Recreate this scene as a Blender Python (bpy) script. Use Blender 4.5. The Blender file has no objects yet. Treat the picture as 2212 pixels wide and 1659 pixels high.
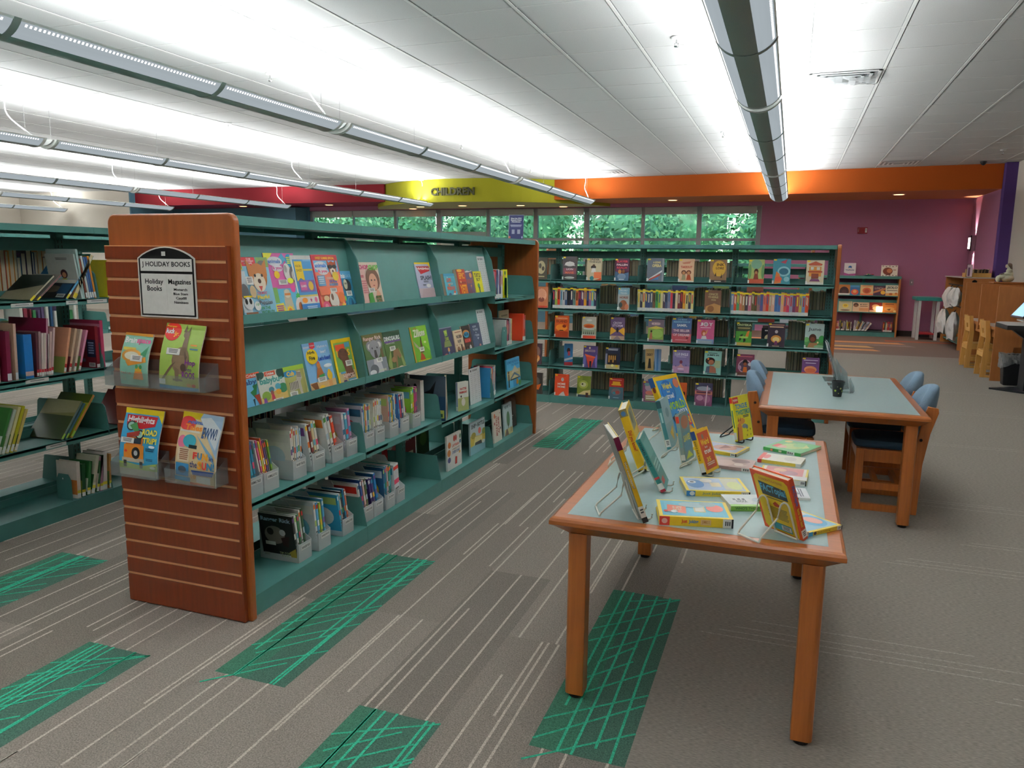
import bpy, bmesh, math, random
from mathutils import Vector, Matrix
PI=math.pi; sin,cos,rad=math.sin,math.cos,math.radians
SC=bpy.context.scene; COL=SC.collection
# ---------- camera ----------
cam=bpy.data.cameras.new('camera'); camo=bpy.data.objects.new('camera',cam); COL.objects.link(camo); SC.camera=camo
cam.sensor_width=36; cam.sensor_fit='HORIZONTAL'; cam.lens=1651/2212*36; cam.clip_start=.05; cam.clip_end=300
def _cam(yaw,pit,rol,loc):
    f=Vector((sin(yaw)*cos(pit),cos(yaw)*cos(pit),-sin(pit))); r=Vector((cos(yaw),-sin(yaw),0)); u=r.cross(f)
    r2=r*cos(rol)+u*sin(rol); u2=-r*sin(rol)+u*cos(rol)
    camo.matrix_world=Matrix(((r2.x,u2.x,-f.x,loc[0]),(r2.y,u2.y,-f.y,loc[1]),(r2.z,u2.z,-f.z,loc[2]),(0,0,0,1)))
_cam(-.34613,.16183,.01077,(0,0,1.42))
# ---------- view, world, sun ----------
SC.view_settings.view_transform='Standard'; SC.view_settings.look='None'; SC.view_settings.gamma=1; SC.view_settings.exposure=1.2
SC.view_settings.use_curve_mapping=False
SC.cycles.use_denoising=True
SC.cycles.max_bounces=7; SC.cycles.diffuse_bounces=5; SC.cycles.glossy_bounces=3; SC.cycles.transmission_bounces=4; SC.cycles.transparent_max_bounces=8
SC.cycles.sample_clamp_indirect=6; SC.cycles.caustics_reflective=False; SC.cycles.caustics_refractive=False
W=bpy.data.worlds.new('world'); SC.world=W; W.use_nodes=True; wn=W.node_tree; wn.nodes.clear()
sky=wn.nodes.new('ShaderNodeTexSky'); sky.sky_type='NISHITA'; sky.sun_disc=False; sky.sun_elevation=rad(50); sky.sun_rotation=rad(180)
bg=wn.nodes.new('ShaderNodeBackground'); bg.inputs[1].default_value=.26
wo=wn.nodes.new('ShaderNodeOutputWorld'); wn.links.new(sky.outputs[0],bg.inputs[0]); wn.links.new(bg.outputs[0],wo.inputs[0])
sd=bpy.data.lights.new('sun','SUN'); sd.energy=1.0; sd.angle=rad(3); sd.color=(1,.96,.88)
so=bpy.data.objects.new('sun',sd); COL.objects.link(so); so.rotation_euler=(rad(38),0,rad(12))
UPLIGHT=39.0   # watts in each suspended fixture, thrown at the ceiling
UPLIGHT_COL=(.98,1.0,1.0)
LENS_EMIT=.26
# ---------- colour and materials ----------
def lin(h):
    if not isinstance(h,str): return tuple(h)[:3]
    h=h.lstrip('#')
    if len(h)==3: h=''.join(c*2 for c in h)
    o=[]
    for i in (0,2,4):
        v=int(h[i:i+2],16)/255; o.append(v/12.92 if v<=.04045 else ((v+.055)/1.055)**2.4)
    return tuple(o)
def mat(name,col=None,rough=.5,metal=0,noise=None,bump=None,scale=(1,1,1),emit=0,spec=.5,coat=0,attr=False,alpha=1,col2=None):
    m=bpy.data.materials.new(name); m.use_nodes=True; t=m.node_tree; b=t.nodes['Principled BSDF']
    b.inputs['Roughness'].default_value=rough; b.inputs['Metallic'].default_value=metal; b.inputs['Specular IOR Level'].default_value=spec
    b.inputs['Coat Weight'].default_value=coat; b.inputs['Coat Roughness'].default_value=.15
    src=None
    if attr:
        a=t.nodes.new('ShaderNodeAttribute'); a.attribute_name='Col'; src=a.outputs['Color']
    if noise or bump:
        tc=t.nodes.new('ShaderNodeTexCoord'); mp=t.nodes.new('ShaderNodeMapping'); mp.inputs['Scale'].default_value=scale
        t.links.new(tc.outputs['Object'],mp.inputs['Vector'])
        nz=t.nodes.new('ShaderNodeTexNoise'); nz.inputs['Scale'].default_value=(noise or bump)[0]; nz.inputs['Detail'].default_value=3
        t.links.new(mp.outputs[0],nz.inputs['Vector'])
    if noise:
        mr=t.nodes.new('ShaderNodeMapRange'); mr.inputs[1].default_value=.3; mr.inputs[2].default_value=.7
        t.links.new(nz.outputs['Fac'],mr.inputs[0])
        if col2:
            mx=t.nodes.new('ShaderNodeMix'); mx.data_type='RGBA'; mx.inputs[6].default_value=(*lin(col),1); mx.inputs[7].default_value=(*lin(col2),1)
            t.links.new(mr.outputs[0],mx.inputs[0]); src=mx.outputs[2]
        else:
            mr.inputs[3].default_value=1-noise[1]; mr.inputs[4].default_value=1+noise[1]
            mx=t.nodes.new('ShaderNodeMix'); mx.data_type='RGBA'; mx.blend_type='MULTIPLY'; mx.inputs[0].default_value=1
            if src: t.links.new(src,mx.inputs[6])
            else: mx.inputs[6].default_value=(*lin(col),1)
            cb=t.nodes.new('ShaderNodeCombineColor'); 
            for i in range(3): t.links.new(mr.outputs[0],cb.inputs[i])
            t.links.new(cb.outputs[0],mx.inputs[7]); src=mx.outputs[2]
    if src: t.links.new(src,b.inputs['Base Color'])
    elif col: b.inputs['Base Color'].default_value=(*lin(col),1)
    if bump:
        bp=t.nodes.new('ShaderNodeBump'); bp.inputs['Strength'].default_value=bump[1]; bp.inputs['Distance'].default_value=bump[2] if len(bump)>2 else .002
        t.links.new(nz.outputs['Fac'],bp.inputs['Height']); t.links.new(bp.outputs[0],b.inputs['Normal'])
    if emit:
        b.inputs['Emission Color'].default_value=(*lin(col),1); b.inputs['Emission Strength'].default_value=emit
    if alpha<1: b.inputs['Alpha'].default_value=alpha
    return m
M={}
def dm(n,*a,**k): M[n]=mat(n,*a,**k)
dm('print',attr=True,rough=.33,noise=(60,.03))
dm('matte_print',attr=True,rough=.7,noise=(40,.03))
dm('green_metal','4c817b',rough=.42,noise=(14,.05),spec=.45)
dm('oak_panel','9a501f',rough=.38,noise=(5,.12),scale=(9,9,.7),coat=.25)
dm('oak_edge','c9762f',rough=.35,noise=(5,.10),scale=(9,9,.8),coat=.3)
dm('slat_wood','7d3314',rough=.36,noise=(6,.13),scale=(12,12,.7),coat=.25)
dm('slat_groove','e0a878',rough=.4,noise=(8,.08))
dm('oak_rim','a95f28',rough=.33,noise=(6,.12),scale=(1.2,14,14),coat=.35)
dm('oak_leg','b0642a',rough=.36,noise=(6,.14),scale=(14,14,.9),coat=.25)
dm('laminate','93a9a8',rough=.36,noise=(60,.03))
dm('birch','cf9a4e',rough=.45,noise=(6,.08),scale=(10,10,1),coat=.1)
dm('carrel_wood','ab6a34',rough=.5,noise=(6,.07),scale=(6,6,1))
dm('navy_fabric','2a4257',rough=.85,noise=(300,.18),bump=(300,.2,.001))
dm('blue_fabric','70879b',rough=.85,noise=(300,.12),bump=(300,.2,.001))
dm('bolt','2b1610',rough=.4)
dm('black_plastic','15171a',rough=.45,noise=(30,.1))
dm('dark_rubber','1a1614',rough=.7,noise=(30,.1))
dm('white_plastic','dcdedd',rough=.35,noise=(20,.02))
dm('white_metal','d9d6c8',rough=.35,noise=(20,.02))
dm('black_metal','17181a',rough=.4,noise=(20,.05))
dm('chrome','c8c8c8',rough=.2,metal=1,noise=(20,.03))
dm('fixture_white','dfe2df',rough=.45,noise=(20,.02))
dm('fixture_band','84918c',rough=.45,noise=(400,.12))
dm('ceiling_tile',attr=True,rough=.95,noise=(130,.035),bump=(160,.12,.001),spec=.1)
dm('carpet',attr=True,rough=.97,noise=(210,.34),bump=(210,.5,.004),spec=.05)
dm('carpet_streak',attr=True,rough=.97,noise=(60,.28),scale=(1,6,1),bump=(60,.4,.004),spec=.05)
dm('wall_purple','a9718d',rough=.8,noise=(90,.03),bump=(120,.1,.001),spec=.2)
dm('wall_teal','4a6b7a',rough=.8,noise=(90,.03),spec=.2)
dm('wall_beige','c3bcb0',rough=.85,noise=(90,.02),bump=(120,.1,.001),spec=.2)
dm('beam_orange','a84e16',rough=.8,noise=(90,.03),spec=.2)
dm('beam_red','86242c',rough=.8,noise=(90,.03),spec=.2)
dm('beam_yellow','949020',rough=.8,noise=(90,.03),spec=.2)
dm('soffit_orange','c9805a',rough=.8,noise=(90,.03),spec=.2)
dm('soffit_red','8c3a52',rough=.8,noise=(90,.03),spec=.2)
dm('soffit_cream','b9b48c',rough=.8,noise=(90,.03),spec=.2)
dm('purple_trim','553c78',rough=.8,noise=(90,.03),spec=.2)
dm('dark_base','2a201f',rough=.6,noise=(40,.06))
dm('window_frame','8b8f90',rough=.5,noise=(40,.04))
dm('blind','a9aeab',rough=.5,noise=(40,.04))
dm('leaf','5f9468',rough=.6,noise=(1.2,.5),spec=.3)
dm('leaf_light','86b47a',rough=.6,noise=(1.2,.4),spec=.3)
dm('bark','4b3a2b',rough=.9,noise=(8,.3))
dm('grass','5d8a48',rough=.95,noise=(3,.3))
dm('teal_paint','2f8b86',rough=.45,noise=(30,.04))
dm('red_paint','a3252c',rough=.45,noise=(30,.04))
dm('grey_lam','a79f9a',rough=.5,noise=(60,.05))
dm('figurine','b9b9a0',rough=.75,noise=(60,.06))
dm('hair_brown','6d5a4a',rough=.8,noise=(80,.15))
dm('skin_clay','c9b29b',rough=.75,noise=(60,.05))
dm('desk_black','191b20',rough=.4,noise=(30,.06))
def emis(name,col,s):
    m=bpy.data.materials.new(name); m.use_nodes=True; t=m.node_tree; t.nodes.clear()
    e=t.nodes.new('ShaderNodeEmission'); e.inputs[0].default_value=(*lin(col),1); e.inputs[1].default_value=s
    nz=t.nodes.new('ShaderNodeTexNoise'); nz.inputs['Scale'].default_value=2; mr=t.nodes.new('ShaderNodeMapRange'); mr.inputs[3].default_value=s*.92; mr.inputs[4].default_value=s*1.08
    t.links.new(nz.outputs['Fac'],mr.inputs[0]); t.links.new(mr.outputs[0],e.inputs[1])
    o=t.nodes.new('ShaderNodeOutputMaterial'); t.links.new(e.outputs[0],o.inputs[0]); M[name]=m
emis('lens','cfdbe2',LENS_EMIT); emis('tube','ffffff',1.5); emis('downlight','ffb070',2.6); emis('sconce_glow','fff2dc',4); emis('screen','8fb3d8',.9); emis('box_glow','ffd9a0',2.5)
def clear(name,col,gl,f=.12,dif=0):
    m=bpy.data.materials.new(name); m.use_nodes=True; t=m.node_tree; t.nodes.clear()
    a=t.nodes.new('ShaderNodeBsdfTransparent'); a.inputs[0].default_value=(*lin(col),1)
    g=t.nodes.new('ShaderNodeBsdfGlossy'); g.inputs[1].default_value=gl; x=t.nodes.new('ShaderNodeMixShader'); 
    fr=t.nodes.new('ShaderNodeLayerWeight'); fr.inputs[0].default_value=.35; pw=t.nodes.new('ShaderNodeMath'); pw.operation='POWER'; pw.inputs[1].default_value=3; ad=t.nodes.new('ShaderNodeMath'); ad.operation='MULTIPLY_ADD'; ad.inputs[1].default_value=.45; ad.inputs[2].default_value=f*.25
    t.links.new(fr.outputs['Facing'],pw.inputs[0]); t.links.new(pw.outputs[0],ad.inputs[0]); t.links.new(ad.outputs[0],x.inputs[0]); t.links.new(a.outputs[0],x.inputs[1]); t.links.new(g.outputs[0],x.inputs[2]); out=x
    if dif:
        d=t.nodes.new('ShaderNodeBsdfDiffuse'); d.inputs[0].default_value=(*lin('f6f8f8'),1); tl=t.nodes.new('ShaderNodeBsdfTranslucent'); tl.inputs[0].default_value=(*lin('dfe3e4'),1)
        y0=t.nodes.new('ShaderNodeMixShader'); t.links.new(d.outputs[0],y0.inputs[1]); t.links.new(tl.outputs[0],y0.inputs[2])
        y=t.nodes.new('ShaderNodeMixShader'); y.inputs[0].default_value=dif; t.links.new(x.outputs[0],y.inputs[1]); t.links.new(y0.outputs[0],y.inputs[2]); out=y
    o=t.nodes.new('ShaderNodeOutputMaterial'); t.links.new(out.outputs[0],o.inputs[0]); M[name]=m
clear('glass','e4f2ee',.02); clear('acrylic','f1f5f5',.05,.3,.12); clear('bin_plastic','f8fafa',.3,.2,.86); clear('liner','dfe3e6',.2,.5,.35)
# ---------- mesh builder ----------
def tf(loc=(0,0,0),rz=0,tilt=0,ry=0): return Matrix.Translation(loc)@Matrix.Rotation(rz,4,'Z')@Matrix.Rotation(ry,4,'Y')@Matrix.Rotation(tilt,4,'X')
class B:
    def __init__(s): s.v=[]; s.f=[]; s.m=[]; s.c=[]; s.mats=[]
    def mi(s,m):
        if m not in s.mats: s.mats.append(m)
        return s.mats.index(m)
    def face(s,pts,m='print',c='fff'):
        i=len(s.v); s.v.extend(tuple(p) for p in pts); s.f.append(tuple(range(i,i+len(pts)))); s.m.append(s.mi(m)); s.c.append(c); return s
    def mesh(s,vs,fs,m='print',c='fff'):
        i=len(s.v); s.v.extend(tuple(p) for p in vs); k=s.mi(m)
        for f in fs: s.f.append(tuple(i+j for j in f)); s.m.append(k); s.c.append(c)
        return s
    def box(s,x0,y0,z0,x1,y1,z1,m='print',c='fff',T=None,caps=None):
        vs=[Vector((x,y,z)) for z in (z0,z1) for y in (y0,y1) for x in (x0,x1)]
        if T: vs=[T@v for v in vs]
        fs=[(0,2,3,1),(4,5,7,6),(0,1,5,4),(1,3,7,5),(3,2,6,7),(2,0,4,6)]
        return s.mesh(vs,fs,m,c)
    def prism(s,pts,a,d0,d1,m='print',c='fff',T=None):
        # pts 2-D outline, a = axis of extrusion
        def q(p,d): return Vector({'x':(d,p[0],p[1]),'y':(p[0],d,p[1]),'z':(p[0],p[1],d)}[a])
        n=len(pts); vs=[q(p,d0) for p in pts]+[q(p,d1) for p in pts]
        if T: vs=[T@v for v in vs]
        ar=sum(pts[i][0]*pts[(i+1)%n][1]-pts[(i+1)%n][0]*pts[i][1] for i in range(n))
        fs=[tuple(range(n))[::-1],tuple(range(n,2*n))]+[(i,(i+1)%n,n+(i+1)%n,n+i) for i in range(n)]
        if (ar<0)^(a=='y')^(d1<d0): fs=[f[::-1] for f in fs]
        return s.mesh(vs,fs,m,c)
    def tube(s,path,r,m='print',c='fff',n=8,closed=False):
        path=[Vector(p) for p in path]; N=len(path); vs=[]; up=Vector((.31,.17,.93)).normalized()
        for i,p in enumerate(path):
            a=path[(i-1)%N] if (closed or i>0) else p; b=path[(i+1)%N] if (closed or i<N-1) else p
            d=(b-a).normalized(); u=d.cross(up); 
            if u.length<.05: u=d.cross(Vector((1,0,0)))
            u.normalize(); w=d.cross(u)
            for k in range(n): an=2*PI*k/n; vs.append(p+(u*cos(an)+w*sin(an))*r)
        fs=[]
        for i in range(N if closed else N-1):
            j=(i+1)%N
            for k in range(n): fs.append((i*n+k,i*n+(k+1)%n,j*n+(k+1)%n,j*n+k))
        if not closed: fs+= [tuple(range(n))[::-1],tuple((N-1)*n+k for k in range(n))]
        return s.mesh(vs,fs,m,c)
    def lathe(s,prof,n=20,m='print',c='fff',o=(0,0,0),sx=1,sy=1):
        vs=[];fs=[];k=len(prof)
        for i in range(n):
            a=2*PI*i/n
            for r,z in prof: vs.append((o[0]+r*cos(a)*sx,o[1]+r*sin(a)*sy,o[2]+z))
        for i in range(n):
            j=(i+1)%n
            for q in range(k-1): fs.append((i*k+q,j*k+q,j*k+q+1,i*k+q+1))
        s.mesh(vs,fs,m,c)
        s.mesh([vs[i*k] for i in range(n)][::-1],[tuple(range(n))],m,c); return s.mesh([vs[i*k+k-1] for i in range(n)],[tuple(range(n))],m,c)
    def ball(s,c0,r,m='print',c='fff',n=12,k=8,T=None):
        rx,ry,rz=(r,r,r) if not isinstance(r,(tuple,list)) else r
        vs=[];fs=[]
        for i in range(1,k):
            th=PI*i/k
            for j in range(n): ph=2*PI*j/n; vs.append(Vector((c0[0]+rx*sin(th)*cos(ph),c0[1]+ry*sin(th)*sin(ph),c0[2]+rz*cos(th))))
        vs.append(Vector((c0[0],c0[1],c0[2]+rz))); vs.append(Vector((c0[0],c0[1],c0[2]-rz))); t=len(vs)-2
        for i in range(k-2):
            for j in range(n): a=i*n+j;b=i*n+(j+1)%n; fs.append((a,a+n,b+n,b))
        for j in range(n): fs.append((t,j,(j+1)%n)); fs.append((t+1,(k-2)*n+(j+1)%n,(k-2)*n+j))
        if T: vs=[T@v for v in vs]
        return s.mesh(vs,fs,m,c)
    def build(s,name,parent=None,loc=None,rz=0,tilt=0,ry=0,smooth=False,bevel=0,label=None):
        me=bpy.data.meshes.new(name); me.from_pydata(s.v,[],s.f)
        for k in s.mats: me.materials.append(M[k])
        me.polygons.foreach_set('material_index',s.m)
        if any(k in ('print','matte_print','ceiling_tile','carpet','carpet_streak') for k in s.mats):
            ca=me.color_attributes.new('Col','FLOAT_COLOR','CORNER'); buf=[]
            cc={}
            for f,c in zip(s.f,s.c):
                key=c if isinstance(c,str) else tuple(c)
                if key not in cc: cc[key]=(*lin(c),1.0)
                buf.extend(cc[key]*len(f))
            ca.data.foreach_set('color',buf)
        if smooth: 
            me.polygons.foreach_set('use_smooth',[True]*len(s.f))
            bm=bmesh.new(); bm.from_mesh(me); bmesh.ops.remove_doubles(bm,verts=bm.verts,dist=.00005); bm.to_mesh(me); bm.free()
            me.set_sharp_from_angle(angle=rad(40))
        me.update()
        o=bpy.data.objects.new(name,me); COL.objects.link(o)
        if parent: o.parent=parent
        if loc is not None or rz or tilt or ry: o.matrix_local=tf(loc or (0,0,0),rz,tilt,ry)
        if bevel:
            bm=bmesh.new(); bm.from_mesh(me); bmesh.ops.remove_doubles(bm,verts=bm.verts,dist=.00005); bm.to_mesh(me); bm.free()
            bv=o.modifiers.new('bevel','BEVEL'); bv.width=bevel; bv.segments=2; bv.limit_method='ANGLE'
        if label: o['label']=label
        return o
LABELS={}
def tag(o,label,cat,group=None,kind=None):
    while len(label.split())>16 and ' the ' in label: label=label.replace(' the ',' ',1)
    n=len(label.split())
    if not 4<=n<=16: print('LABEL WORDS',n,label)
    if label in LABELS and not (group and LABELS[label]==group): print('DUP LABEL',label)
    LABELS[label]=group
    o['label']=label; o['category']=cat
    if group: o['group']=group
    if kind: o['kind']=kind
    return o
def struct(o): o['kind']='structure'; return o
def empty(name,loc=(0,0,0),rz=0,tilt=0,ry=0):
    o=bpy.data.objects.new(name,None); o.empty_display_size=.05; COL.objects.link(o); o.matrix_world=tf(loc,rz,tilt,ry); return o
def bev(o,w,seg=2):
    return o
ORD=('first second third fourth fifth sixth seventh eighth ninth tenth eleventh twelfth thirteenth fourteenth fifteenth sixteenth seventeenth eighteenth nineteenth twentieth '
 'twenty-first twenty-second twenty-third twenty-fourth twenty-fifth twenty-sixth twenty-seventh twenty-eighth twenty-ninth thirtieth thirty-first thirty-second thirty-third thirty-fourth thirty-fifth thirty-sixth thirty-seventh thirty-eighth thirty-ninth fortieth').split()
# ---------- printed matter ----------
_G={}
def glyphs(s,bold):
    k=(s,bold)
    if k in _G: return _G[k]
    cu=bpy.data.curves.new('t','FONT'); cu.body=s; cu.resolution_u=2; cu.offset=.018*bold; cu.align_x='LEFT'
    ob=bpy.data.objects.new('t',cu); me=ob.to_mesh()
    vs=[(v.co.x,v.co.y) for v in me.vertices]; fs=[tuple(p.vertices) for p in me.polygons]
    ob.to_mesh_clear(); bpy.data.objects.remove(ob); bpy.data.curves.remove(cu)
    if vs:
        x0=min(v[0] for v in vs);x1=max(v[0] for v in vs);y0=min(v[1] for v in vs);y1=max(v[1] for v in vs)
        vs=[((x-x0)/max(x1-x0,1e-6),(y-y0)/max(y1-y0,1e-6)) for x,y in vs]
        f2=[]
        for f in fs:
            a=sum(vs[f[i]][0]*vs[f[(i+1)%len(f)]][1]-vs[f[(i+1)%len(f)]][0]*vs[f[i]][1] for i in range(len(f)))
            f2.append(f if a>0 else f[::-1])
        fs=f2
    _G[k]=(vs,fs); return _G[k]
def r(x0,y0,x1,y1,c): return ('p',[(x0,y0),(x1,y0),(x1,y1),(x0,y1)],c)
def p(c,*pts): return ('p',list(pts),c)
def e(cx,cy,rx,ry,c,n=18,rot=0):
    o=[]
    for i in range(n):
        a=2*PI*i/n; x=rx*cos(a); y=ry*sin(a); o.append((cx+x*cos(rot)-y*sin(rot),cy+x*sin(rot)+y*cos(rot)))
    return ('p',o,c)
def t(s,x0,y0,x1,y1,c,b=1,rot=0): return ('t',s,x0,y0,x1,y1,c,b,rot)
def star(cx,cy,rx,ry,c,n=5,k=.45):
    return ('p',[(cx+rx*(1 if i%2==0 else k)*sin(PI*i/n),cy+ry*(1 if i%2==0 else k)*cos(PI*i/n)) for i in range(2*n)],c)
def L(x0,y0,x1,y1,n,c):
    h=(y1-y0)/(n*1.7); o=[]
    for i in range(n):
        k=.12*((i*7)%3)/2*(x1-x0); o.append(r(x0+k/2,y1-i*h*1.7-h,x1-k/2,y1-i*h*1.7,c))
    return o
def face_(cx,cy,s,skin,hair,eye='222',a=1.3):
    rx=s; ry=s/a
    return [e(cx,cy+ry*.25,rx*1.25,ry*1.25,hair),e(cx,cy-ry*.1,rx*.82,ry*.95,skin),e(cx-rx*.33,cy+ry*.05,rx*.1,ry*.12,eye,8),e(cx+rx*.33,cy+ry*.05,rx*.1,ry*.12,eye,8),p('b03a3a',(cx-rx*.3,cy-ry*.4),(cx,cy-ry*.55),(cx+rx*.3,cy-ry*.4))]
def figure(cx,cy,s,skin,hair,shirt,a=1.3):
    return [p(shirt,(cx-s*1.5,cy-s*2.6/a),(cx+s*1.5,cy-s*2.6/a),(cx+s*.9,cy-s*.7/a),(cx-s*.9,cy-s*.7/a))]+face_(cx,cy,s,skin,hair,a=a)
def flat(ops):
    o=[]
    for q in ops:
        if isinstance(q,list): o+=flat(q)
        else: o.append(q)
    return o
EPS=.00018
def paint(b,ops,w,h,fr,m='print',lay0=1):
    """draw printed shapes on a panel; fr maps (x,depth,y) of the panel to the mesh"""
    k=lay0
    for q in flat(ops):
        d=k*EPS
        if q[0]=='p':
            pts=[(min(1,max(0,x)),min(1,max(0,y))) for x,y in q[1]]
            ar=sum(pts[i][0]*pts[(i+1)%len(pts)][1]-pts[(i+1)%len(pts)][0]*pts[i][1] for i in range(len(pts)))
            if abs(ar)<1e-7: continue
            if ar<0: pts=pts[::-1]
            b.face([fr(x*w,d,y*h) for x,y in pts],m,q[2]); k+=1
        else:
            _,s,x0,y0,x1,y1,c,bo,rot=q; vs,fs=glyphs(s,bo)
            if rot: pp=[((x0+(1-v)*(x1-x0)) if rot>0 else (x0+v*(x1-x0)),(y0+u*(y1-y0)) if rot>0 else (y1-u*(y1-y0))) for u,v in vs]
            else: pp=[(x0+u*(x1-x0),y0+v*(y1-y0)) for u,v in vs]
            b.mesh([fr(x*w,d,y*h) for x,y in pp],fs,m,c); k+=1
def fr_front(x,d,z): return (x,-d,z)
def fr_back(w,t): return lambda x,d,z:(w-x,t+d,z)
def fr_spine(t): return lambda x,d,z:(-d,t-x,z)
def book(name,w,h,t,cov,art=(),spine=None,sart=(),back=None,bart=(),paper='e8dcc0',pages=True,hard=True):
    """spine along the left edge, front cover towards -y, back cover at y = t"""
    b=B(); k=.0022 if hard else .0007; i=.004 if hard else .0008
    b.box(0,0,0,w,k,h,'print',cov); b.box(0,t-k,0,w,t,h,'print',back or cov); b.box(0,k,0,k,t-k,h,'print',spine or cov)
    paint(b,art,w,h,fr_front); paint(b,sart,t,h,fr_spine(t)); paint(b,bart,w,h,fr_back(w,t))
    if not pages: b.box(k,k,i,w-i,t-k,h-i,'print',paper); return b,None
    pb=B(); pb.box(k,k+.0002,i,w-i,t-k-.0002,h-i,'print',paper)
    n=max(2,int(t/.004))
    for j in range(1,n):
        y=k+(t-2*k)*j/n; pb.box(w-i,y-.0002,i,w-i+.0002,y+.0002,h-i,'print','b9ad92'); pb.box(k,y-.0002,h-i,w-i,y+.0002,h-i+.0002,'print','b9ad92')
    return b,pb
MASS=B()
def mass(bk,loc,rz=0,tilt=0):
    T=tf(loc,rz,tilt); b=bk[0] if isinstance(bk,tuple) else bk; i=len(MASS.v); MASS.v.extend(tuple(T@Vector(v)) for v in b.v)
    for f,m,c in zip(b.f,b.m,b.c): MASS.f.append(tuple(i+k for k in f)); MASS.m.append(MASS.mi(b.mats[m])); MASS.c.append(c)
def put(bk,name,loc,rz=0,tilt=0,ry=0,label='',cat='book',group=None):
    b,pb=bk; o=b.build(name); o.matrix_world=tf(loc,rz,tilt,ry); tag(o,label,cat,group)
    if pb: pb.build('page_block',o)
    return o
# ================= the room =================
HC=3.045
rng=random.Random(7)
def carpet():
    b=B(); b.face([(-20,-7,0),(4.2,-7,0),(4.2,17.2,0),(-20,17.2,0)],'carpet','827a71')
    xb=-.355; CW=.287; PL=1.158
    base=['837b72','7d756c','898178','777067','857d74']
    green={(0,1.96,3.11),(4,1.974,3.152),(2,.8,1.955),(6,.82,1.975),(9,1.43,2.58),(4,5.45,6.6),(12,4.3,5.4)}
    G='3fae8b'
    def line(pts,w,c,z):
        for (x0,y0),(x1,y1) in zip(pts,pts[1:]):
            dx,dy=x1-x0,y1-y0; l=math.hypot(dx,dy) or 1; nx,ny=-dy/l*w/2,dx/l*w/2
            b.face([(x0+nx,y0+ny,z),(x0-nx,y0-ny,z),(x1-nx,y1-ny,z),(x1+nx,y1+ny,z)],'carpet',c)
    for k in range(0,34):
        x1=xb-k*CW; x0=x1-CW; off=1.96 if k%2==0 else 2.565
        gs=[g for g in green if g[0]==k]
        y=off-6*PL
        near=k<14
        carry=[.15,.38,.62,.85]
        while y<(11 if k>0 else 9):
            g=any(abs((gg[1]+gg[2])/2-(y+PL/2))<.5 for gg in gs)
            c=base[rng.randrange(5)]
            if k<6: c=['837b72','7d766e','888077','79726a','867e75'][rng.randrange(5)]
            z=.0006
            b.face([(x0,y,z),(x1,y,z),(x1,y+PL,z),(x0,y+PL,z)],'carpet','4a6a5c' if g else c)
            if g:
                r2=random.Random(k*31+int(y*10)); z=.0012
                b.face([(x0,y,z),(x0+CW*.45,y,z),(x0+CW*.3,y+PL,z),(x0,y+PL,z)],'carpet','44735e')
                xs=sorted([.16,.3,.45,.66,.85] if k==0 else [.08+r2.random()*.84 for _ in range(6)])
                for q,u in enumerate(xs):
                    a,bb=(y,y+PL) if q%3 else (y+PL*.3*r2.random(),y+PL)
                    line([(x0+CW*u,a),(x0+CW*(u-.03+.05*r2.random()),(a+bb)/2),(x0+CW*(u+.02*r2.random()),bb)],.0085,G,.0022)
                n=13 if k else 11
                for q in range(n):
                    yy=y+PL*(q+.3)/n; s=.16+.12*r2.random(); u0=0 if r2.random()<.6 else .35*r2.random(); u1=1 if r2.random()<.6 else .6+.3*r2.random()
                    line([(x0+CW*u0,yy+s*u0-.1),(x0+CW*u1,min(y+PL,yy+s*u1-.04))],.0085,'3aa382',.0018)
            else:
                lines=[]
                for q,u in enumerate(carry):
                    if rng.random()<.45: u=min(.93,max(.07,u+rng.uniform(-.13,.13)))
                    carry[q]=u
                    if rng.random()<.86:
                        a,bb=y,y+PL
                        if rng.random()<.28: a=y+PL*rng.uniform(.2,.6)
                        elif rng.random()<.2: bb=y+PL*rng.uniform(.4,.8)
                        x=x0+CW*u; line([(x,a),(x,bb)],.0085,'b4a99c',.0014)
            y+=PL
    # right field: planks laid across, fine streaks
    b.face([(xb,-7,.0008),(4.2,-7,.0008),(4.2,13.2,.0008),(xb,13.2,.0008)],'carpet_streak','8a837a')
    b.face([(-.427,3.11,.0008),(xb,3.11,.0008),(xb,13.2,.0008),(-.427,13.2,.0008)],'carpet_streak','8a837a')
    sets=[(-.24,.92,[2.865,2.91,2.955,3.03]),(.72,1.9,[2.72,2.76]),(.69,1.5,[5.03,5.07,4.95]),(.5,1.7,[3.9,3.94,3.99]),(.8,2.2,[6.7,6.76]),(.9,2.1,[4.3,4.34]),(-.3,.7,[6.6,6.66,6.9]),(1.0,2.3,[8.2,8.3]),(1.2,2.2,[9.6]),(.2,.9,[7.9,8.0]),(.3,1.5,[1.6,1.64,1.7]),(-.2,.9,[1.2,1.24])]
    for x0,x1,ys in sets:
        for i,yy in enumerate(ys): line([(x0+.06*i,yy),(x1-.2*(i%2),yy)],.006,'a39b91',.0014)
    for i in range(0):
        yy=rng.uniform(-1,12.5); x0=rng.uniform(-.3,2.4)
        b.face([(x0,yy,.0011),(x0+1.16,yy,.0011),(x0+1.16,yy+.285,.0011),(x0,yy+.285,.0011)],'carpet_streak',['857e76','8d867d'][i%2])
    # inlaid bars by the picture-book corner
    for x0,x1,y0,y1,c in [(-1,1.975,15.0,15.28,'c48a63'),(-1,1.402,14.2,14.5,'c0986a'),(-1,1.45,13.7,13.95,'c98c60'),(-1,2.1,14.62,14.85,'8a7a74'),(1.7,3.0,15.5,15.75,'a0604c')]:
        b.face([(x0,y0,.0012),(x1+.15*0,y0,.0012),(x1-.1,y1,.0012),(x0,y1,.0012)],'carpet',c)
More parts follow.
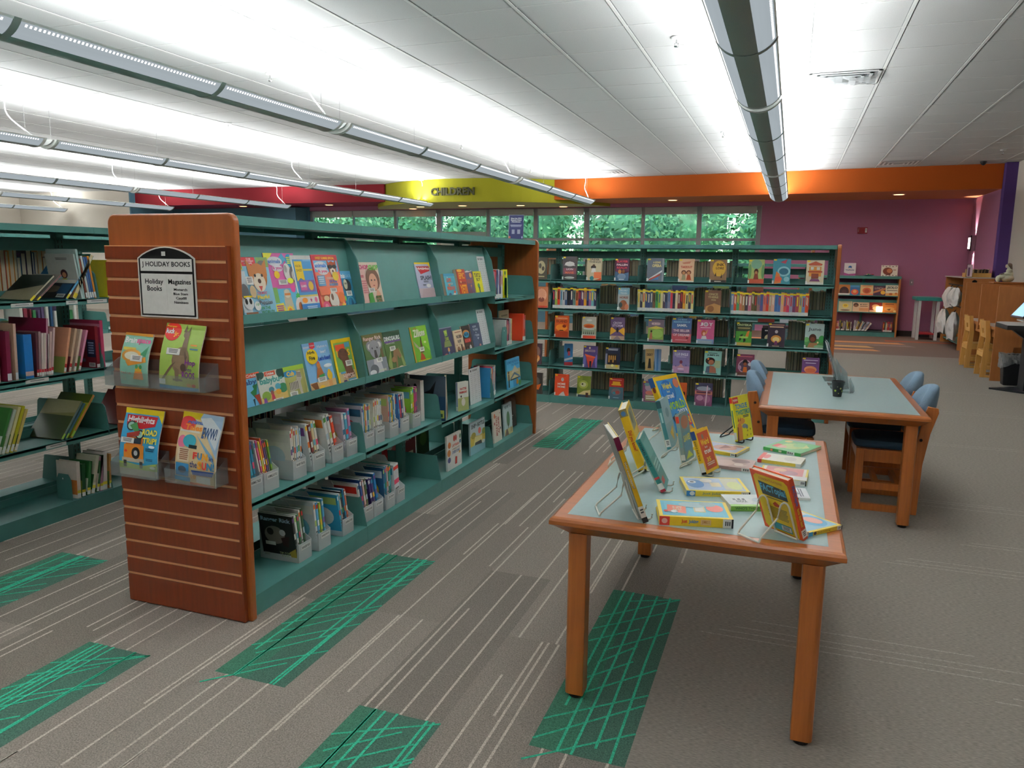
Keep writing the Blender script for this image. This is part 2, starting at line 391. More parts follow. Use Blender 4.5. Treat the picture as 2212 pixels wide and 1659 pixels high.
    b.face([(-2,13.2,.0009),(4.2,13.2,.0009),(4.2,17.2,.0009),(-2,17.2,.0009)],'carpet','7a6860')
    return struct(b.build('floor'))
carpet()
def ceiling():
    b=B(); b.face([(-20,-7,HC),(-20,17.2,HC),(4.2,17.2,HC),(4.2,-7,HC)],'ceiling_tile','babbbb')
    x=.012-.61*33
    while x<4.2:
        b.box(x-.012,-7,HC-.004,x+.012,17,HC-.0005,'ceiling_tile','c9cac8'); b.box(x+.012,-7,HC-.001,x+.018,17,HC-.0004,'ceiling_tile','6d6f6e'); b.box(x-.018,-7,HC-.001,x-.012,17,HC-.0004,'ceiling_tile','8a8c8b'); x+=.61
    y=6.23-.61*21
    while y<17:
        b.box(-20,y-.008,HC-.0028,4.2,y+.004,HC-.0003,'ceiling_tile','c4c5c4'); b.box(-20,y+.004,HC-.0012,4.2,y+.009,HC-.0003,'ceiling_tile','8f9190'); y+=.61
    return struct(b.build('ceiling'))
ceiling()
WY=16.8
PANES=[(-11.46,-10.305),(-10.279,-9.157),(-9.082,-8.019),(-7.898,-6.741),(-6.66,-5.588),(-5.488,-4.409),(-4.293,-3.132),(-3.062,-1.956),(-1.861,-.753)]
WZ0,WZ1=1.0,2.5
def back_wall():
    b=B(); X0,X1=-11.53,-.66
    b.box(X1,WY,0,4.2,WY+.2,HC,'wall_purple'); b.box(X0,WY,0,X1,WY+.2,WZ0,'wall_teal'); b.box(X0,WY,WZ1+.06,X1,WY+.2,HC,'wall_purple'); b.box(-20,WY,0,X0,WY+.2,HC,'wall_teal')
    struct(b.build('wall_back'))
    b=B(); b.box(-.5,WY-.012,0,3.1,WY-.0005,.11,'dark_base'); struct(b.build('baseboard_back'))
back_wall()
def windows():
    for w in range(3):
        g=PANES[w*3:w*3+3]; x0=g[0][0]-.07; x1=g[2][1]+.05
        if w==2: x1=-.665
        root=struct(empty('window_%d'%(w+1),((x0+x1)/2,WY,WZ0)))
        def loc(b,n,m=None): o=b.build(n,root,loc=(-(x0+x1)/2,-WY,-WZ0)); return o
        b=B(); y0,y1=WY+.02,WY+.1
        b.box(x0,y0,WZ0,x1,y1,WZ0+.06,'window_frame'); b.box(x0,y0,WZ1-.02,x1,y1,WZ1+.058,'window_frame')
        b.box(x0,y0,WZ0,g[0][0],y1,WZ1,'window_frame'); b.box(g[2][1],y0,WZ0,x1,y1,WZ1,'window_frame')
        for a,c in zip(g,g[1:]): b.box(a[1],y0,WZ0,c[0],y1,WZ1,'window_frame')
        b.box(x0,y0+.005,1.845,x1,y1,1.9,'window_frame'); loc(b,'window_frame')
        b=B()
        for a in g: b.box(a[0],WY+.055,WZ0+.06,a[1],WY+.06,WZ1-.02,'glass')
        loc(b,'pane')
        for k,a in enumerate(g):
            low={0:1.2,1:1.2,2:1.5,3:2.02,4:1.3,5:1.3,6:1.3,7:1.3,8:1.9}[w*3+k]
            b=B(); b.box(a[0]+.004,WY-.006,WZ1-.10,a[1]-.004,WY+.016,WZ1+.05,'blind')
            z=WZ1-.11
            while z>low:
                b.face([(a[0]+.005,WY+.0,z),(a[1]-.005,WY+.0,z),(a[1]-.005,WY+.0185,z+.001),(a[0]+.005,WY+.0185,z+.001)],'blind'); z-=.028
            if w*3+k==3:
                z=2.02
                while z>1.2: b.face([(a[0]+.005,WY,z),(a[1]-.005,WY,z),(a[1]-.005,WY+.016,z+.024),(a[0]+.005,WY+.016,z+.024)],'blind'); z-=.024
            for u in (.12,.88): xx=a[0]+(a[1]-a[0])*u; b.box(xx-.002,WY-.003,low,xx+.002,WY-.001,WZ1-.1,'blind')
            loc(b,'blind')
windows()
def beams():
    def pr(pts,z0,z1,n,m):
        b=B(); b.prism(pts,'z',z0,z1,m); return struct(b.build(n))
    # orange fascia runs slightly out of square; soffits reach back to the window wall
    b=B(); b.box(0,0,0,1,1,1,'beam_orange')
    def strip(a,c,z0,z1,m,mb,name,yb=WY-.0):
        b=B(); (x0,y0),(x1,y1)=a,c
        b.face([(x0,y0,z0),(x1,y1,z0),(x1,y1,z1),(x0,y0,z1)],m); b.face([(x0,y0,z0),(x0,yb,z0),(x1,yb,z0),(x1,y1,z0)],mb)
        b.face([(x1,y1,z0),(x1,yb,z0),(x1,yb,z1),(x1,y1,z1)],m); b.face([(x0,y0,z0),(x0,y0,z1),(x0,yb,z1),(x0,yb,z0)],m)
        b.face([(x0,yb,z0),(x0,yb,z1),(x1,yb,z1),(x1,yb,z0)],m); b.face([(x0,y0,z1),(x1,y1,z1),(x1,yb,z1),(x0,yb,z1)],m)
        return struct(b.build(name))
    strip((-4.72,15.50),(3.13,14.76),2.64,HC-.003,'beam_orange','soffit_orange','trim_1')
    strip((-15.9,15.55),(-8.68,15.5),2.66,HC-.003,'beam_red','soffit_red','trim_2')
    # curved yellow drum
    cx,cy,R=-6.66,17.84,3.05; b=B(); n=36; a0,a1=rad(180+21),rad(360-21)
    pts=[(cx+R*cos(a0+(a1-a0)*i/n),min(WY,cy+R*sin(a0+(a1-a0)*i/n))) for i in range(n+1)]
    for (xa,ya),(xb,yb) in zip(pts,pts[1:]):
        b.face([(xa,ya,2.575),(xb,yb,2.575),(xb,yb,HC-.003),(xa,ya,HC-.003)],'beam_yellow')
    b.face([(x,y,2.575) for x,y in pts][::-1],'soffit_cream'); b.face([(x,y,HC-.003) for x,y in pts],'beam_yellow')
    struct(b.build('trim_3'))
    # painted metal letters
    T='CHILDREN'; vs,fs=glyphs(T,2); b=B(); x0,x1,z0,z1=-7.19,-6.20,2.705,2.865
    top=[];
    def at(u,v,d):
        x=x0+u*(x1-x0); y=cy-math.sqrt(max(0,(R+d)**2-(x-cx)**2)); return (x,y,z0+v*(z1-z0))
    b.mesh([at(u,v,.03) for u,v in vs],fs,'letters'); b.mesh([at(u,v,.004) for u,v in vs],[f[::-1] for f in fs],'letters')
    ed={}
    for f in fs:
        for i in range(len(f)):
            a,c=f[i],f[(i+1)%len(f)]; ed[(a,c)]=1
    for (a,c) in list(ed):
        if (c,a) not in ed: b.face([at(*vs[a],.004),at(*vs[c],.004),at(*vs[c],.03),at(*vs[a],.03)],'letters')
    tag(b.build('wall_lettering'),'dark metal CHILDREN lettering fixed on the curved yellow bulkhead','sign')
dm('letters','3b3a22',rough=.35,metal=.6,noise=(20,.05))
beams()
def side_walls():
    b=B(); b.box(3.13,14.80,0,3.6,WY-.002,2.638,'wall_purple'); b.box(3.135,14.62,0,3.30,14.80,HC-.003,'purple_trim'); b.box(3.30,-6.9,0,3.5,14.80,HC-.003,'wall_beige'); struct(b.build('wall_right'))
    b=B(); b.box(-20,-7,0,-19.8,15.4,HC,'wall_beige'); b.box(-20,15.4,0,-15.95,15.55,HC-.003,'wall_beige'); b.box(-15.95,15.4,0,-15.9,WY,HC-.003,'wall_teal'); struct(b.build('wall_left'))
    b=B(); b.box(-20,-7.2,0,4.2,-7,HC,'wall_beige'); struct(b.build('wall_front'))
    b=B(); b.box(-12.2,16.3,0,-11.6,WY-.001,2.62,'wall_teal'); struct(b.build('trim_4'))
side_walls()
# ================= outside =================
def outside():
    b=B(); b.face([(-40,17.1,-.3),(30,17.1,-.3),(30,60,-.3),(-40,60,-.3)],'grass'); struct(b.build('ground'))
    for i,(x,y,s,h) in enumerate([(-16.3,20.4,1.62,3.0),(-12.3,20.4,1.62,2.9),(-8.3,20.4,1.62,3.1),(-4.3,20.4,1.62,2.9),(-.3,20.4,1.62,3.0),(-18.4,25,2,5),(-13.4,25,2,4.6),(-8.4,25,2,5.2),(-3.4,25,2,4.8),(1.6,25,2,5.2)]):
        R=random.Random(i+50); root=empty('tree',(x,y,-.3)); 
        tb=B(); tb.tube([(0,0,0),(.05,.03,h*.4),(.1,0,h*.75)],.09,'bark'); tb.build('trunk',root,smooth=True)
        cb=B(); 
        for q in range(3000):
            th=R.uniform(0,2*PI); ph=math.acos(R.uniform(-.9,1)); rr=s*(.72+.28*R.random())*(1+.18*sin(5*th+i)+.12*cos(7*ph))
            P0=Vector((rr*sin(ph)*cos(th)*1.02,rr*sin(ph)*sin(th)*.6,h*.62+rr*cos(ph)*1.1)); a=R.uniform(.05,.11)
            u=Vector((R.gauss(0,1),R.gauss(0,1),R.gauss(0,1))).normalized(); v=u.orthogonal().normalized()
            cb.face([P0-u*a,P0+v*a*.5,P0+u*a,P0-v*a*.5],'leaf' if R.random()<.6 else 'leaf_light')
        cb.ball((0,0,h*.62),(s*.72,s*.42,s*.8),'leaf',n=14,k=9)
        cb.build('foliage',root)
        kind=['spreading green tree outside the windows','taller green tree further off outside'][i>4]
        tag(root,['leafy green tree in the front row seen through the blinds','tall leafy green tree in the back row seen through the blinds'][i>4],'tree',['front row of trees outside','back row of trees outside'][i>4])
outside()
# ================= suspended lights =================
def fixture(x,y,label,segs=3,seg=1.51,cord=True):
    Ln=segs*seg; root=empty('pendant_light',(x,y,2.6)); tag(root,label,'ceiling light','suspended strip lights'); WD,D=.158,.088
    def prof(u,off=0): a=u*rad(62); k=sin(rad(62)); return ((WD+off)*sin(a)/k, -(cos(a)-cos(rad(62)))/(1-cos(rad(62)))*(D+off))
    def shell(u0,u1,y0,y1,th,m,n=6,out=0):
        b=B(); o=[prof(u0+(u1-u0)*i/n,out) for i in range(n+1)]; q=[prof(u0+(u1-u0)*i/n,out-th) for i in range(n+1)]
        pts=o+q[::-1]; b.prism(pts,'y',y0,y1,m); return b
    b=shell(-.34,.34,0,Ln,.006,'fixture_band',8); 
    for s in (-1,1):
        bb=shell(s*.93,s*1.0,0,Ln,.01,'fixture_white',2,.002); b.mesh(bb.v,bb.f,'fixture_white')
    for k in range(segs+1):
        y0=max(0,k*seg-.02); y1=min(Ln,k*seg+.02); bb=shell(-1,1,y0,y1,.012,'fixture_white',14,.004); b.mesh(bb.v,bb.f,'fixture_band' if 0<k<segs else 'fixture_white')
    b.box(-.14,.01,-.012,.14,Ln-.01,-.006,'fixture_white'); b.box(-.05,.02,-.006,.05,Ln-.02,.012,'fixture_white')
    b.build('housing',root,smooth=True)
    for k in range(segs):
        for s in (-1,1):
            shell(*( (-.93,-.34) if s<0 else (.34,.93)),k*seg+.022,(k+1)*seg-.022,.004,'lens').build('lens',root,smooth=True)
    if x>-8:
        for k in range(segs):
            for s in (-1,1):
                b=B(); q=k*seg+.05
                while q<(k+1)*seg-.06:
                    P0=[prof(s*u,.0006) for u in (.80,.84,.88)]; b.mesh([(a,yy,c) for a,c in P0 for yy in (q,q+.012)],[(0,1,3,2),(2,3,5,4)],'tube'); q+=.026
                b.build('louver',root)
    for yy,dy in ((-.004,-1),(Ln+.004,1)):
        b=B(); pts=[prof(-1+2*i/16) for i in range(17)]; b.prism(pts,'y',yy,yy+dy*.012,'fixture_white'); pts=[(a*.78,c*.62) for a,c in pts]; b.prism(pts,'y',yy+dy*.0125,yy+dy*.03,'fixture_white'); b.build('end_cap',root)
    for yy in (.05,seg,Ln-.1-seg*.9+seg*.9):
        b=B(); b.tube([(0,yy,0),(0,yy,HC-2.6-.01)],.0022,'chrome',n=6); b.lathe([(.022,0),(.02,.014)],12,'fixture_white',o=(0,yy,HC-2.6-.016)); b.build('cable',root)
    if cord:
        b=B(); y1=Ln-.12; P=[(.02,y1-.25,HC-2.6-.015)]
        for i in range(1,13): u=i/12; P.append((.02+.012*sin(u*9),y1-.25+.32*u**2+.03*sin(u*7),(HC-2.6-.02)*(1-u)+.012))
        b.tube(P,.0055,'white_plastic',n=8); b.lathe([(.06,0),(.055,.012)],16,'fixture_white',o=(.02,y1-.25,HC-2.6-.016)); b.build('power_cord',root,smooth=True)
    for s in (-1,1):
        ld=bpy.data.lights.new('uplight','AREA'); ld.shape='RECTANGLE'; ld.size=.09; ld.size_y=Ln-.1; ld.energy=UPLIGHT; ld.color=UPLIGHT_COL; ld.spread=rad(156)
        lo=bpy.data.objects.new('uplight',ld); COL.objects.link(lo); lo.parent=root; lo.location=(s*.07,Ln/2,.045); lo.rotation_euler=(PI,s*rad(20),0)
    return root
ROWS=[-.31,-3.92,-7.45,-11.1,-14.5,-18.0]
RN=['the rightmost row, above the tables','the second row from the right','the third row from the right','the fourth row from the right','the fifth row from the right','the leftmost row']
for i,x in enumerate(ROWS):
    for j,(y,w) in enumerate([(1.50,'nearest'),(6.17,'middle'),(10.83,'farthest')]):
        if (i>2 and j==0 and False): continue
        fixture(x,y,'%s strip light of %s'%(w,RN[i]),seg=1.51 if j<2 else 1.46)
for x,n in ((-.31,'right'),(-3.92,'left')): fixture(x,-3.2,'unseen strip light added behind the camera on the %s'%n)  # unseen pair added for extra light, continuing two of the rows
# ================= ceiling hardware =================
def vent(x0,y0,x1,y1,label,foil=False):
    root=empty('ceiling_vent',((x0+x1)/2,(y0+y1)/2,HC-.006)); tag(root,label,'vent'); w,d=(x1-x0)/2,(y1-y0)/2; m='white_plastic'
    b=B()
    for k in range(4):
        a=1-k*.22; c=a-.09; z=-.004-k*.004
        for s in (-1,1):
            b.box(s*w*c if s>0 else -w*a,-d*a,z,w*a if s>0 else -w*c,d*a,z+.002,m); b.box(-w*a,s*d*c if s>0 else -d*a,z,w*a,d*a if s>0 else -d*c,z+.002,m)
    b.build('louver',root); b=B(); b.box(-w*.98,-d*.98,-.001,w*.98,d*.98,.001,'window_frame'); b.build('backing',root)
    if foil:
        R=random.Random(4); b=B(); n=9
        g=[[(-w+.2*w+i*1.7*w/n,-d*.85+j*1.1*d/4,-.022-.03*R.random()) for i in range(n+1)] for j in range(5)]
        for j in range(4):
            for i in range(n): b.face([g[j][i],g[j][i+1],g[j+1][i+1],g[j+1][i]],'liner')
        b.build('plastic_deflector',root)
vent(.03,7.46,.61,8.04,'square ceiling vent with plastic deflector beside the rightmost lights',True)
vent(1.23,14.0,1.80,14.55,'ceiling vent just before the orange bulkhead at right')
vent(-3.66,14.1,-3.04,14.7,'ceiling vent above the orange bulkhead near the middle')
vent(-9.7,14.1,-9.08,14.65,'ceiling vent before the red bulkhead')
for i,(x,y,w) in enumerate([(-.908,6.0,'nearest the camera, left of the rightmost lights'),(-.929,10.37,'in the middle, left of the rightmost lights'),(-.913,13.3,'farthest back, left of the rightmost lights'),(-4.52,6.04,'above the magazine shelves at left'),(-6.66,8.04,'between the second and third light rows'),(-4.56,10.4,'over the middle of the second light row'),(-4.56,13.5,'at the far end of the second light row'),(2.73,13.05,'near the right wall')]):
    root=empty('sprinkler',(x,y,HC-.004)); tag(root,'small ceiling sprinkler head '+w,'sprinkler')
    b=B(); b.lathe([(.04,0),(.036,-.01)],16,'white_plastic'); b.build('escutcheon',root); b=B(); b.tube([(0,0,-.01),(0,0,-.04)],.006,'chrome'); b.tube([(-.012,0,-.04),(-.012,0,-.06),(.012,0,-.06),(.012,0,-.04)],.003,'chrome',n=6); b.lathe([(.018,-.062),(.016,-.066)],12,'chrome'); b.build('head',root)
b=B(); b.lathe([(.05,0),(.045,-.02),(.03,-.05),(.012,-.062)],18,'black_plastic',o=(2.76,14.41,HC-.004)); tag(b.build('security_camera',smooth=True),'small black dome camera on the ceiling above the orange bulkhead','camera')
for x,y,z,w in [(-2.365,16.03,2.638,'left end of the orange soffit'),(-.277,15.64,2.638,'middle of the orange soffit'),(1.71,15.54,2.638,'right end of the orange soffit'),(-8.5,16.55,2.572,'left rim of the cream soffit, at the back'),(-8.0,15.95,2.572,'left part of the cream soffit, at the front'),(-6.9,15.8,2.572,'cream soffit below the lettering'),(-5.6,15.95,2.572,'cream soffit right of the lettering'),(-4.8,16.5,2.572,'right rim of the cream soffit'),(-13.0,16.1,2.657,'left end of the red soffit'),(-10.5,16.1,2.657,'right end of the red soffit')]:
    root=empty('downlight',(x,y,z)); tag(root,'recessed round downlight in the '+w,'downlight')
    b=B(); b.lathe([(.11,0),(.105,-.006)],24,'white_plastic'); b.build('trim_ring',root); b=B(); b.lathe([(.085,-.0065),(.083,-.0085)],24,'downlight'); b.build('lamp',root)
    ld=bpy.data.lights.new('lamp','SPOT'); ld.energy=22; ld.color=(1,.72,.45); ld.spot_size=rad(110); ld.spot_blend=.8; ld.shadow_soft_size=.07; lo=bpy.data.objects.new('lamp',ld); COL.objects.link(lo); lo.parent=root; lo.location=(0,0,-.02)
# ================= shelving =================
def shelving(name,label,loc,rz,bays,bw,front,back,D=.56,near_panel=True,far_panel=True,slat=False,HT=1.568,bshelf=.085):
    """front/back: for each bay a list of shelf heights, or ('d',top) for a sloping display shelf"""
    root=empty(name,loc,rz); tag(root,label,'bookshelf'); G='green_metal'; Lx=bays*bw; sh=.245
    def mir(b,side):
        if side: b.v=[(x,D-y,z) for x,y,z in b.v]; b.f=[f[::-1] for f in b.f]
        return b
    for k in range(bays+1):
        x=min(max(k*bw,.027),Lx-.027); b=B(); b.box(x-.025,D/2-.02,.0,x+.025,D/2+.02,HT-.034,G)
        z=.25
        while z<HT-.08:
            for s in (-1,1):
                for u in (-.012,.012): b.box(x+u-.002,D/2+s*.0203-.0002,z,x+u+.002,D/2+s*.0203+.0002,z+.016,'bolt')
            z+=.028
        b.build('upright',root)
    for k in range(bays):
        x0,x1=k*bw+.001,(k+1)*bw-.001
        b=B(); b.box(x0,.0,HT-.012,x1,D,HT,G)
        for s in (0,1): y=s*(D-.003); b.box(x0,y,HT-.034,x1,y+.003,HT-.012,G)
        b.build('canopy',root)
        b=B(); b.box(x0+.027,D/2-.012,HT-.13,x1-.027,D/2+.012,HT-.06,G); b.build('crossbar',root)
        for side,lst in ((0,front),(1,back)):
            if lst is None: continue
            b=B(); b.box(x0,.0,bshelf-.012,x1,sh,bshelf,G); b.box(x0,0,0,x1,.004,bshelf-.012,G); b.box(x0,sh-.004,bshelf,x1,sh,bshelf+.04,G)
            mir(b,side).build('base_shelf',root)
            for z in lst[k]:
                b=B()
                if isinstance(z,tuple):
                    z=z[1]; o=B()
                    # sloping face with lip
                    o.face([(x0,.028,z-.025),(x1,.028,z-.025),(x1,.095,z+.30),(x0,.095,z+.30)],G); o.face([(x0,.031,z-.025),(x0,.098,z+.30),(x1,.098,z+.30),(x1,.031,z-.025)],G)
                    o.box(x0,.095,z+.297,x1,.115,z+.301,G)
                    o.box(x0,-.004,z-.027,x1,.03,z-.022,G); o.box(x0,-.006,z-.027,x1,-.003,z+.008,G)
                    so=mir(o,side).build('display_shelf',root)
                    for xx in (x0+.0015,x1-.0035):
                        o=B(); o.prism([(-.006,z-.03),(-.008,z+.02),(.026,z+.215),(.066,z+.285),(.095,z+.315),(.26,z+.315),(.26,z-.03)],'x',xx,xx+.002,G); mir(o,side).build('bracket',so)
                    continue
                b.box(x0+.003,.0,z-.012,x1-.003,sh,z,G); b.box(x0+.003,-.0,z-.028,x1-.003,.003,z+.003,G); b.box(x0+.003,sh-.003,z,x1-.003,sh,z+.045,G)
                so=mir(b,side).build('shelf',root)
                for xx in (x0+.0008,x1-.0028):
                    o=B(); o.prism([(.002,z-.028),(.002,z+.012),(.02,z+.135),(.035,z+.15),(sh+.015,z+.155),(sh+.015,z-.028)],'x',xx,xx+.002,G); mir(o,side).build('bracket',so)
            # end plates on the base shelf
            for xx in (x0+.0008,x1-.0028):
                o=B(); z=bshelf; o.prism([(.004,z),(.035,z+.15),(sh,z+.155),(sh,z)],'x',xx,xx+.002,G); mir(o,side).build('bracket',root)
    def panel(x0,x1,h=1.575):
        b=B(); r0=.035; pts=[(-.02,0),(D+.02,0)]
        for cx,cy,a in ((D+.02-r0,h-r0,0),(-.02+r0,h-r0,90)): pts+=[(cx+r0*cos(rad(a+q*15)),cy+r0*sin(rad(a+q*15))) for q in range(7)]
        b.prism(pts,'x',x0,x1,'oak_panel'); return b.build('end_panel',root,bevel=.006)
    if near_panel: panel(-.036,-.004)
    if far_panel: panel(Lx+.004,Lx+.036)
    if slat:
        b=B(); xa,xb=-.056,-.0365; y0,y1=.006,D+.02; zt=1.453
        def sl(z0,z1): b.box(xa,y0,z0,xb,y1,z1,'slat_wood')
        z=1.399; top=zt
        while z>.1:
            sl(z+.0055,top); b.box(xa+.004,y0+.002,z-.0055,xb,y1-.001,z+.0055,'slat_groove'); top=z-.0055; z-=.0708
        sl(.006,top); b.box(xa-.001,y0-.008,.004,xb+.0,y0-.0002,zt+.003,'slat_wood'); b.box(xa-.0005,y0,zt,xb,y1,zt+.003,'slat_groove')
        b.build('slatwall',root)
    return root
MX,MY=-1.925,2.34; MB=.8775; M3=.465; M34=.44
main_shelf=shelving('bookshelf','double-sided green metal bookshelf with slatted orange wood end panel, at centre left',(MX,MY,0),PI/2,4,MB,
  [[('d',1.195),('d',.84),M3],[('d',1.195),('d',.84),M3],[('d',1.195),('d',.84),M34],[1.14,.785,.445]],
  [[1.16,.80,.44]]*3+[[1.14,.785,.445]],slat=True)
FX,FY,FB=-3.085,7.25,.86; FL=[1.225,.945,.66,.375]; FBASE=.075
far_shelf=shelving('bookshelf','double-sided green metal bookshelf facing the camera in the middle distance',(FX,FY,0),0,4,FB,[FL]*4,[FL]*4,near_panel=False,bshelf=FBASE)
LX,LY,LB=-3.62,1.49,.875
left_shelf=shelving('bookshelf','green metal bookshelf of picture books at the left edge, behind the slatted panel',(LX,LY,0),PI/2,4,LB,[[1.18,.79,.43]]*4,[[1.18,.79,.43]]*4,near_panel=False,far_panel=False)
left2=shelving('bookshelf','green metal bookshelf in the second aisle behind the left-edge bookshelf',(-5.45,3.2,0),PI/2,4,LB,[[1.18,.79,.43]]*4,None,near_panel=False,far_panel=False)
back_shelf=shelving('bookshelf','green metal bookshelf with wooden ends standing behind the middle-distance bookshelf',(-3.0,9.7,0),0,4,.8,[[1.05,.7,.39]]*4,None,HT=1.40)
b=B()
# ================= tables =================
def table(label,x0,y0,x1,y1,h):
    root=empty('reading_table',((x0+x1)/2,(y0+y1)/2,0)); tag(root,label,'table'); a,c=(x1-x0)/2,(y1-y0)/2
    ring=[(.062,h-.062),(.055,h-.064),(.012,h-.030),(.0,h-.024),(.0,h-.012),(.004,h-.004),(.012,h),(.047,h)]
    b=B(); vs=[]
    for i,z in ring: vs+=[(-a+i,-c+i,z),(a-i,-c+i,z),(a-i,c-i,z),(-a+i,c-i,z)]
    fs=[]
    for k in range(len(ring)-1):
        for j in range(4): fs.append((k*4+j,k*4+(j+1)%4,k*4+4+(j+1)%4,k*4+4+j))
    b.mesh(vs,fs,'oak_rim'); b.face([vs[3],vs[2],vs[1],vs[0]],'oak_rim'); top=b.build('table_top',root)
    b=B(); b.box(-a+.047,-c+.047,h-.012,a-.047,c-.047,h+.0004,'laminate'); b.build('laminate',root)
    for sx in (-1,1):
        for sy in (-1,1):
            s=.062; ch=.016; cx=sx*(a-.048-s/2); cy=sy*(c-.05-s/2)
            pts=[(-s/2,-s/2),(s/2,-s/2),(s/2,s/2),(-s/2,s/2)]; o=[]
            for q in range(4):
                P=Vector(pts[q]); A=(Vector(pts[q-1])-P).normalized(); Cc=(Vector(pts[(q+1)%4])-P).normalized()
                cc=ch if (P.x*sx>0 and P.y*sy>0) else .004
                for w in range(4): an=w/3*PI/2; o.append(tuple(P+A*cc*(1-sin(an))+Cc*cc*(1-cos(an))))
            b=B(); b.prism([(cx+q[0],cy+q[1]) for q in o],'z',.018,h-.0625,'oak_leg'); lg=b.build('leg',root)
            b=B(); b.lathe([(.022,0),(.022,.018)],14,'dark_rubber',o=(cx,cy,0)); b.build('foot_pad',lg)
    return root
TH=.63
table('wooden reading table with blue-grey top covered with displayed books, nearest the camera',-.662,2.187,.194,3.632,TH)
table('wooden reading table with blue-grey top, four blue chairs pushed in around it',-.127,4.404,.733,5.876,TH)
# ================= padded chairs =================
def chair(label,loc,rz):
    root=empty('padded_chair',loc,rz); tag(root,label,'chair','blue padded chairs around the second table'); W='oak_leg'
    for s in (-1,1):
        y=s*.178; T=.024; y0,y1=(y-T/2,y+T/2)
        b=B(); 
        b.prism([(-.172,0),(-.128,0),(-.128,.365),(-.172,.365)],'y',y0,y1,W); b.prism([(-.128,0),(.118,0),(.118,.042),(-.128,.042)],'y',y0+.0005,y1-.0005,W)
        b.prism([(-.128,.29),(.122,.29),(.122,.364),(-.128,.364)],'y',y0+.0005,y1-.0005,W); b.prism([(-.128,.128),(.12,.128),(.12,.172),(-.128,.172)],'y',y0+.0005,y1-.0005,W)
        b.prism([(.118,0),(.168,0),(.175,.30),(.20,.48),(.232,.60),(.228,.625),(.176,.632),(.166,.60),(.136,.44),(.118,.33)],'y',y0,y1,W)
        f=b.build('side_frame',root,bevel=.003)
        for x,z in ((.182,.56),(.155,.44)): b=B(); b.prism([(x+.0085*cos(PI*q/6),z+.0085*sin(PI*q/6)) for q in range(12)],'y',y0-.001,y1+.001,'bolt'); b.build('bolt',f)
    b=B(); b.box(-.168,-.1655,.30,-.146,.1655,.362,W); b.box(.125,-.1655,.30,.147,.1655,.362,W); b.box(-.06,-.1655,.13,-.035,.1655,.168,W); b.box(.05,-.1655,.13,.075,.1655,.168,W); b.build('stretcher',root)
    # seat cushion: rounded slab
    b=B(); n=14
    def slab(prof,A,Bb,cx,cz,m):
        vs=[];fs=[]
        for (k,z) in prof:
            for i in range(32):
                an=2*PI*i/32; ex=.32; u=math.copysign(abs(cos(an))**ex,cos(an)); v=math.copysign(abs(sin(an))**ex,sin(an)); vs.append((cx+A*k*u,Bb*k*v,cz+z))
        for j in range(len(prof)-1):
            for i in range(32): fs.append((j*32+i,j*32+(i+1)%32,(j+1)*32+(i+1)%32,(j+1)*32+i))
        fs.append(tuple(range(32))[::-1]); fs.append(tuple((len(prof)-1)*32+i for i in range(32))); b.mesh(vs,fs,m)
    slab([(.96,0),(1,.008),(1,.03),(.96,.043),(.8,.052),(.4,.058)],.17,.162,-.012,.365,'navy_fabric'); b.build('seat_cushion',root,smooth=True)
    # back cushion, arched
    b=B(); out=[]
    for i in range(25):
        a=PI*i/24; out.append((.158*math.copysign(abs(cos(a))**.8,cos(a)),.575+.16*sin(a)))
    out+= [(-.158,.43),(-.13,.405),(.13,.405),(.158,.43)]
    cyc=len(out); vs=[];fs=[]; cen=(0,.56)
    prof=[(.93,-.006),(.985,.002),(1,.014),(1,.028),(.985,.040),(.93,.050),(.7,.058),(.35,.062)]
    pr2=[(.35,-.012),(.7,-.010)]+prof
    for k,d in pr2:
        for y,z in out:
            yy=cen[0]+(y-cen[0])*k; zz=cen[1]+(z-cen[1])*k; xo=.150+(zz-.405)*.16-.055*(yy/.152)**2; vs.append((xo+d,yy,zz))
    for j in range(len(pr2)-1):
        for i in range(cyc): fs.append((j*cyc+i,j*cyc+(i+1)%cyc,(j+1)*cyc+(i+1)%cyc,(j+1)*cyc+i))
    fs.append(tuple(range(cyc))[::-1]); fs.append(tuple((len(pr2)-1)*cyc+i for i in range(cyc))); b.mesh(vs,fs,'blue_fabric'); b.build('back_cushion',root,smooth=True)
    return root
CH=[('blue padded wooden chair on the right of the second table, nearer the camera',(.588,4.915,0),0),
 ('blue padded wooden chair on the right of the second table, farther from the camera',(.588,5.47,0),0),
 ('blue padded wooden chair on the left of the second table, nearer the camera',(.02,5.08,0),PI),
 ('blue padded wooden chair on the left of the second table, farther from the camera',(.02,5.62,0),PI)]
for a in CH: chair(*a)
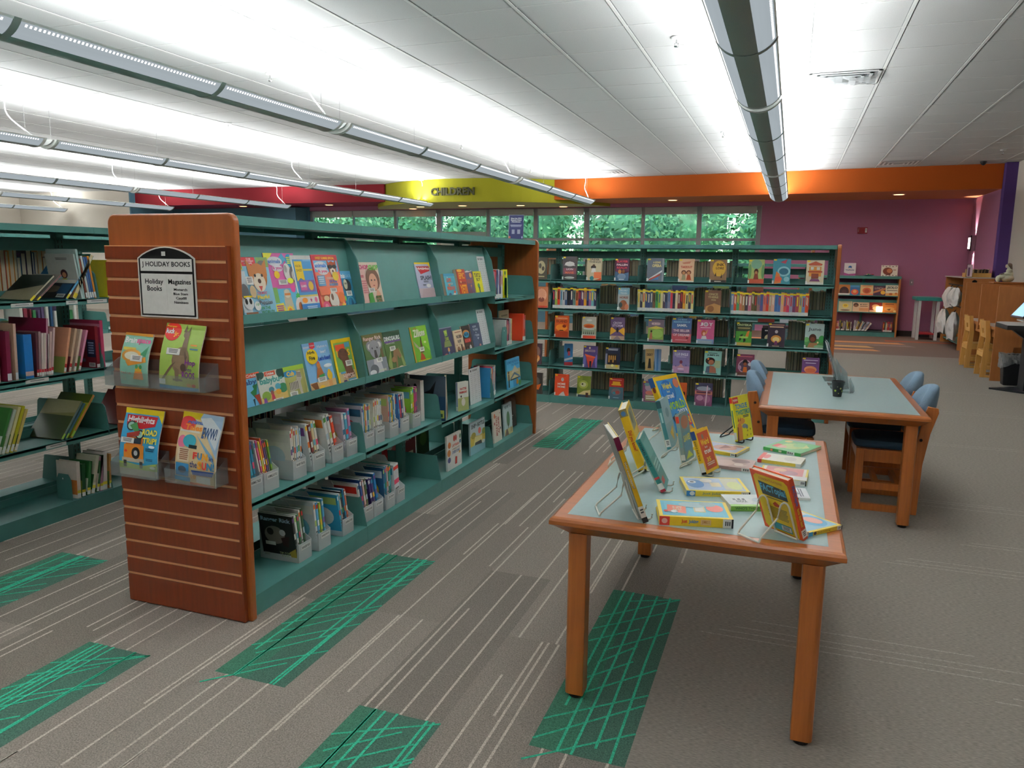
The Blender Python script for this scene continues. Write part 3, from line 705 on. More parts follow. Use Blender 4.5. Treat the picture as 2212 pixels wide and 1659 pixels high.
# ================= right-hand corner =================
def carrel():
    root=empty('study_carrel',(2.75,11.75,0)); tag(root,'orange-brown wooden study carrel with three dividers against the right wall','carrel'); ox,oy=2.75,11.75
    def bl(b,n,**k): b.v=[(x-ox,y-oy,z) for x,y,z in b.v]; return b.build(n,root,**k)
    for i,y in enumerate((10.80,11.75,12.70)):
        b=B(); 
        if i==0: pts=[(2.38,0),(2.56,0),(2.60,.42),(2.86,.44),(3.0,.3),(3.22,.3),(3.22,1.16),(2.38,1.16)]
        else: pts=[(2.385,.0),(3.22,.0),(3.22,1.16),(2.385,1.16)] if i==2 else [(2.385,.56),(3.22,.56),(3.22,1.16),(2.385,1.16)]
        b.prism(pts,'y',y-.012,y+.012,'carrel_wood'); bl(b,'divider',bevel=.003)
    b=B(); b.box(3.222,10.79,.3,3.244,12.71,1.165,'carrel_wood'); bl(b,'back_panel')
    b=B(); b.box(2.66,12.42,1.161,3.22,12.71,1.176,'carrel_wood'); bl(b,'top_cap')
    for y0,y1 in ((10.813,11.737),(11.763,12.687)):
        b=B(); b.box(2.41,y0,.625,3.22,y1,.65,'grey_lam'); bl(b,'desk_surface'); b=B(); b.box(2.395,y0,.62,2.41,y1,.652,'carrel_wood'); b.box(2.42,y0,.52,2.435,y1,.624,'carrel_wood'); bl(b,'edge_band')
carrel()
b=B(); b.face([(2.9,11.2,.66),(3.06,11.2,.66),(3.04,11.35,.80),(2.93,11.35,.80)]); 
b=B(); b.prism([(0,0),(.11,0),(.055,.10)],'x',0,.15,'print','e9e9f0'); tag(b.build('folded_card',loc=(2.52,10.93,.651)),'small white folded paper card standing on the carrel desk','card')
def wood_chair(label,y0):
    root=empty('wooden_chair',(2.5,y0+.175,0)); tag(root,label,'chair','plank chairs at the study carrel'); W='birch'
    for s in (-1,1):
        y=s*.163; b=B(); a,c=y-.011,y+.011
        b.prism([(-.165,0),(-.105,0),(-.105,.62),(-.165,.62)][:0] or [(-.17,0),(-.105,0),(-.095,.36),(-.09,.50),(-.12,.72),(-.165,.72),(-.145,.50),(-.158,.36)],'y',a,c,W)
        b.prism([(.10,0),(.16,0),(.16,.34),(.10,.34)],'y',a,c,W); b.box(-.10,a+.0005,.26,.10,c-.0005,.34,W); b.box(-.105,a+.0005,.10,.10,c-.0005,.15,W); b.box(-.105,a+.0005,.0,.10,c-.0005,.03,W)
        b.build('side_frame',root,bevel=.002)
    b=B(); b.box(-.15,-.151,.318,.165,.151,.338,W); b.build('seat',root,bevel=.003)
    b=B(); b.box(-.158,-.151,.26,-.14,.151,.316,W); b.box(-.115,-.151,.09,-.10,.151,.14,W); b.build('stretcher',root)
    b=B(); T=tf((-.128,0,.50),0,0,rad(-8)); b.box(-.008,-.151,0,.008,.151,.05,W,T=T); b.box(-.008,-.151,.115,.008,.151,.215,W,T=T); b.box(-.008,-.151,.05,.008,-.045,.115,W,T=T); b.box(-.008,.045,.05,.008,.151,.115,W,T=T); b.build('backrest',root)
wood_chair('small plain wooden plank chair at the study carrel, farther one',12.03)
wood_chair('small plain wooden plank chair at the study carrel, nearer one',11.08)
def rack():
    root=empty('bag_rack',(2.9,15.25,0)); tag(root,'wooden-ended open rack with hanging bags beside the carrel','rack'); ox,oy=2.9,15.25
    def bl(b,n,**k): b.v=[(x-ox,y-oy,z) for x,y,z in b.v]; return b.build(n,root,**k)
    for y in (14.43,15.98): b=B(); b.box(2.66,y-.014,0,3.10,y+.014,1.19,'carrel_wood'); bl(b,'side_panel',bevel=.003)
    b=B(); b.box(2.64,14.41,1.191,3.11,16.0,1.205,'grey_lam'); bl(b,'top')
    b=B(); b.box(3.0,14.446,.02,3.02,15.964,1.18,'green_metal'); b.box(2.70,14.446,.08,3.0,15.964,.10,'green_metal'); bl(b,'back_panel')
    for z in (1.06,.70): b=B(); b.tube([(2.72,14.446,z),(2.72,15.964,z)],.012,'black_metal'); bl(b,'hanging_rail')
rack()
def bag(label,x,y,z0,z1,w,seed):
    R=random.Random(seed); root=empty('plastic_bag',(x,y,z1)); tag(root,label,'bag'); b=B(); n=22; k=12; vs=[];fs=[]; h=z1-z0
    ph=[R.uniform(0,6) for _ in range(5)]
    for j in range(k+1):
        u=j/k; wy=w*(.42+.58*min(1,u*1.6)); dx=.028+.075*math.sin(min(1,u*1.15)*PI*.85)
        for i in range(n):
            a=2*PI*i/n; f=1+.10*sin(5*a+ph[0]+3*u)+.06*sin(9*a+ph[1]-4*u)+.05*R.uniform(-1,1)
            vs.append((dx*cos(a)*f-.01*u,wy/2*sin(a)*f,-h*u+(.02*sin(3*a+ph[2]) if 0<j else 0)))
    for j in range(k):
        for i in range(n): fs.append((j*n+i,j*n+(i+1)%n,(j+1)*n+(i+1)%n,(j+1)*n+i))
    fs.append(tuple(k*n+i for i in range(n))); b.mesh(vs,fs,'bag_film'); b.build('bag_film',root,smooth=True)
    b=B(); b.tube([(0,-.03,0),(.02,-.01,.035),(.03,.01,.035),(0,.03,0)],.005,'black_plastic'); b.build('hanger_hook',root)
M['bag_film']=mat('bag_film','d9d6d3',rough=.35,noise=(9,.1),bump=(22,.9,.03))
bag('white translucent plastic bag hanging at the top rail, nearer one',2.60,14.62,.74,1.03,.36,1)
bag('white translucent plastic bag hanging at the top rail, farther one',2.60,15.10,.68,1.03,.40,2)
bag('white translucent plastic bag on the lower rail, farther one',2.57,15.35,.22,.635,.42,3)
bag('white translucent plastic bag on the lower rail, nearer one',2.62,14.72,.16,.62,.40,4)
def toy_table():
    root=empty('craft_table',(2.42,16.35,0)); tag(root,'small table with teal top, white legs and red lower shelf','table'); 
    b=B(); b.box(-.2,-.28,.735,.24,.28,.80,'teal_paint'); b.build('table_top',root,bevel=.01)
    for x in (-.13,.18):
        for y in (-.22,.22): b=B(); b.box(x-.025,y-.025,0,x+.025,y+.025,.735,'white_plastic'); b.build('leg',root)
    b=B(); b.box(-.10,-.19,.10,.155,.19,.13,'red_paint'); b.build('lower_shelf',root)
toy_table()
def low_shelf():
    root=empty('low_bookshelf',(1.05,16.45,0)); tag(root,'low three-tier bookshelf with wooden ends against the purple wall','bookshelf'); x0,x1=-.92,.90
    for x in (x0,x1): b=B(); b.box(x,0,0,x+.03,.34,1.155,'carrel_wood'); b.build('end_panel',root,bevel=.004)
    b=B(); b.box(x0-.005,-.01,1.157,x1+.035,.345,1.172,'green_metal'); b.box(x0-.003,-.01,1.12,x1+.033,-.006,1.157,'green_metal'); b.build('canopy',root)
    for z in (.80,.475): 
        b=B(); b.box(x0+.031,.0,z-.016,x1-.001,.30,z-.004,'green_metal'); b.box(x0+.031,-.004,z-.018,x1-.001,0,z,'green_metal'); b.build('shelf',root)
        b=B(); b.face([(x0+.031,.03,z),(x1-.001,.03,z),(x1-.001,.12,z+.24),(x0+.031,.12,z+.24)],'green_metal'); b.build('sloping_back',root)
    b=B(); b.box(x0+.031,0,.0,x1-.001,.004,.098,'green_metal'); b.box(x0+.031,0,.086,x1-.001,.30,.098,'green_metal'); b.build('base_shelf',root)
    for x in (-.30,.30): b=B(); b.box(x-.02,.305,.02,x+.02,.335,1.15,'green_metal'); b.build('upright',root)
low_shelf()
def trash():
    root=empty('waste_bin',(2.52,10.50,0)); tag(root,'black waste bin with clear liner in front of the carrel','bin')
    b=B(); vs=[(-.075,-.065,0),(.075,-.065,0),(.075,.065,0),(-.075,.065,0),(-.105,-.09,.36),(.105,-.09,.36),(.105,.09,.36),(-.105,.09,.36)]
    b.mesh(vs,[(0,3,2,1),(0,1,5,4),(1,2,6,5),(2,3,7,6),(3,0,4,7)],'black_plastic'); b.build('body',root,bevel=.012)
    R=random.Random(3); b=B(); n=40; rows=7; vs=[];fs=[]
    for j in range(rows):
        u=j/(rows-1)
        for i in range(n):
            a=2*PI*i/n; f=1.0/max(abs(cos(a))/.118,abs(sin(a))/.103)*(1+.05*R.uniform(-1,1)+.05*sin(6*a+3*u)); vs.append((f*cos(a),f*sin(a),.375-.14*u*(1+.25*sin(2*a+1))+.006*R.uniform(-1,1)))
    for j in range(rows-1):
        for i in range(n): fs.append((j*n+i,j*n+(i+1)%n,(j+1)*n+(i+1)%n,(j+1)*n+i))
    b.mesh(vs,fs,'liner'); b.build('liner',root)
trash()
def kiosk():
    root=empty('computer_stand',(2.62,10.02,0)); tag(root,'black pedestal computer stand cut off by the right edge','desk')
    b=B(); b.prism([(-.40,.03),(-.06,.26),(.30,.26),(.45,0),(.30,-.26),(-.12,-.20)],'z',0,.02,'desk_black'); b.build('foot',root)
    b=B(); b.box(-.10,-.12,.02,.14,.12,.71,'desk_black'); b.prism([(-.10,.58),(-.26,.705),(-.10,.705)],'y',-.05,.05,'desk_black'); b.build('column',root)
    b=B(); b.prism([(-.36,-.30),(.45,-.30),(.45,.30),(-.30,.30),(-.36,.22)],'z',.712,.76,'desk_black'); b.build('desk_top',root); b=B(); b.prism([(-.355,-.295),(.45,-.295),(.45,.295),(-.295,.295),(-.355,.215)],'z',.7605,.766,'white_plastic'); b.build('surface',root)
    m=empty('monitor',(2.60,9.98,.767)); tag(m,'black-framed computer monitor tilted on the pedestal stand','monitor')
    b=B(); T=tf((-.20,0,.07),rad(8),0,rad(38)); b.box(-.01,-.16,.0,.012,.16,.26,'desk_black',T=T); b.build('frame',m)
    b=B(); b.box(-.0112,-.148,.015,-.0101,.148,.25,'screen',T=T); b.build('screen',m); b=B(); b.box(-.17,-.12,.03,.06,.12,.045,'white_plastic'); b.box(-.06,-.05,0,.05,.05,.03,'white_plastic'); b.box(-.03,-.03,.045,.02,.03,.15,'desk_black'); b.build('base',m)
kiosk()
def sconce():
    root=empty('wall_sconce',(3.129,16.35,1.80)); tag(root,'metal wall sconce glowing up and down on the purple wall','lamp')
    b=B(); b.box(-.09,-.10,-.14,-.075,.10,.14,'chrome'); b.box(-.09,.085,-.14,0,.10,.14,'chrome'); b.box(-.09,-.10,-.14,0,-.085,.14,'chrome'); b.build('shade',root)
    b=B(); b.box(-.05,-.05,-.08,-.02,.05,.08,'sconce_glow'); b.build('bulb',root)
    b=B(); b.box(-.105,-.06,-.10,-.0905,.02,.10,'sconce_glow'); b.build('front_diffuser',root)
    for s in (1,-1):
        ld=bpy.data.lights.new('lamp','SPOT'); ld.energy=30; ld.color=(1,.9,.8); ld.spot_size=rad(50); ld.spot_blend=.7; ld.shadow_soft_size=.02
        lo=bpy.data.objects.new('lamp',ld); COL.objects.link(lo); lo.parent=root; lo.location=(-.045,0,.10*s); lo.rotation_euler=(PI if s>0 else 0,0,0) if False else (rad(180 if s>0 else 0),rad(8*s),0)
sconce()
b=B(); b.box(-.09,-.03,-.062,.09,0,.062,'print','8e1622'); b.box(.045,-.034,-.04,.08,-.0301,.045,'print','e6e6e6'); b.box(.05,-.0345,-.0,.075,-.0341,.03,'print','b8b8b8'); paint(b,[t('FIRE',.06,.3,.12,.85,'f0e0e0',1,1)],.18,.124,lambda x,d,z:(x-.09,-.03-d,z-.062))
tag(b.build('fire_alarm',loc=(1.254,WY-.0005,2.05)),'red fire alarm strobe on the purple wall','alarm')
b=B(); b.box(-.035,-.008,-.06,.035,0,.06,'print','8d7f88'); b.box(-.008,-.012,-.015,.008,-.0081,.015,'print','d9d5d5'); tag(b.build('light_switch',loc=(2.207,WY-.0005,1.057)),'small grey light switch on the purple wall beside the low bookshelf','switch')
# figurine on the carrel
def figurine():
    root=empty('figurine',(3.0,13.05,1.207)); 
    b=B(); b.box(-.14,-.12,0,.16,.12,.0,'figurine')
    root.location=(2.82,12.56,1.1765); tag(root,'pale seated girl figurine with brown hair on the carrel top','figurine')
    b=B(); b.ball((.03,0,.05),(.085,.07,.055),'figurine'); b.ball((.05,0,.10),(.05,.045,.075),'figurine'); b.ball((.045,0,.155),(.042,.055,.035),'figurine'); b.ball((-.03,0,.075),(.06,.06,.035),'figurine'); b.ball((-.08,0,.045),(.035,.055,.048),'figurine')
    b.ball((.012,-.035,.115),(.038,.016,.02),'figurine'); b.ball((.012,.035,.115),(.038,.016,.02),'figurine'); b.ball((.04,0,.185),(.014,.014,.022),'figurine'); b.ball((.03,0,.222),(.03,.027,.034),'figurine'); b.ball((.0,0,.218),(.008,.006,.007),'figurine')
    o=b.build('body',root); md=o.modifiers.new('join','REMESH'); md.mode='VOXEL'; md.voxel_size=.006; md.use_smooth_shade=True; ms=o.modifiers.new('soft','SMOOTH'); ms.iterations=3
    b=B(); b.ball((.042,0,.232),(.034,.034,.034),'hair_brown'); b.ball((.062,0,.18),(.018,.03,.06),'hair_brown'); o=b.build('hair',root); md=o.modifiers.new('join','REMESH'); md.mode='VOXEL'; md.voxel_size=.006; md.use_smooth_shade=True
    b=B(); b.ball((.002,0,.221),(.010,.020,.024),'skin_clay'); b.build('face',root,smooth=True)
    b=B(); T=tf((-.035,0,.108),0,0,rad(-15)); b.box(-.028,-.03,0,.02,.03,.012,'hair_brown',T=T); b.build('book',root)
figurine()
# ================= magazines on the sloping shelves =================
STK=r(.0,0,1,1,'f2f2ee')
def sticker(x,y,w=.26,h=.09): return [r(x,y,x+w,y+h,'f4f3ee'),L(x+w*.15,y+h*.2,x+w*.85,y+h*.85,3,'777')]
def dog(cx,cy,s,c1='b5713a',c2='f0e2cc',c3='4a2a1a'):
    return [p(c1,(cx-s,cy+s*1.05),(cx-s*.35,cy+s*.55),(cx-s*.9,cy+s*.1)),p(c1,(cx+s,cy+s*1.05),(cx+s*.35,cy+s*.55),(cx+s*.9,cy+s*.1)),e(cx,cy+.1*s,s*.85,s*.72,c1),e(cx,cy-.22*s,s*.6,s*.5,c2),e(cx,cy-.15*s,s*.17,s*.13,c3,10),e(cx-.35*s,cy+.15*s,s*.11,s*.09,'1c1410',8),e(cx+.35*s,cy+.15*s,s*.11,s*.09,'1c1410',8),p('c0504a',(cx-s*.2,cy-s*.42),(cx,cy-s*.72),(cx+s*.2,cy-s*.42))]
MAG={}
MAG['puppies']=('8fc3dc',[r(0,.0,1,.10,'f4f4f0'),r(.05,.0,.40,.13,'8a5a3a'),r(.0,.13,.25,.78,'dfe9ef'),r(.18,.86,.62,1,'c22a38'),t('THE',.36,.955,.5,.985,'fff'),t('SWEETEST',.22,.92,.58,.95,'fff'),t('ANIMAL',.27,.89,.53,.915,'fff'),r(.64,.84,1,1,'7fa05a'),e(.8,.9,.12,.05,'6a6a68'),r(0,.80,.20,.92,'e2e53c'),t('tales',.02,.82,.19,.89,'3c7a30'),dog(.62,.66,.3),e(.12,.45,.12,.13,'5a5a5c'),e(.36,.45,.09,.1,'c9b08a'),r(.05,.36,.3,.39,'f0d820'),e(.17,.27,.14,.1,'f2f2f2'),e(.1,.3,.04,.05,'222',8),e(.22,.3,.04,.05,'222',8),e(.40,.22,.09,.075,'f6f6f4'),t('10',.36,.22,.44,.26,'3a9a48'),sticker(.22,.56,.2,.13),t('THE MOST',.46,.40,.76,.44,'c8305a'),t('Playful',.44,.31,.80,.385,'e8c820',2),t('Puppies',.46,.225,.86,.30,'5a5a60',2),t('IN THE',.50,.155,.76,.205,'2f7f4a',2),t('WORLD!',.46,.085,.86,.14,'2f7f4a',2)])
MAG['animals_pink']=('c75a9a',[p('e4e04a',(0,1),(.3,1),(0,.8)),p('4aa8cc',(.45,.92),(.6,1),(.7,.9),(.55,.82)),e(.82,.88,.14,.11,'2a9ac0'),L(.72,.82,.92,.94,4,'ecea50'),e(.32,.87,.24,.075,'f2f2f6'),t('animals',.1,.84,.5,.90,'2a6ab0',2),e(.36,.76,.18,.055,'f2f2f6'),t('& you',.2,.73,.5,.79,'c03a8a',2),e(.66,.70,.12,.14,'e9e6e2'),e(.62,.75,.05,.06,'8a8684'),e(.85,.66,.13,.13,'6a5f5c'),e(.86,.64,.07,.08,'f0eee8'),e(.3,.66,.09,.06,'f2c830'),e(.70,.56,.1,.045,'d8e030'),sticker(.30,.50,.3,.08),r(0,.0,1,.44,'68b8d8'),r(.0,.22,.2,.46,'6a9a50'),p('c2b8a0',(.3,.0),(.66,.0),(.58,.42),(.4,.42)),e(.49,.36,.1,.07,'e0d8c2'),r(.40,.33,.60,.365,'c87a3a'),e(.72,.43,.08,.06,'d84a90'),star(.84,.3,.09,.07,'3aa048',8,.7),e(.85,.12,.16,.17,'f3e9e4'),e(.86,.13,.07,.08,'b06a40'),p('e9d84a',(.02,.0),(.36,.0),(.30,.22),(.04,.2)),L(.06,.02,.28,.18,5,'a04a8a'),star(.47,.08,.13,.1,'f0d030',9,.7),e(.47,.08,.06,.05,'e07a30')])
MAG['blue_panels']=('f2f1ee',[r(.06,.0,.94,.93,'4a90c4'),p('e9c832',(.12,.9),(.48,.9),(.48,.56),(.30,.62),(.12,.56)),t('KICK',.17,.80,.42,.84,'6a4a20'),t('DAZZ',.17,.73,.42,.77,'6a4a20'),r(.55,.90,.94,.93,'7ab0d8'),r(.48,.74,.94,.77,'d8c040'),r(.16,.38,.9,.58,'7a5aa0'),r(.2,.41,.5,.55,'c45a90'),t('GAMES',.22,.46,.48,.5,'fff'),e(.7,.48,.12,.08,'d8b040'),r(.06,.30,.94,.33,'e0cb70'),r(.06,.18,.94,.30,'f2ece6'),e(.26,.24,.13,.045,'e08a30'),star(.56,.24,.06,.045,'c04a7a'),e(.8,.24,.07,.045,'d06a90'),r(.06,0,.94,.18,'3a7ab8'),L(.3,.05,.8,.14,3,'cfe0f0')])
MAG['animals_summer']=('c63a4a',[r(.04,.0,.96,.9,'e98a70'),r(.02,.90,.98,.985,'b0202c'),t('SWEET SUMMER SPECIAL',.14,.92,.88,.965,'f2c020',2),r(.04,.70,.96,.9,'7ab8dc'),e(.28,.80,.25,.085,'f4f4f6'),t('animals',.06,.78,.5,.85,'2a70b8',2),e(.34,.71,.2,.06,'f4f4f6'),t('& you',.14,.68,.5,.74,'c4306a',2),dog(.72,.74,.18,'b0502c','f2e6da'),e(.64,.79,.09,.035,'1c1a1c'),e(.80,.79,.09,.035,'1c1a1c'),r(.06,.46,.34,.64,'5a90b8'),L(.09,.48,.31,.62,4,'d8e6ee'),t('OODLES',.40,.57,.66,.61,'e9e0d0',2),t('OF FUN',.48,.51,.78,.555,'3a6ac0',2),t('INSIDE!',.46,.455,.80,.50,'2a90c0',2),e(.76,.62,.12,.08,'e8c840'),r(.04,.30,.96,.44,'e87a58'),sticker(.44,.34,.26,.075),e(.52,.20,.18,.15,'efe6dc'),e(.46,.26,.05,.06,'7a5a4a'),e(.18,.10,.14,.10,'e05a80'),e(.18,.10,.07,.05,'f2a0b0'),e(.82,.24,.13,.10,'d8703a'),star(.86,.08,.12,.09,'f0d050',7),t('TALK',.38,.07,.60,.11,'d85a30',2),e(.22,.24,.1,.05,'f0d0a0')])
MAG['brain_blue']=('2f7898',[r(0,.8,1,1,'5aa0cc'),t('Brain',.04,.82,.46,.94,'fff',2),t('space',.46,.81,.94,.91,'a8d8f0',1),e(.5,.62,.34,.17,'3a3a3c'),e(.38,.66,.16,.13,'c9c4a8'),e(.34,.68,.03,.03,'222',8),e(.44,.68,.03,.03,'222',8),sticker(.30,.36,.48,.13),e(.55,.18,.32,.17,'5aa8c0'),e(.55,.18,.27,.14,'2f7898'),p('1c4868',(.5,.05),(.8,.12),(.62,.3)),e(.12,.30,.07,.07,'8cc050'),e(.2,.04,.16,.08,'d8a860'),e(.9,.06,.16,.1,'1f3050')])
MAG['girl_chop']=('e9d6c4',[r(0,.0,.3,.9,'e2b8ae'),r(.04,.66,.2,.72,'c46a70'),L(.04,.3,.28,.6,6,'cc7a80'),e(.62,.62,.34,.26,'6b452c'),e(.62,.56,.21,.19,'e0a98c'),e(.54,.60,.04,.02,'3a2a20',8),e(.70,.60,.04,.02,'3a2a20',8),e(.62,.48,.05,.015,'b04a4a',8),p('3f8a3a',(.22,.0),(.52,.0),(.46,.34),(.26,.30)),p('e0a98c',(.62,.2),(.9,.05),(.86,.3),(.72,.42)),t('CHOP',.02,.84,.48,.94,'c02a6a',2),t('CHOP',.50,.82,.98,.94,'5aa838',2),sticker(.30,.33,.3,.1),t('ONE',.58,.19,.88,.25,'3a6a30',2),t('BITE',.58,.115,.88,.175,'3a6a30',2),t('BITE',.60,.05,.88,.10,'3a6a30',2),r(0,0,.55,.045,'f2eee6')])
MAG['splash']=('c2c4dc',[r(0,.955,1,1,'ecd028'),p('ecd028',(.8,1),(1,1),(1,.84)),p('b8222c',(.06,.90),(.92,.90),(.92,.78),(.3,.70)),t('Highlights',.1,.79,.9,.875,'fff',2),t('SPLASH!',.22,.55,.96,.66,'3a4058',2,0),L(.38,.48,.7,.53,2,'555a70'),L(.3,.40,.5,.44,2,'444a5a'),e(.66,.40,.15,.05,'f4f4f4'),r(0,0,1,.34,'d8c4c8')]+[r(.05+.02*i,.02+.035*i,.98-.03*(i%3),.026+.035*i,'b07a80') for i in range(9)])
MAG['babybug_blue']=('6fb6dc',[r(.28,.87,1,1,'d8532c'),t('Cricket',.34,.90,1,.975,'fff'),t('baby',.04,.66,.8,.84,'1f4a88',2),p('1f6a38',(.4,.5),(.75,.62),(.6,.3)),p('1f6a38',(.55,.66),(.8,.7),(.66,.4)),p('a03a28',(.55,.4),(.8,.42),(1,.0),(.8,.0)),p('1c3a4a',(.45,.3),(.55,.32),(.5,.05))])
MAG['babybug']=('e9ece0',[e(.05,.93,.22,.14,'1f4a40'),e(.92,.9,.2,.17,'1f4a40'),r(.28,.86,.68,.985,'cf4f2c'),t('Cricket',.33,.885,.63,.96,'fff',2),t('babybug',.06,.60,.92,.84,'4f9a92',2),p('d9b86a',(0,0),(1,0),(1,.35),(.6,.42),(0,.3)),e(.2,.32,.16,.13,'7a9a3a'),e(.86,.45,.17,.14,'2f7a50'),e(.68,.52,.11,.09,'5aa8c0'),e(.42,.47,.1,.08,'3f8a98'),e(.42,.38,.06,.07,'8a4a40'),e(.66,.37,.1,.08,'e0a030'),p('c03a50',(.36,.18),(.5,.18),(.47,.34),(.39,.34)),p('7a4a9a',(.05,.1),(.2,.1),(.16,.28),(.08,.26)),p('d8702c',(.0,.0),(.3,.0),(.26,.14),(.06,.14)),sticker(.42,.04,.36,.15)])
MAG['cub']=('a5a35c',[r(0,.87,1,1,'9cc03a'),e(.3,.78,.34,.1,'2a84b4'),t('Cub',.16,.71,.5,.85,'f0c030',2),p('c8c0b0',(.15,.2),(.2,.5),(.55,.56),(.6,.8),(.78,.82),(.82,.6),(.72,.5),(.74,.1),(.64,.1),(.6,.3),(.4,.28),(.36,.05),(.26,.05))]+[p('3a3430',(.2+.07*i,.52),(.23+.07*i,.53),(.21+.07*i,.3),(.19+.07*i,.3)) for i in range(6)]+[p('3a3430',(.58,.66+.04*i),(.78,.63+.04*i),(.78,.645+.04*i),(.58,.675+.04*i)) for i in range(4)]+[sticker(.12,.08,.36,.17),r(.93,.05,.96,.85,'c8c48a')])
MAG['read_chickens']=('7fb2dc',[r(.02,.9,.24,.94,'cfe0f4'),p('c62c3c',(.26,1),(.46,1),(.46,.9),(.36,.87),(.26,.9)),t('Highlights',.27,.925,.45,.955,'fff'),e(.28,.73,.22,.15,'f0cc28'),t('High',.14,.76,.40,.84,'2a2a20',2),t('Five',.16,.66,.38,.74,'2a2a20',2),t('¡Vamos a',.52,.86,.92,.93,'fff',1),t('leer!',.62,.76,.84,.83,'fff',1),t("Let's Read!",.50,.62,.98,.71,'1f4ca8',2),e(.8,.50,.16,.04,'eef4fa'),r(0,.0,1,.22,'d8b078'),r(0,0,1,.08,'6aa84a'),p('a8622c',(.28,.28),(.62,.28),(.52,.5),(.44,.58),(.34,.42)),e(.44,.54,.07,.06,'b8743a'),p('c0392b',(.40,.58),(.50,.58),(.45,.63)),p('2f8a48',(.38,.34),(.62,.36),(.56,.24),(.42,.24)),e(.80,.3,.1,.09,'ecc030'),e(.80,.38,.05,.045,'ecc030'),e(.42,.07,.12,.07,'e8b830'),p('7a4a28',(0,.2),(.25,.22),(.3,.0),(.22,.0)),r(.7,.0,.84,.2,'d89a5a'),sticker(.30,.20,.34,.10)])
MAG['hippo']=('f0c818',[r(.08,.03,.92,.92,'6fa04a'),r(.14,.74,.62,.88,'d8502c'),t('KIDS',.16,.62,.84,.76,'f0b020',2),r(.62,.8,.88,.9,'5aa0b8'),r(.08,.03,.92,.3,'c8b080'),e(.46,.66,.26,.13,'5e3a2c'),p('6b4434',(.3,.66),(.7,.6),(.86,.2),(.5,.14)),e(.36,.73,.05,.03,'4a2c22',8),e(.6,.71,.05,.03,'4a2c22',8),r(.16,.26,.4,.30,'4a90b8'),sticker(.5,.40,.34,.12),t('HIPPOS',.26,.15,.8,.25,'e8502c',2),t('HIPPOS',.255,.155,.795,.245,'f6f0e8',1),r(.46,.10,.86,.13,'5aa0c8'),p('4a3a70',(.2,.03),(.4,.03),(.38,.12),(.22,.12)),r(.5,.03,.92,.1,'f2f2ee')])
MAG['koala']=('5a7a4a',[r(0,.78,1,1,'6a6a3a'),t('Ranger Rick',.05,.83,.93,.95,'c8343c',2),t('Ranger Rick',.06,.835,.92,.945,'f0ece8',1),p('6a5a3a',(.78,.4),(.9,.4),(.86,.86),(.74,.86)),r(0,0,1,.42,'8a9098'),e(.28,.72,.16,.12,'8a8a90'),e(.74,.74,.16,.12,'8a8a90'),e(.28,.71,.1,.07,'e0dedc'),e(.74,.73,.1,.07,'e0dedc'),e(.5,.64,.26,.22,'9a9aa0'),p('3a3638',(.45,.62),(.55,.62),(.58,.46),(.5,.42),(.43,.46)),e(.38,.67,.03,.025,'222',8),e(.62,.67,.03,.025,'222',8),p('d0d0d4',(.28,.08),(.74,.08),(.66,.42),(.34,.42)),e(.3,.18,.2,.12,'60646a'),sticker(.48,.33,.28,.1),t('QUOKKAS',.5,.1,.86,.16,'e0e4c0',2),e(.2,.12,.16,.06,'e8e8e8'),r(.02,.02,.24,.07,'f0f0ee')])
MAG['dino']=('52703c',[r(0,.8,1,1,'2f4f3a'),t('DINOSAURS',.04,.77,.94,.88,'fff',2),r(.04,.73,.96,.765,'6a4a8a'),t('PREHISTORIC',.1,.69,.6,.725,'f0f0f0'),p('8a9a58',(0,.2),(.3,.6),(.2,.0)),p('8a9a58',(1,.15),(.75,.6),(.86,.0)),sticker(.26,.52,.32,.11),p('8a6a4a',(.3,.25),(.42,.52),(.7,.56),(.84,.36),(.7,.3),(.6,.4),(.5,.05),(.42,.05),(.46,.3)),e(.36,.3,.12,.07,'9a7450'),r(0,0,1,.1,'b09a80'),e(.7,.08,.14,.04,'d8c0b0')])
MAG['zoo_green']=('6fae32',[p('8cc83a',(.4,1),(1,1),(1,.3),(.5,.6)),r(0,.0,.06,1,'c8803a'),t('ZOO',.2,.93,.4,.965,'e05030',1),t('Zillions',.16,.72,.86,.92,'f6f2e6',2),p('b0a890',(.08,.65),(.45,.4),(.5,.3),(.16,.5)),p('3f6a28',(.5,.72),(.58,.7),(.56,.4),(.5,.4)),p('c04a2a',(.3,.12),(.62,.12),(.56,.24),(.42,.32)),p('6b4a30',(.4,.3),(.6,.3),(.56,.6),(.5,.66)),e(.76,.56,.08,.03,'d8e8b0'),sticker(.36,.34,.28,.11),t('STRANGERS',.16,.07,.86,.12,'f0d820',2),r(.12,.01,.6,.05,'f0d820')])
MAG['navy_zombie']=('40405f',[p('8fae4a',(.35,.9),(.62,.92),(.6,.72),(.4,.7)),t('THE',.38,.78,.58,.88,'d4dc6a',2),t('ZOMBIE',.36,.56,.66,.68,'a8b84a',2),p('8a9a5a',(.3,.55),(.7,.55),(.8,.35),(.2,.36)),e(.5,.25,.08,.08,'d8a060'),p('5a8ab8',(.44,.06),(.56,.06),(.54,.2),(.46,.2)),e(.25,.08,.14,.07,'c86a5a'),e(.8,.08,.1,.05,'7aa0c0'),r(0,.97,1,1,'8a8aa0')])
MAG['cream_ruby']=('e6d0ae',[t('NUBS',.26,.66,.8,.80,'2a2a30',2),t('RUBY',.34,.48,.74,.60,'2a2a30',2),L(.15,.88,.85,.93,1,'a0503a'),e(.3,.2,.16,.14,'4a3a30'),e(.3,.26,.09,.07,'b07a50'),p('5a3426',(.55,.05),(.8,.05),(.75,.4),(.62,.42)),e(.78,.72,.1,.06,'a85a3a'),star(.15,.4,.06,.05,'a85a3a'),star(.5,.42,.05,.04,'3a2a20'),e(.85,.2,.08,.1,'a86a48')])
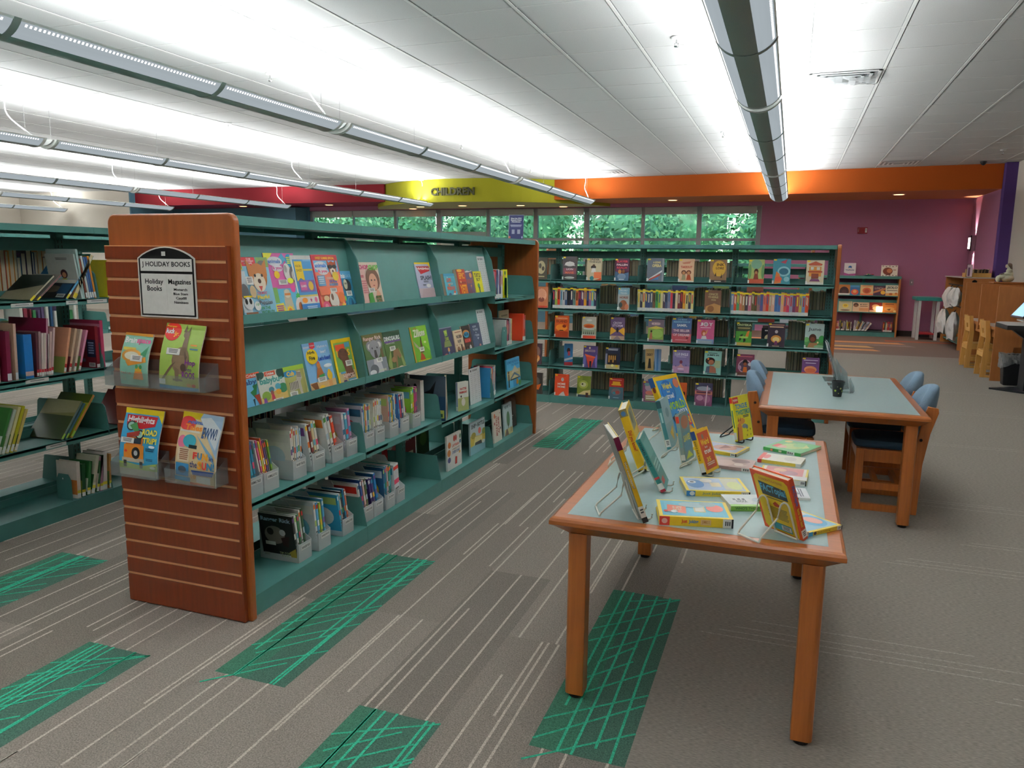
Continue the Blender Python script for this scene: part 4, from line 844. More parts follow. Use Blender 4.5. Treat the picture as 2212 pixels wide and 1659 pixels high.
MAG['blue_room']=('3a3230',[e(.45,.72,.42,.12,'d08a40'),e(.48,.66,.34,.11,'3a9ac0'),t('BLUE',.24,.62,.7,.72,'1a2a38',2),r(.12,.36,.9,.52,'b02c28'),t('ROOM',.18,.38,.84,.5,'e86a5a',2),r(.1,.22,.8,.34,'5a4030'),e(.72,.14,.14,.12,'e8e0d8'),e(.3,.1,.14,.08,'8a5a40')])
MAG['grey_stone']=('46526c',[t('HOW',.26,.84,.62,.92,'dfe6ee',1),t('TO FIND',.24,.72,.76,.80,'dfe6ee',1),t('A',.44,.62,.56,.68,'dfe6ee',1),t('HIDDEN',.28,.50,.78,.58,'dfe6ee',1),t('CAMP',.32,.38,.7,.46,'dfe6ee',1),e(.7,.14,.1,.07,'c85a5a'),e(.3,.3,.28,.26,'51607c'),star(.72,.16,.05,.05,'e8c8b0')])
MAG['teal_field']=('4aa6b8',[r(0,.9,1,1,'2a8ab0'),t('LIFE',.2,.68,.62,.82,'e05a3a',2),t('YEAR OF',.24,.56,.7,.64,'e8e0d0',1),t('FRIEND',.14,.36,.86,.5,'e05a3a',2),p('d8703a',(.2,.58),(.5,.6),(.4,.5)),star(.3,.85,.06,.04,'fff'),e(.3,.15,.14,.1,'1f4a6a'),e(.7,.15,.14,.09,'e8e0d4'),e(.75,.28,.1,.05,'e05a3a')])
MAG['orange_yeti']=('bc3a24',[e(.35,.95,.3,.05,'f2c040'),t('EPIC',.18,.66,.84,.88,'f0b020',2),r(.1,.5,.9,.56,'8a2a2a'),t('YETI',.12,.16,.88,.46,'f0b020',2),star(.3,.56,.1,.06,'f6d8a0'),r(0,0,1,.06,'d88a40')])
MAG['purple_moon']=('5a4a68',[e(.75,.82,.16,.1,'e0a050'),p('f2ecea',(0,.95),(.4,1),(.7,.97),(1,1),(1,.985),(.6,.94),(.2,.93)),L(.15,.5,.85,.66,3,'a8503a'),star(.6,.42,.12,.12,'d8903a',4,.3),e(.4,.2,.2,.12,'6a3a4a'),e(.7,.1,.12,.06,'a86a4a')])
MAG['yellow_boy']=('e9e422',[t('TURTLE',.12,.76,.88,.92,'2a2a20',2),t('BOY',.3,.60,.8,.74,'2a2a20',2),e(.45,.42,.14,.1,'3f8a4a'),r(.4,.05,.56,.4,'3a6a48'),e(.8,.06,.14,.06,'2a2a28'),p('3a3a30',(.36,.36),(.6,.36),(.48,.2))])
MAG['list_sheet']=('eceeee',[e(.18,.93,.05,.03,'3a3a3a'),L(.3,.90,.75,.95,2,'777'),*[r(.12,.84-.055*i,.30,.845-.055*i,'999') for i in range(14)],*[r(.38,.84-.055*i,.60-.05*(i%3),.845-.055*i,'888') for i in range(14)],*[r(.68,.84-.055*i,.88-.04*(i%2),.845-.055*i,'888') for i in range(14)]])
MAG['brain_tan']=('86bca6',[r(0,.95,1,1,'dc9a3c'),t('Brain',.04,.80,.46,.92,'f4f4f0',2),t('space',.46,.78,.96,.89,'d85a90',2),r(.05,.66,.5,.72,'d8c050'),e(.4,.56,.36,.13,'c9903c'),e(.4,.56,.26,.08,'e4e0c8'),p('d08a34',(.2,.44),(.9,.56),(.94,.46),(.3,.36)),p('3f8a60',(.7,.6),(.95,.78),(.9,.56)),e(.68,.30,.12,.06,'e0b040'),e(.62,.36,.05,.04,'3f8a50'),e(.76,.36,.05,.04,'3f8a50'),p('d8883a',(.48,.12),(.86,.12),(.82,.27),(.56,.27)),sticker(.38,.46,.42,.12),t('TAG US',.05,.2,.42,.24,'c04a3a',1),r(.05,.08,.24,.17,'9fb8a0')])
MAG['kangaroo']=('9dbb55',[r(0,0,1,.05,'5a9ac0'),r(0,.05,1,.2,'b4bb66'),e(.2,.88,.21,.15,'d8291e'),t('Ranger',.04,.93,.28,.97,'f0c040',1),t('Rick',.03,.84,.25,.92,'fff',2),t('Jr.',.24,.79,.38,.88,'f0b030',2),e(.53,.44,.22,.21,'8a7358'),p('7a654e',(.5,.52),(.66,.52),(.64,.82),(.55,.84)),e(.57,.84,.075,.055,'7a654e'),p('6a5644',(.48,.88),(.54,.99),(.56,.88)),p('6a5644',(.58,.88),(.66,.98),(.63,.87)),p('6a5644',(.3,.36),(.42,.42),(.16,.16),(.06,.13)),p('7a654e',(.4,.34),(.52,.3),(.5,.12),(.42,.12)),p('6a5644',(.36,.13),(.62,.13),(.58,.16),(.36,.16)),e(.62,.34,.07,.06,'5a4838'),p('6a5644',(.60,.60),(.70,.50),(.66,.44),(.62,.52)),sticker(.16,.52,.34,.1),t('Hop',.66,.36,.92,.46,'7a2f86',2),t('into',.68,.29,.84,.34,'5a3070',1),t('ROOS',.60,.18,.92,.28,'7a2f86',2),L(.74,.66,.9,.7,1,'d88a3a'),L(.74,.6,.94,.64,1,'4a80a0'),r(.02,.06,.18,.14,'eceee8'),e(.78,.08,.06,.025,'d8a060'),e(.9,.08,.05,.025,'c85040')])
MAG['roadtrip']=('3d9fcb',[r(0,.92,1,1,'ecd426'),p('ecd426',(.78,1),(1,1),(1,.80)),p('c2202a',(.06,.90),(.86,.90),(.84,.76),(.5,.70),(.1,.74)),t('Highlights',.1,.765,.8,.885,'fff',2),r(0,.0,1,.12,'b9b4a6'),p('9ab050',(0,.1),(1,.1),(1,.22),(.6,.16),(0,.2)),r(.12,.24,.64,.46,'dc862c'),r(.16,.46,.6,.58,'d0702a'),r(.08,.2,.66,.26,'c8bba6'),r(.12,.12,.2,.22,'2c2a28'),r(.54,.12,.62,.22,'2c2a28'),e(.44,.34,.11,.09,'282828'),e(.44,.34,.05,.04,'b8b8b8'),e(.18,.36,.04,.02,'d83a2a',8),r(.18,.48,.56,.56,'2c3a44'),e(.24,.74,.12,.075,'2c2c2c'),e(.24,.74,.09,.055,'9ac4b4'),e(.50,.62,.11,.07,'2c2c2c'),e(.50,.62,.08,.05,'9ac4b4'),p('4a8a50',(.2,.74),(.36,.8),(.52,.62),(.34,.66)),p('a03a30',(.16,.62),(.5,.68),(.48,.6),(.18,.56)),t('ROAD',.56,.62,.94,.71,'f2dc40',2),t('TRIP!',.60,.50,.96,.59,'f2dc40',2),sticker(.04,.48,.34,.08),L(.7,.38,.92,.43,2,'22506a'),L(.72,.24,.9,.28,2,'22506a'),e(.86,.46,.08,.02,'f0f4f4'),e(.9,.15,.08,.02,'e8f0e0')])
MAG['funsun']=('e9cf9e',[r(0,.9,1,1,'ecd02c'),e(.16,.84,.2,.1,'d83a3a'),t('Animal',.14,.84,.56,.9,'3a6ab8',2),t('Tales',.12,.75,.54,.83,'e88a1c',2),r(.02,.72,.5,.745,'f0ece0'),e(.12,.58,.10,.09,'e87a9a'),e(.3,.6,.16,.09,'3aa0b0'),r(.3,.5,.5,.55,'1f2a2a'),p('aac8e0',(.44,.93),(1,.4),(1,1),(.5,1)),p('dfe6ea',(.44,.93),(.95,.52),(1,.8),(.7,.96)),t('EWW!',.56,.66,.92,.82,'2a4a78',2),p('7aa8c8',(.44,.70),(.9,.44),(.98,.3),(.7,.5)),r(.06,.3,.34,.5,'ecdcc0'),L(.1,.32,.32,.48,6,'a06a4a'),t('F',.44,.36,.54,.46,'d8392e',2),t('U',.55,.36,.66,.46,'2f8ac0',2),t('N',.67,.36,.80,.46,'e8a020',2),t('in',.84,.37,.94,.43,'2a3a78',1),t('the',.38,.24,.56,.33,'2a3a78',1),t('S',.57,.23,.67,.34,'e8a020',2),t('U',.68,.23,.79,.34,'d8392e',2),t('N!',.80,.23,.98,.34,'2f8ac0',2),p('2a4a88',(.42,.20),(.98,.22),(.94,.15),(.46,.14)),r(.04,.1,.36,.28,'3a88b8'),e(.2,.19,.1,.05,'4a5a68'),r(.02,.03,.4,.09,'4a98c0'),t('10',.42,.08,.54,.14,'e8a020',2),r(.56,.04,.9,.13,'f0ece4'),r(.4,.0,1,.03,'d86a2c')])
DTILT=rad(-12.3)
def disp(key,y0,y1,zl,ztop,label,off=0,w=None,thick=.004,rz=0,name='magazine',cat='magazine',hard=False,sp=None,extra=0):
    """stands on a sloping shelf of the main unit: y0..y1 along the shelf"""
    cov,art=MAG[key]; h=(ztop-zl)/cos(DTILT)+.006; w=w or (y1-y0)
    d=.006+thick+off
    x=MX-.031+ .0*h + d/cos(DTILT)+.0005-.0045; z=zl-.0205
    # face plane: local depth .028 at zl-.025, .095 at zl+.30
    x=MX-(.028+(z-(zl-.025))*.206)+ (thick+off+.0015)/cos(DTILT)
    bk=book(name,w,h,thick,cov,art,spine=sp or cov,sart=[],paper='e6e2d8',pages=thick>.008,hard=hard)
    o=put(bk,name,(x+.0,y0,z+.0012+extra),PI/2,DTILT,rz,label=label,cat=cat)
    return o
Z1,Z2=1.195,.84
D=[('puppies',2.396,2.597,Z1,1.43,'animal magazine with a brown puppy, near end of the upper sloping shelf',.005),
('animals_pink',2.585,2.787,Z1,1.448,'pink animal magazine with two goats, second from the slatted panel on the upper shelf',.0),
('blue_panels',2.755,2.905,Z1,1.44,'white-edged blue magazine with yellow ribbon on the upper sloping shelf',.0045),
('animals_summer',2.90,3.103,Z1,1.444,'red summer magazine with a dog in sunglasses on the upper sloping shelf',.009),
('brain_blue',3.107,3.207,Z1,1.37,'blue magazine with a sloth, right end of the first upper shelf bay',.0),
('girl_chop',3.285,3.477,Z1,1.411,'cooking magazine with a curly-haired child, start of the second upper shelf bay',.0),
('splash',3.89,4.083,Z1,1.41,'pale lilac magazine with red title banner alone at the right of the second upper bay',.0)]
for k,y0,y1,zl,zt,lb,of in D: disp(k,y0,y1,zl,zt,lb,of)
for k,y0,y1,zt,lb,th,of in [('teal_field',4.205,4.362,1.343,'thin teal novel standing on the third bay of the upper sloping shelf',.022,0),
 ('orange_yeti',4.40,4.53,1.368,'red-orange novel with big yellow title on the upper sloping shelf',.024,0),('purple_moon',4.533,4.655,1.358,'dusky purple novel between the orange and yellow novels',.018,0),
 ('yellow_boy',4.678,4.812,1.352,'bright yellow novel with black title on the upper sloping shelf',.016,0)]:
    disp(k,y0,y1,Z1,zt,lb,0,thick=th,name='book',cat='book',hard=True,sp='cdb8a0')
disp('list_sheet',4.825,4.96,Z1,1.45,'white printed list in a clear stand at the far end of the upper sloping shelf',0,thick=.003,name='list_card',cat='card')
for k,y0,y1,zt,lb,of,ez in [('babybug_blue',2.375,2.50,.979,'light blue toddler magazine half hidden at the near end of the lower sloping shelf',0,0),
 ('babybug',2.475,2.645,.975,'cream toddler magazine with red banner on the lower sloping shelf',.005,0),
 ('cub',2.645,2.795,.975,'olive magazine with a zebra on the lower sloping shelf',0,0),
 ('read_chickens',2.815,3.014,1.056,'sky blue magazine with a hen reading a book on the lower sloping shelf',0,0),
 ('hippo',3.04,3.206,1.053,'yellow-bordered magazine with a hippo on the lower sloping shelf',0,0),
 ('koala',3.31,3.511,1.05,'magazine with a grey koala, start of the second lower shelf bay',0,0),
 ('dino',3.515,3.702,1.048,'dark green dinosaur magazine next to the koala magazine',0,0),
 ('zoo_green',3.82,4.025,1.05,'lime green insect magazine alone in the second lower shelf bay',0,0)]:
    disp(k,y0,y1,Z2,zt,lb,of)
for k,y0,y1,zt,lb,th,of in [('navy_zombie',4.165,4.35,1.016,'navy picture book with green lettering on the lower sloping shelf',.012,0),('cream_ruby',4.352,4.487,.988,'cream book with brown drawings on the lower sloping shelf',.018,0),
 ('blue_room',4.50,4.628,1.004,'dark book with blue and red title shapes on the lower sloping shelf',.012,0),('grey_stone',4.638,4.80,1.008,'slate blue book with white lettering on the lower sloping shelf',.014,0)]:
    disp(k,y0,y1,Z2,zt,lb,0,thick=th,name='book',cat='book',hard=True,sp='cdb8a0')
disp('list_sheet',4.815,4.965,Z2,1.09,'white printed list in a clear stand at the far end of the lower sloping shelf',0,thick=.003,name='list_card',cat='card')
# ================= slatwall sign, trays and their magazines =================
b=B(); pts=[(0,0),(.272,0),(.272,.222)]; 
for i in range(1,12): a=i/12; pts.append((.272-.272*a,.222+.043*sin(PI*a)**.8))
pts.append((0,.222)); b.prism(pts,'y',-.003,0,'print','e8e4de'); q=[(.006+x*.956,.006+z*.96) for x,z in pts]; 
b.face([(x,-.0034,z) for x,z in q],'print','0e0e10')
paint(b,[r(.05,.655,.95,.83,'f1efea'),t('J HOLIDAY BOOKS',.08,.70,.92,.79,'111',1),r(.05,.045,.95,.62,'f1efea'),t('Holiday',.12,.455,.44,.545,'111',1),t('Books',.15,.375,.41,.45,'111',1),t('Magazines',.53,.455,.92,.545,'111',1),t('Monarch',.62,.385,.85,.42,'111',1),t('Blue Stem',.61,.325,.86,.36,'111',1),t('Caudill',.65,.265,.83,.30,'111',1),t('Nominees',.62,.205,.86,.24,'111',1),r(.5,.1,.502,.58,'c8c4bc'),r(.44,.87,.51,.93,'e4e2dc')],.272,.265,lambda x,d,z:(x,-.0036-d,z))
tag(b.build('shelf_sign',loc=(-2.34,2.2825,1.188)),'black arched sign reading holiday books and magazines on the slatted panel','sign')
def tray(x0,x1,z,label):
    root=empty('acrylic_tray',(x0,2.281,z)); tag(root,label,'tray','clear trays on the slatted panel'); w=x1-x0; b=B()
    b.box(0,-.075,0,w,-.001,.003,'acrylic'); b.box(0,-.077,0,w,-.075,.055,'acrylic'); b.box(0,-.003,.003,w,-.001,.10,'acrylic'); b.build('tray_body',root)
    for xx in (0,w-.003): b=B(); b.prism([(-.075,.003),(-.004,.003),(-.004,.1),(-.075,.055)],'x',xx,xx+.003,'acrylic'); b.build('tray_side',root)
tray(-2.465,-1.985,.925,'long clear plastic tray holding two magazines, high on the slatted panel')
tray(-2.47,-2.245,.565,'small clear plastic tray at the lower left of the slatted panel')
tray(-2.20,-1.965,.565,'small clear plastic tray at the lower right of the slatted panel')
def slatmag(key,x0,w,h,z,label,dy=-.045,tilt=-12,rot=0,extra=()):
    cov,art=MAG[key]; y=2.281+dy
    b=B(); n=14; th=.004; 
    def fr(x,d,z_): k=z_/h; return (x,-d-.016*sin(PI*min(1,k*1.1)),z_)
    for i in range(n): z0,z1=h*i/n,h*(i+1)/n; b.face([fr(0,0,z0),fr(w,0,z0),fr(w,0,z1),fr(0,0,z1)],'print',cov); b.face([fr(w,-th,z0),fr(w,0,z0),fr(w,0,z1),fr(w,-th,z1)][::-1],'print','e8e4da'); b.face([fr(0,0,z0),fr(0,-th,z0),fr(0,-th,z1),fr(0,0,z1)][::-1],'print',cov); b.face([fr(0,-th,z0),fr(w,-th,z0),fr(w,-th,z1),fr(0,-th,z1)][::-1],'print','d8d4ca')
    b.face([fr(0,0,h),fr(w,0,h),fr(w,-th,h),fr(0,-th,h)],'print','efece2'); b.face([fr(0,0,0),fr(w,0,0),fr(w,-th,0),fr(0,-th,0)][::-1],'print','efece2')
    # slice the printed shapes across the bend
    tmp=B(); paint(tmp,art,w,h,lambda x,d,z_:(x,d,z_))
    me=bpy.data.meshes.new('tmp'); me.from_pydata(tmp.v,[],tmp.f); bm=bmesh.new(); bm.from_mesh(me); lay=bm.faces.layers.int.new('c')
    bm.faces.ensure_lookup_table()
    for f,i in zip(bm.faces,range(len(tmp.f))): f[lay]=i
    for i in range(1,n): bmesh.ops.bisect_plane(bm,geom=bm.verts[:]+bm.edges[:]+bm.faces[:],plane_co=(0,0,h*i/n),plane_no=(0,0,1),dist=1e-6)
    for f in bm.faces: b.face([fr(v.co.x,v.co.y+.0003,v.co.z) for v in f.verts],'print',tmp.c[f[lay]])
    bm.free(); bpy.data.meshes.remove(me)
    o=b.build('magazine',loc=(x0,y,z),rz=0,tilt=rad(tilt),ry=rad(rot)); tag(o,label,'magazine'); return o
slatmag('brain_tan',-2.412,.135,.200,.9295,'green science magazine with a sandwich snake in the long clear tray',-.050,-10,2)
slatmag('kangaroo',-2.214,.183,.245,.9295,'green magazine with a kangaroo in the long clear tray',-.058,-11,2)
slatmag('roadtrip',-2.444,.19,.262,.5695,'blue magazine with an orange car in the lower left tray',-.056,-11,1)
slatmag('funsun',-2.168,.19,.27,.5695,'beige magazine with a curling cover in the lower right tray',-.058,-11,3)
# ================= file bins =================
def filebin(x,y,z,label,txt,w=.096,rz=PI/2,tone=None):
    """front towards +x; (x,y) is the near front corner"""
    root=empty('magazine_bin',(x,y,z),rz); tag(root,label,'storage bin','white plastic magazine bins'); D_=.205; m='bin_plastic'; th=.0025
    b=B(); side=[(0,0),(D_,0),(D_,.243),(.125,.243),(.112,.225),(.09,.16),(.055,.12),(.0,.083)]
    b.prism(side,'x',0,th,m); b.prism(side,'x',w-th,w,m); b.box(th,0,0,w-th,th,.083,m); b.box(th,D_-th,0,w-th,D_,.243,m); b.box(th,th,0,w-th,D_-th,th,m); b.build('bin_body',root)
    if txt:
        b=B(); b.box(.018,-.0012,.052,w-.008,-.0002,.074,'print','f6f6f4'); paint(b,[t(txt,.08,.25,.92,.75,'222')],w-.026,.022,lambda x_,d,z_:(x_+.018,-.0013-d,z_+.052)); b.build('bin_label',root)
    return root
BC=['f2f0ea','3a9ac0','d84a6a','f0c030','5aa048','e9e6de','7a4a90','e07a30','c9dce6','2f6a8a','efece4','b8d070','d8392e','6ab0c8']
def fill(x,y,z,w,cols,lean,h=.26,where='',seed=0,wd=.185,front=None):
    R=random.Random(seed); n=len(cols); s=.004
    step=(w-.012-sin(rad(abs(lean)))*.0)/n
    for i,c in enumerate(cols):
        th=max(.003,step*.62); hh=h-R.uniform(0,.02); wdi=wd-R.uniform(0,.012)
        L_=rad(lean*(1-.02*i))
        # spine out towards +x; the covers face -y / +y
        art=[r(0,.86,1,.95,BC[(i*5+seed)%14]),r(0,.5,1,.62,BC[(i*3+seed+4)%14]),L(.1,.2,.9,.4,3,'666')] if th>.004 else [r(0,.7,1,.8,BC[(i+seed)%14])]
        bart=front if (front and i==0) else [r(.05,.75,.95,.92,BC[(i+seed+3)%14]),e(.5,.45,.32,.22,BC[(i+seed+6)%14]),r(.1,.06,.35,.14,'f4f4f0')]
        bk=book('magazine',wdi,hh,th,c,[],c,art,c,bart,'efece4',False,False)
        yb=y+.0045+i*step*.98+th
        if lean>0: yb=y+.0045+i*step*.80+th
        o=put(bk,'magazine',(x-.007-R.uniform(0,.004),yb,z+.0035),PI,-L_ if False else L_,0,label='%s magazine, %s from near side, in %s'%(CN(c),ORD[i],where),cat='magazine',group='magazines filed in '+where)
NAMES=[('white','f4f4f0'),('cream','ece2c8'),('grey','8c8c8c'),('black','1c1c1e'),('red','c62c2c'),('dark red','7a1c24'),('orange','e07a30'),('yellow','ecc828'),('green','4f9a48'),('dark green','24503a'),('lime','a8c840'),('teal','3a8f92'),('light blue','8fc4e0'),('blue','3a78b8'),('navy','24305c'),('purple','6a4a8c'),('pink','e07a9c'),('brown','7a4e30'),('tan','c0986a'),('mint','a0d0b8')]
def CN(c):
    c=lin(c); return min(NAMES,key=lambda n:sum((a**.45-b_**.45)**2 for a,b_ in zip(lin(n[1]),c)))[0]
rangerick=[r(0,.02,1,.98,'2c2a26'),t('Ranger Rick',.06,.82,.94,.94,'a8c4d8',2),e(.42,.55,.3,.2,'8a7f74'),e(.3,.62,.1,.08,'3a2a26'),e(.66,.62,.09,.07,'d8d8d8'),p('3a1a16',(.6,.5),(.85,.56),(.8,.3),(.64,.34)),p('b89a3a',(.8,.2),(1,.3),(1,.06),(.86,.04)),t('TIP-TOP',.5,.14,.82,.19,'b8c890',1),t('FOOD',.56,.07,.78,.12,'b8c890',1),r(.12,.32,.42,.40,'f2f0ec'),r(.04,.06,.2,.14,'c8c4bc')]
bb=M3+.0008
BINS=[(2.382,bb,'ANIMAL TALES',['8ab83a','e8e8e4','3aa0c8','4ab0d0','2f8ab0'],10,'first bin beside the slatted panel on the third shelf'),
(2.487,bb,'ANIMALS & YOU',['f0e0dc','d85a8a','f0d040','e0703a','6a4a80','4a4a50','7aa838'],13,'second bin on the third shelf'),
(2.682,bb,'BABY BUG',['f2eee6','ece4d8','e6dcc8','d8e4ec','f0e8da','cfe0ec'],3,'third bin on the third shelf'),
(2.828,bb,'BRAINSPACE',['e8ecea','8a3a34','ecd8a8','f0ece0'],12,'fourth bin on the third shelf'),
(2.982,bb,'CHIRP',['f0f0ee','f2efe8','d84a2c'],15,'fifth bin on the third shelf'),
(3.108,bb,'CHOP CHOP',['c8c8d4','5ab8d0','d890b8'],9,'sixth bin on the third shelf'),
(3.275,bb,'CRICKET',['dfe8ee','5a90b8','ecc050','e8e4dc','4a90b0','d8e0c8'],4,'first bin of the second bay on the third shelf'),
(3.382,bb,'MARVELOUS',['e8e4da','d8d4c8','f2f2f0','efefee','eceae4'],2,'second bin of the second bay on the third shelf'),
(3.535,bb,'HIGHLIGHTS',['e0b8a0','4a88b0','e8e4da','e8c840','4a90c0','f0efe8'],3,'third bin of the second bay on the third shelf'),
(3.66,bb,'HIGH FIVE',['3a70b0','c83a44','3a5a80','e6e2c8'],9,'fourth bin of the second bay on the third shelf'),
(3.80,bb,'HOP',['8ac03a','9ccc40','c84a70','b03a80'],3,'fifth bin of the second bay on the third shelf')]
for i,(y,z,tx,cols,ln,wh) in enumerate(BINS):
    x=MX-.040; filebin(x,y,z,'white plastic magazine bin, '+wh,tx); fill(x,y,z,.096,cols,-ln,h=.235 if i not in (4,) else .25,where='the '+wh,seed=i)
bb=.0858
BINS=[(2.692,bb,'RANGER RICK',['2c2a26','f0f0ec','4f8a5a','c8c8c0','3a6a48'],9,'bin nearest the slatted panel on the bottom shelf'),
(2.845,bb,'RANGER RICK JR',['e0e4e6','5aa8d0','b0d048','4a9ac8'],7,'second bin on the bottom shelf'),
(3.047,bb,'SKIPPING STONES',['3aa0c8','d8d4c8','24242a','2f8ab8','d86a4a'],11,'third bin on the bottom shelf'),
(3.24,bb,'SPORTS KIDS',['e8e8e4','2a5090','e8b8b0','5a6a3a'],12,'first bin of the second bay on the bottom shelf'),
(3.345,bb,'STORY',['3a2a6a','4a3a80','2f8ac8'],14,'second bin of the second bay on the bottom shelf'),
(3.47,bb,'ZOO',['2a5a80','2f88a8','e0c8d0','3a7a60','2f9a98'],4,'third bin of the second bay on the bottom shelf'),
(3.585,bb,'ZOO',['dfe6ea'],6,'fourth bin of the second bay on the bottom shelf')]
for i,(y,z,tx,cols,ln,wh) in enumerate(BINS):
    x=MX-.034; filebin(x,y,z,'white plastic magazine bin, '+wh,tx); fill(x,y,z,.096,cols,-ln,h=.24,where='the '+wh,seed=i+20,front=rangerick if i==0 else None)
# ================= books on the rest of the main unit =================
def upright(name,x,y,z,w,h,th,cov,art,label,rz=PI/2,lean=8,spine=None,sart=(),bart=(),back=None,group=None,cat='book'):
    """front cover towards +x by default, standing and leaning back"""
    bk=book(name,w,h,th,cov,art,spine or cov,sart,back,bart)
    return put(bk,name,(x,y,z),rz,rad(-lean),label=label,cat=cat,group=group)
z3=.4408; zb=.0858
# third bay, third shelf
upright('book',-1.928,4.176,z3,.15,.262,.010,'dcc9a4',[p('b8743a',(0,0),(1,0),(.8,.7),(.3,1),(0,.7)),e(.55,.5,.25,.2,'e8d8b8'),p('7a4a28',(.1,.1),(.5,.2),(.3,.4))],'open-faced tan picture book cover seen edge-on on the third shelf',rz=rad(112),lean=2,spine='f0ece4')
upright('book',-1.926,4.166,z3,.235,.275,.010,'2a4c6c',[],'big dark blue picture book with a small black cat on the third shelf',rz=PI+rad(3),lean=1,spine='e8e4da',bart=[r(0,.0,1,.55,'2a4a6a'),r(0,.55,1,1,'4a5a68'),e(.52,.55,.12,.08,'4a5a1c'),p('16181c',(.4,.62),(.56,.68),(.74,.9),(.66,.6)),e(.46,.58,.07,.05,'15171a'),r(.66,.06,.96,.24,'c8cc60'),r(.7,.08,.92,.16,'3a5a38'),r(.12,.3,.34,.42,'8a98a4')])
upright('book',-2.0,4.02,z3,.13,.27,.03,'e9e7e0',[],'white book with black leaf pattern near the third shelf divider',rz=rad(165),lean=2,bart=[e(.3,.8,.12,.09,'1c2424'),e(.6,.55,.12,.1,'1c2424'),e(.3,.3,.12,.09,'1c2424'),e(.7,.85,.1,.08,'1c2424'),t('A DROP',.05,.1,.15,.9,'333',1,1)])
upright('book',-1.975,4.455,z3,.105,.19,.018,'dfe4d8',[r(0,0,1,.45,'a8b070'),e(.5,.3,.18,.14,'e8e4d8'),e(.3,.5,.06,.04,'222'),t('HATTIE',.2,.72,.8,.8,'c03a3a',2),t('HARMONY',.14,.6,.86,.68,'c03a3a',2)],'small white open book with red title standing on the third shelf',rz=rad(72),lean=2,spine='a8b4d8',sart=[r(.1,.02,.9,.16,'f4f4f2')])
upright('list_card',-1.985,4.685,z3,.195,.245,.003,'eceeee',MAG['list_sheet'][1],'white printed list in a clear stand on the third shelf',lean=4,cat='card')
# low wire support and divider
def bookend(x,y,z,label,rz=0):
    b=B(); b.box(0,0,0,.11,.13,.0015,'green_metal'); b.prism([(0,.0),(.0,.11),(.02,.145),(.09,.145),(.11,.11),(.11,0)],'y',-.002,0,'green_metal'); 
    b.box(.0,-.0025,.115,.11,-.0021,.118,'green_metal'); b.prism([(.05+.005*cos(PI*i/5),.118+.005*sin(PI*i/5)) for i in range(10)],'y',-.0026,-.0021,'print','e8e8e8'); tag(b.build('bookend',loc=(x,y,z),rz=rz),label,'bookend')
# fourth bay
def spines(name,x,y,z,n,cols,hs,ths,where,depth=.15,rz=PI,d=(0,1),lean=0,tape=None,lab='f2f2ee',seed=0,group=None,what='book',max_len=None,inset=.0,full=False,art=True):
    """spines towards the viewer, running to the viewer's right; returns the end position"""
    R=random.Random(seed); s=0; out=[]
    for i in range(n):
        c=cols[i%len(cols)] if isinstance(cols,list) else cols; h=hs[i%len(hs)]*(1+R.uniform(-.015,.015)); th=ths[i%len(ths)]*(1+R.uniform(-.12,.12)); l=lean if not isinstance(lean,list) else lean[i%len(lean)]
        if max_len and s+th/cos(rad(l))>max_len: break
        s+=th/cos(rad(l)) if l>=0 else 0
        c2=R.choice(['f0ece0','1c1c20','e8c840','c83a3a','3a6a9a','d8d0c0'])
        sa=[r(.3,.42,.7,.82,c2)] if art and R.random()<.5 else ([r(.25,.5,.45,.85,c2),r(.55,.45,.75,.8,c2)] if art else [])
        if tape: sa.append(r(0,.90,1,.975,tape))
        if lab: sa.append(r(0,.02,1,.17,lab))
        ba=[r(.1,.6,.9,.9,c2),L(.15,.25,.85,.5,4,'ddd')] if full else []
        bk=book(name,depth*(1-R.uniform(0,.06)),h,th,c,[],c,sa,c,ba,'ddd0b4',False,True)
        px,py=x+d[0]*(s-inset),y+d[1]*(s-inset)
        o=put(bk,name,(px,py,z+.0006),rz,rad(-l),label='%s %s, %s from left, %s'%(CN(c),what,ORD[i],where),cat='book',group=group or what+'s '+where)
        out.append(o)
        if l<0: s+=th/cos(rad(l))
        s+=.0006
    return s
spines('book',-1.955,5.02,1.1408,9,['c98a9a','a84a50','d83a30','2a3450','5a7ab0','e8e6e0','4a3a80','3a4a70','e9e6de'],[.195,.19,.2,.19,.2,.205,.195,.19,.2],[.02,.016,.012,.024,.014,.02,.022,.014,.03],'in the top row of the far end bay',seed=3)
upright('book',-1.958,5.228,1.1408,.09,.205,.012,'e4e020',[p('2f8a48',(.2,.1),(.7,.1),(.65,.7),(.3,.72)),e(.45,.82,.16,.1,'e0b080'),e(.45,.88,.18,.07,'2f6a3a')],'yellow book with a green-suited figure facing out in the far end bay',lean=2)
bookend(-1.99,5.335,1.1408,'small green bookend in the top row of the far end bay',rad(-60))
spines('book',-1.96,5.275,.7858,9,['f0f0ec','3a3436','a84a6a','c85a70','2a2a30','e8e8e8','c8ccd0','c8c49c','d8c078'],[.19,.195,.19,.18,.195,.2,.2,.19,.19],[.022,.016,.013,.014,.02,.01,.012,.02,.014],'in the second row of the far end bay',seed=5)
bookend(-1.95,5.17,.7858,'large green bookend in front of the second row of the far end bay',PI/2)
upright('book',-2.06,5.44,.7858,.20,.245,.01,'cfc9ae',[L(.15,.8,.85,.86,2,'6a6a50'),r(.6,.3,.8,.6,'d8b040')],'large pale grey-green book behind the second row of the far end bay',lean=2)
spines('book',-1.955,5.655,.7858,4,['e04428','e8502c','a83a38','c84a40'],[.21,.215,.2,.2],[.017,.013,.018,.014],'at the right of the second row in the far end bay',seed=6)
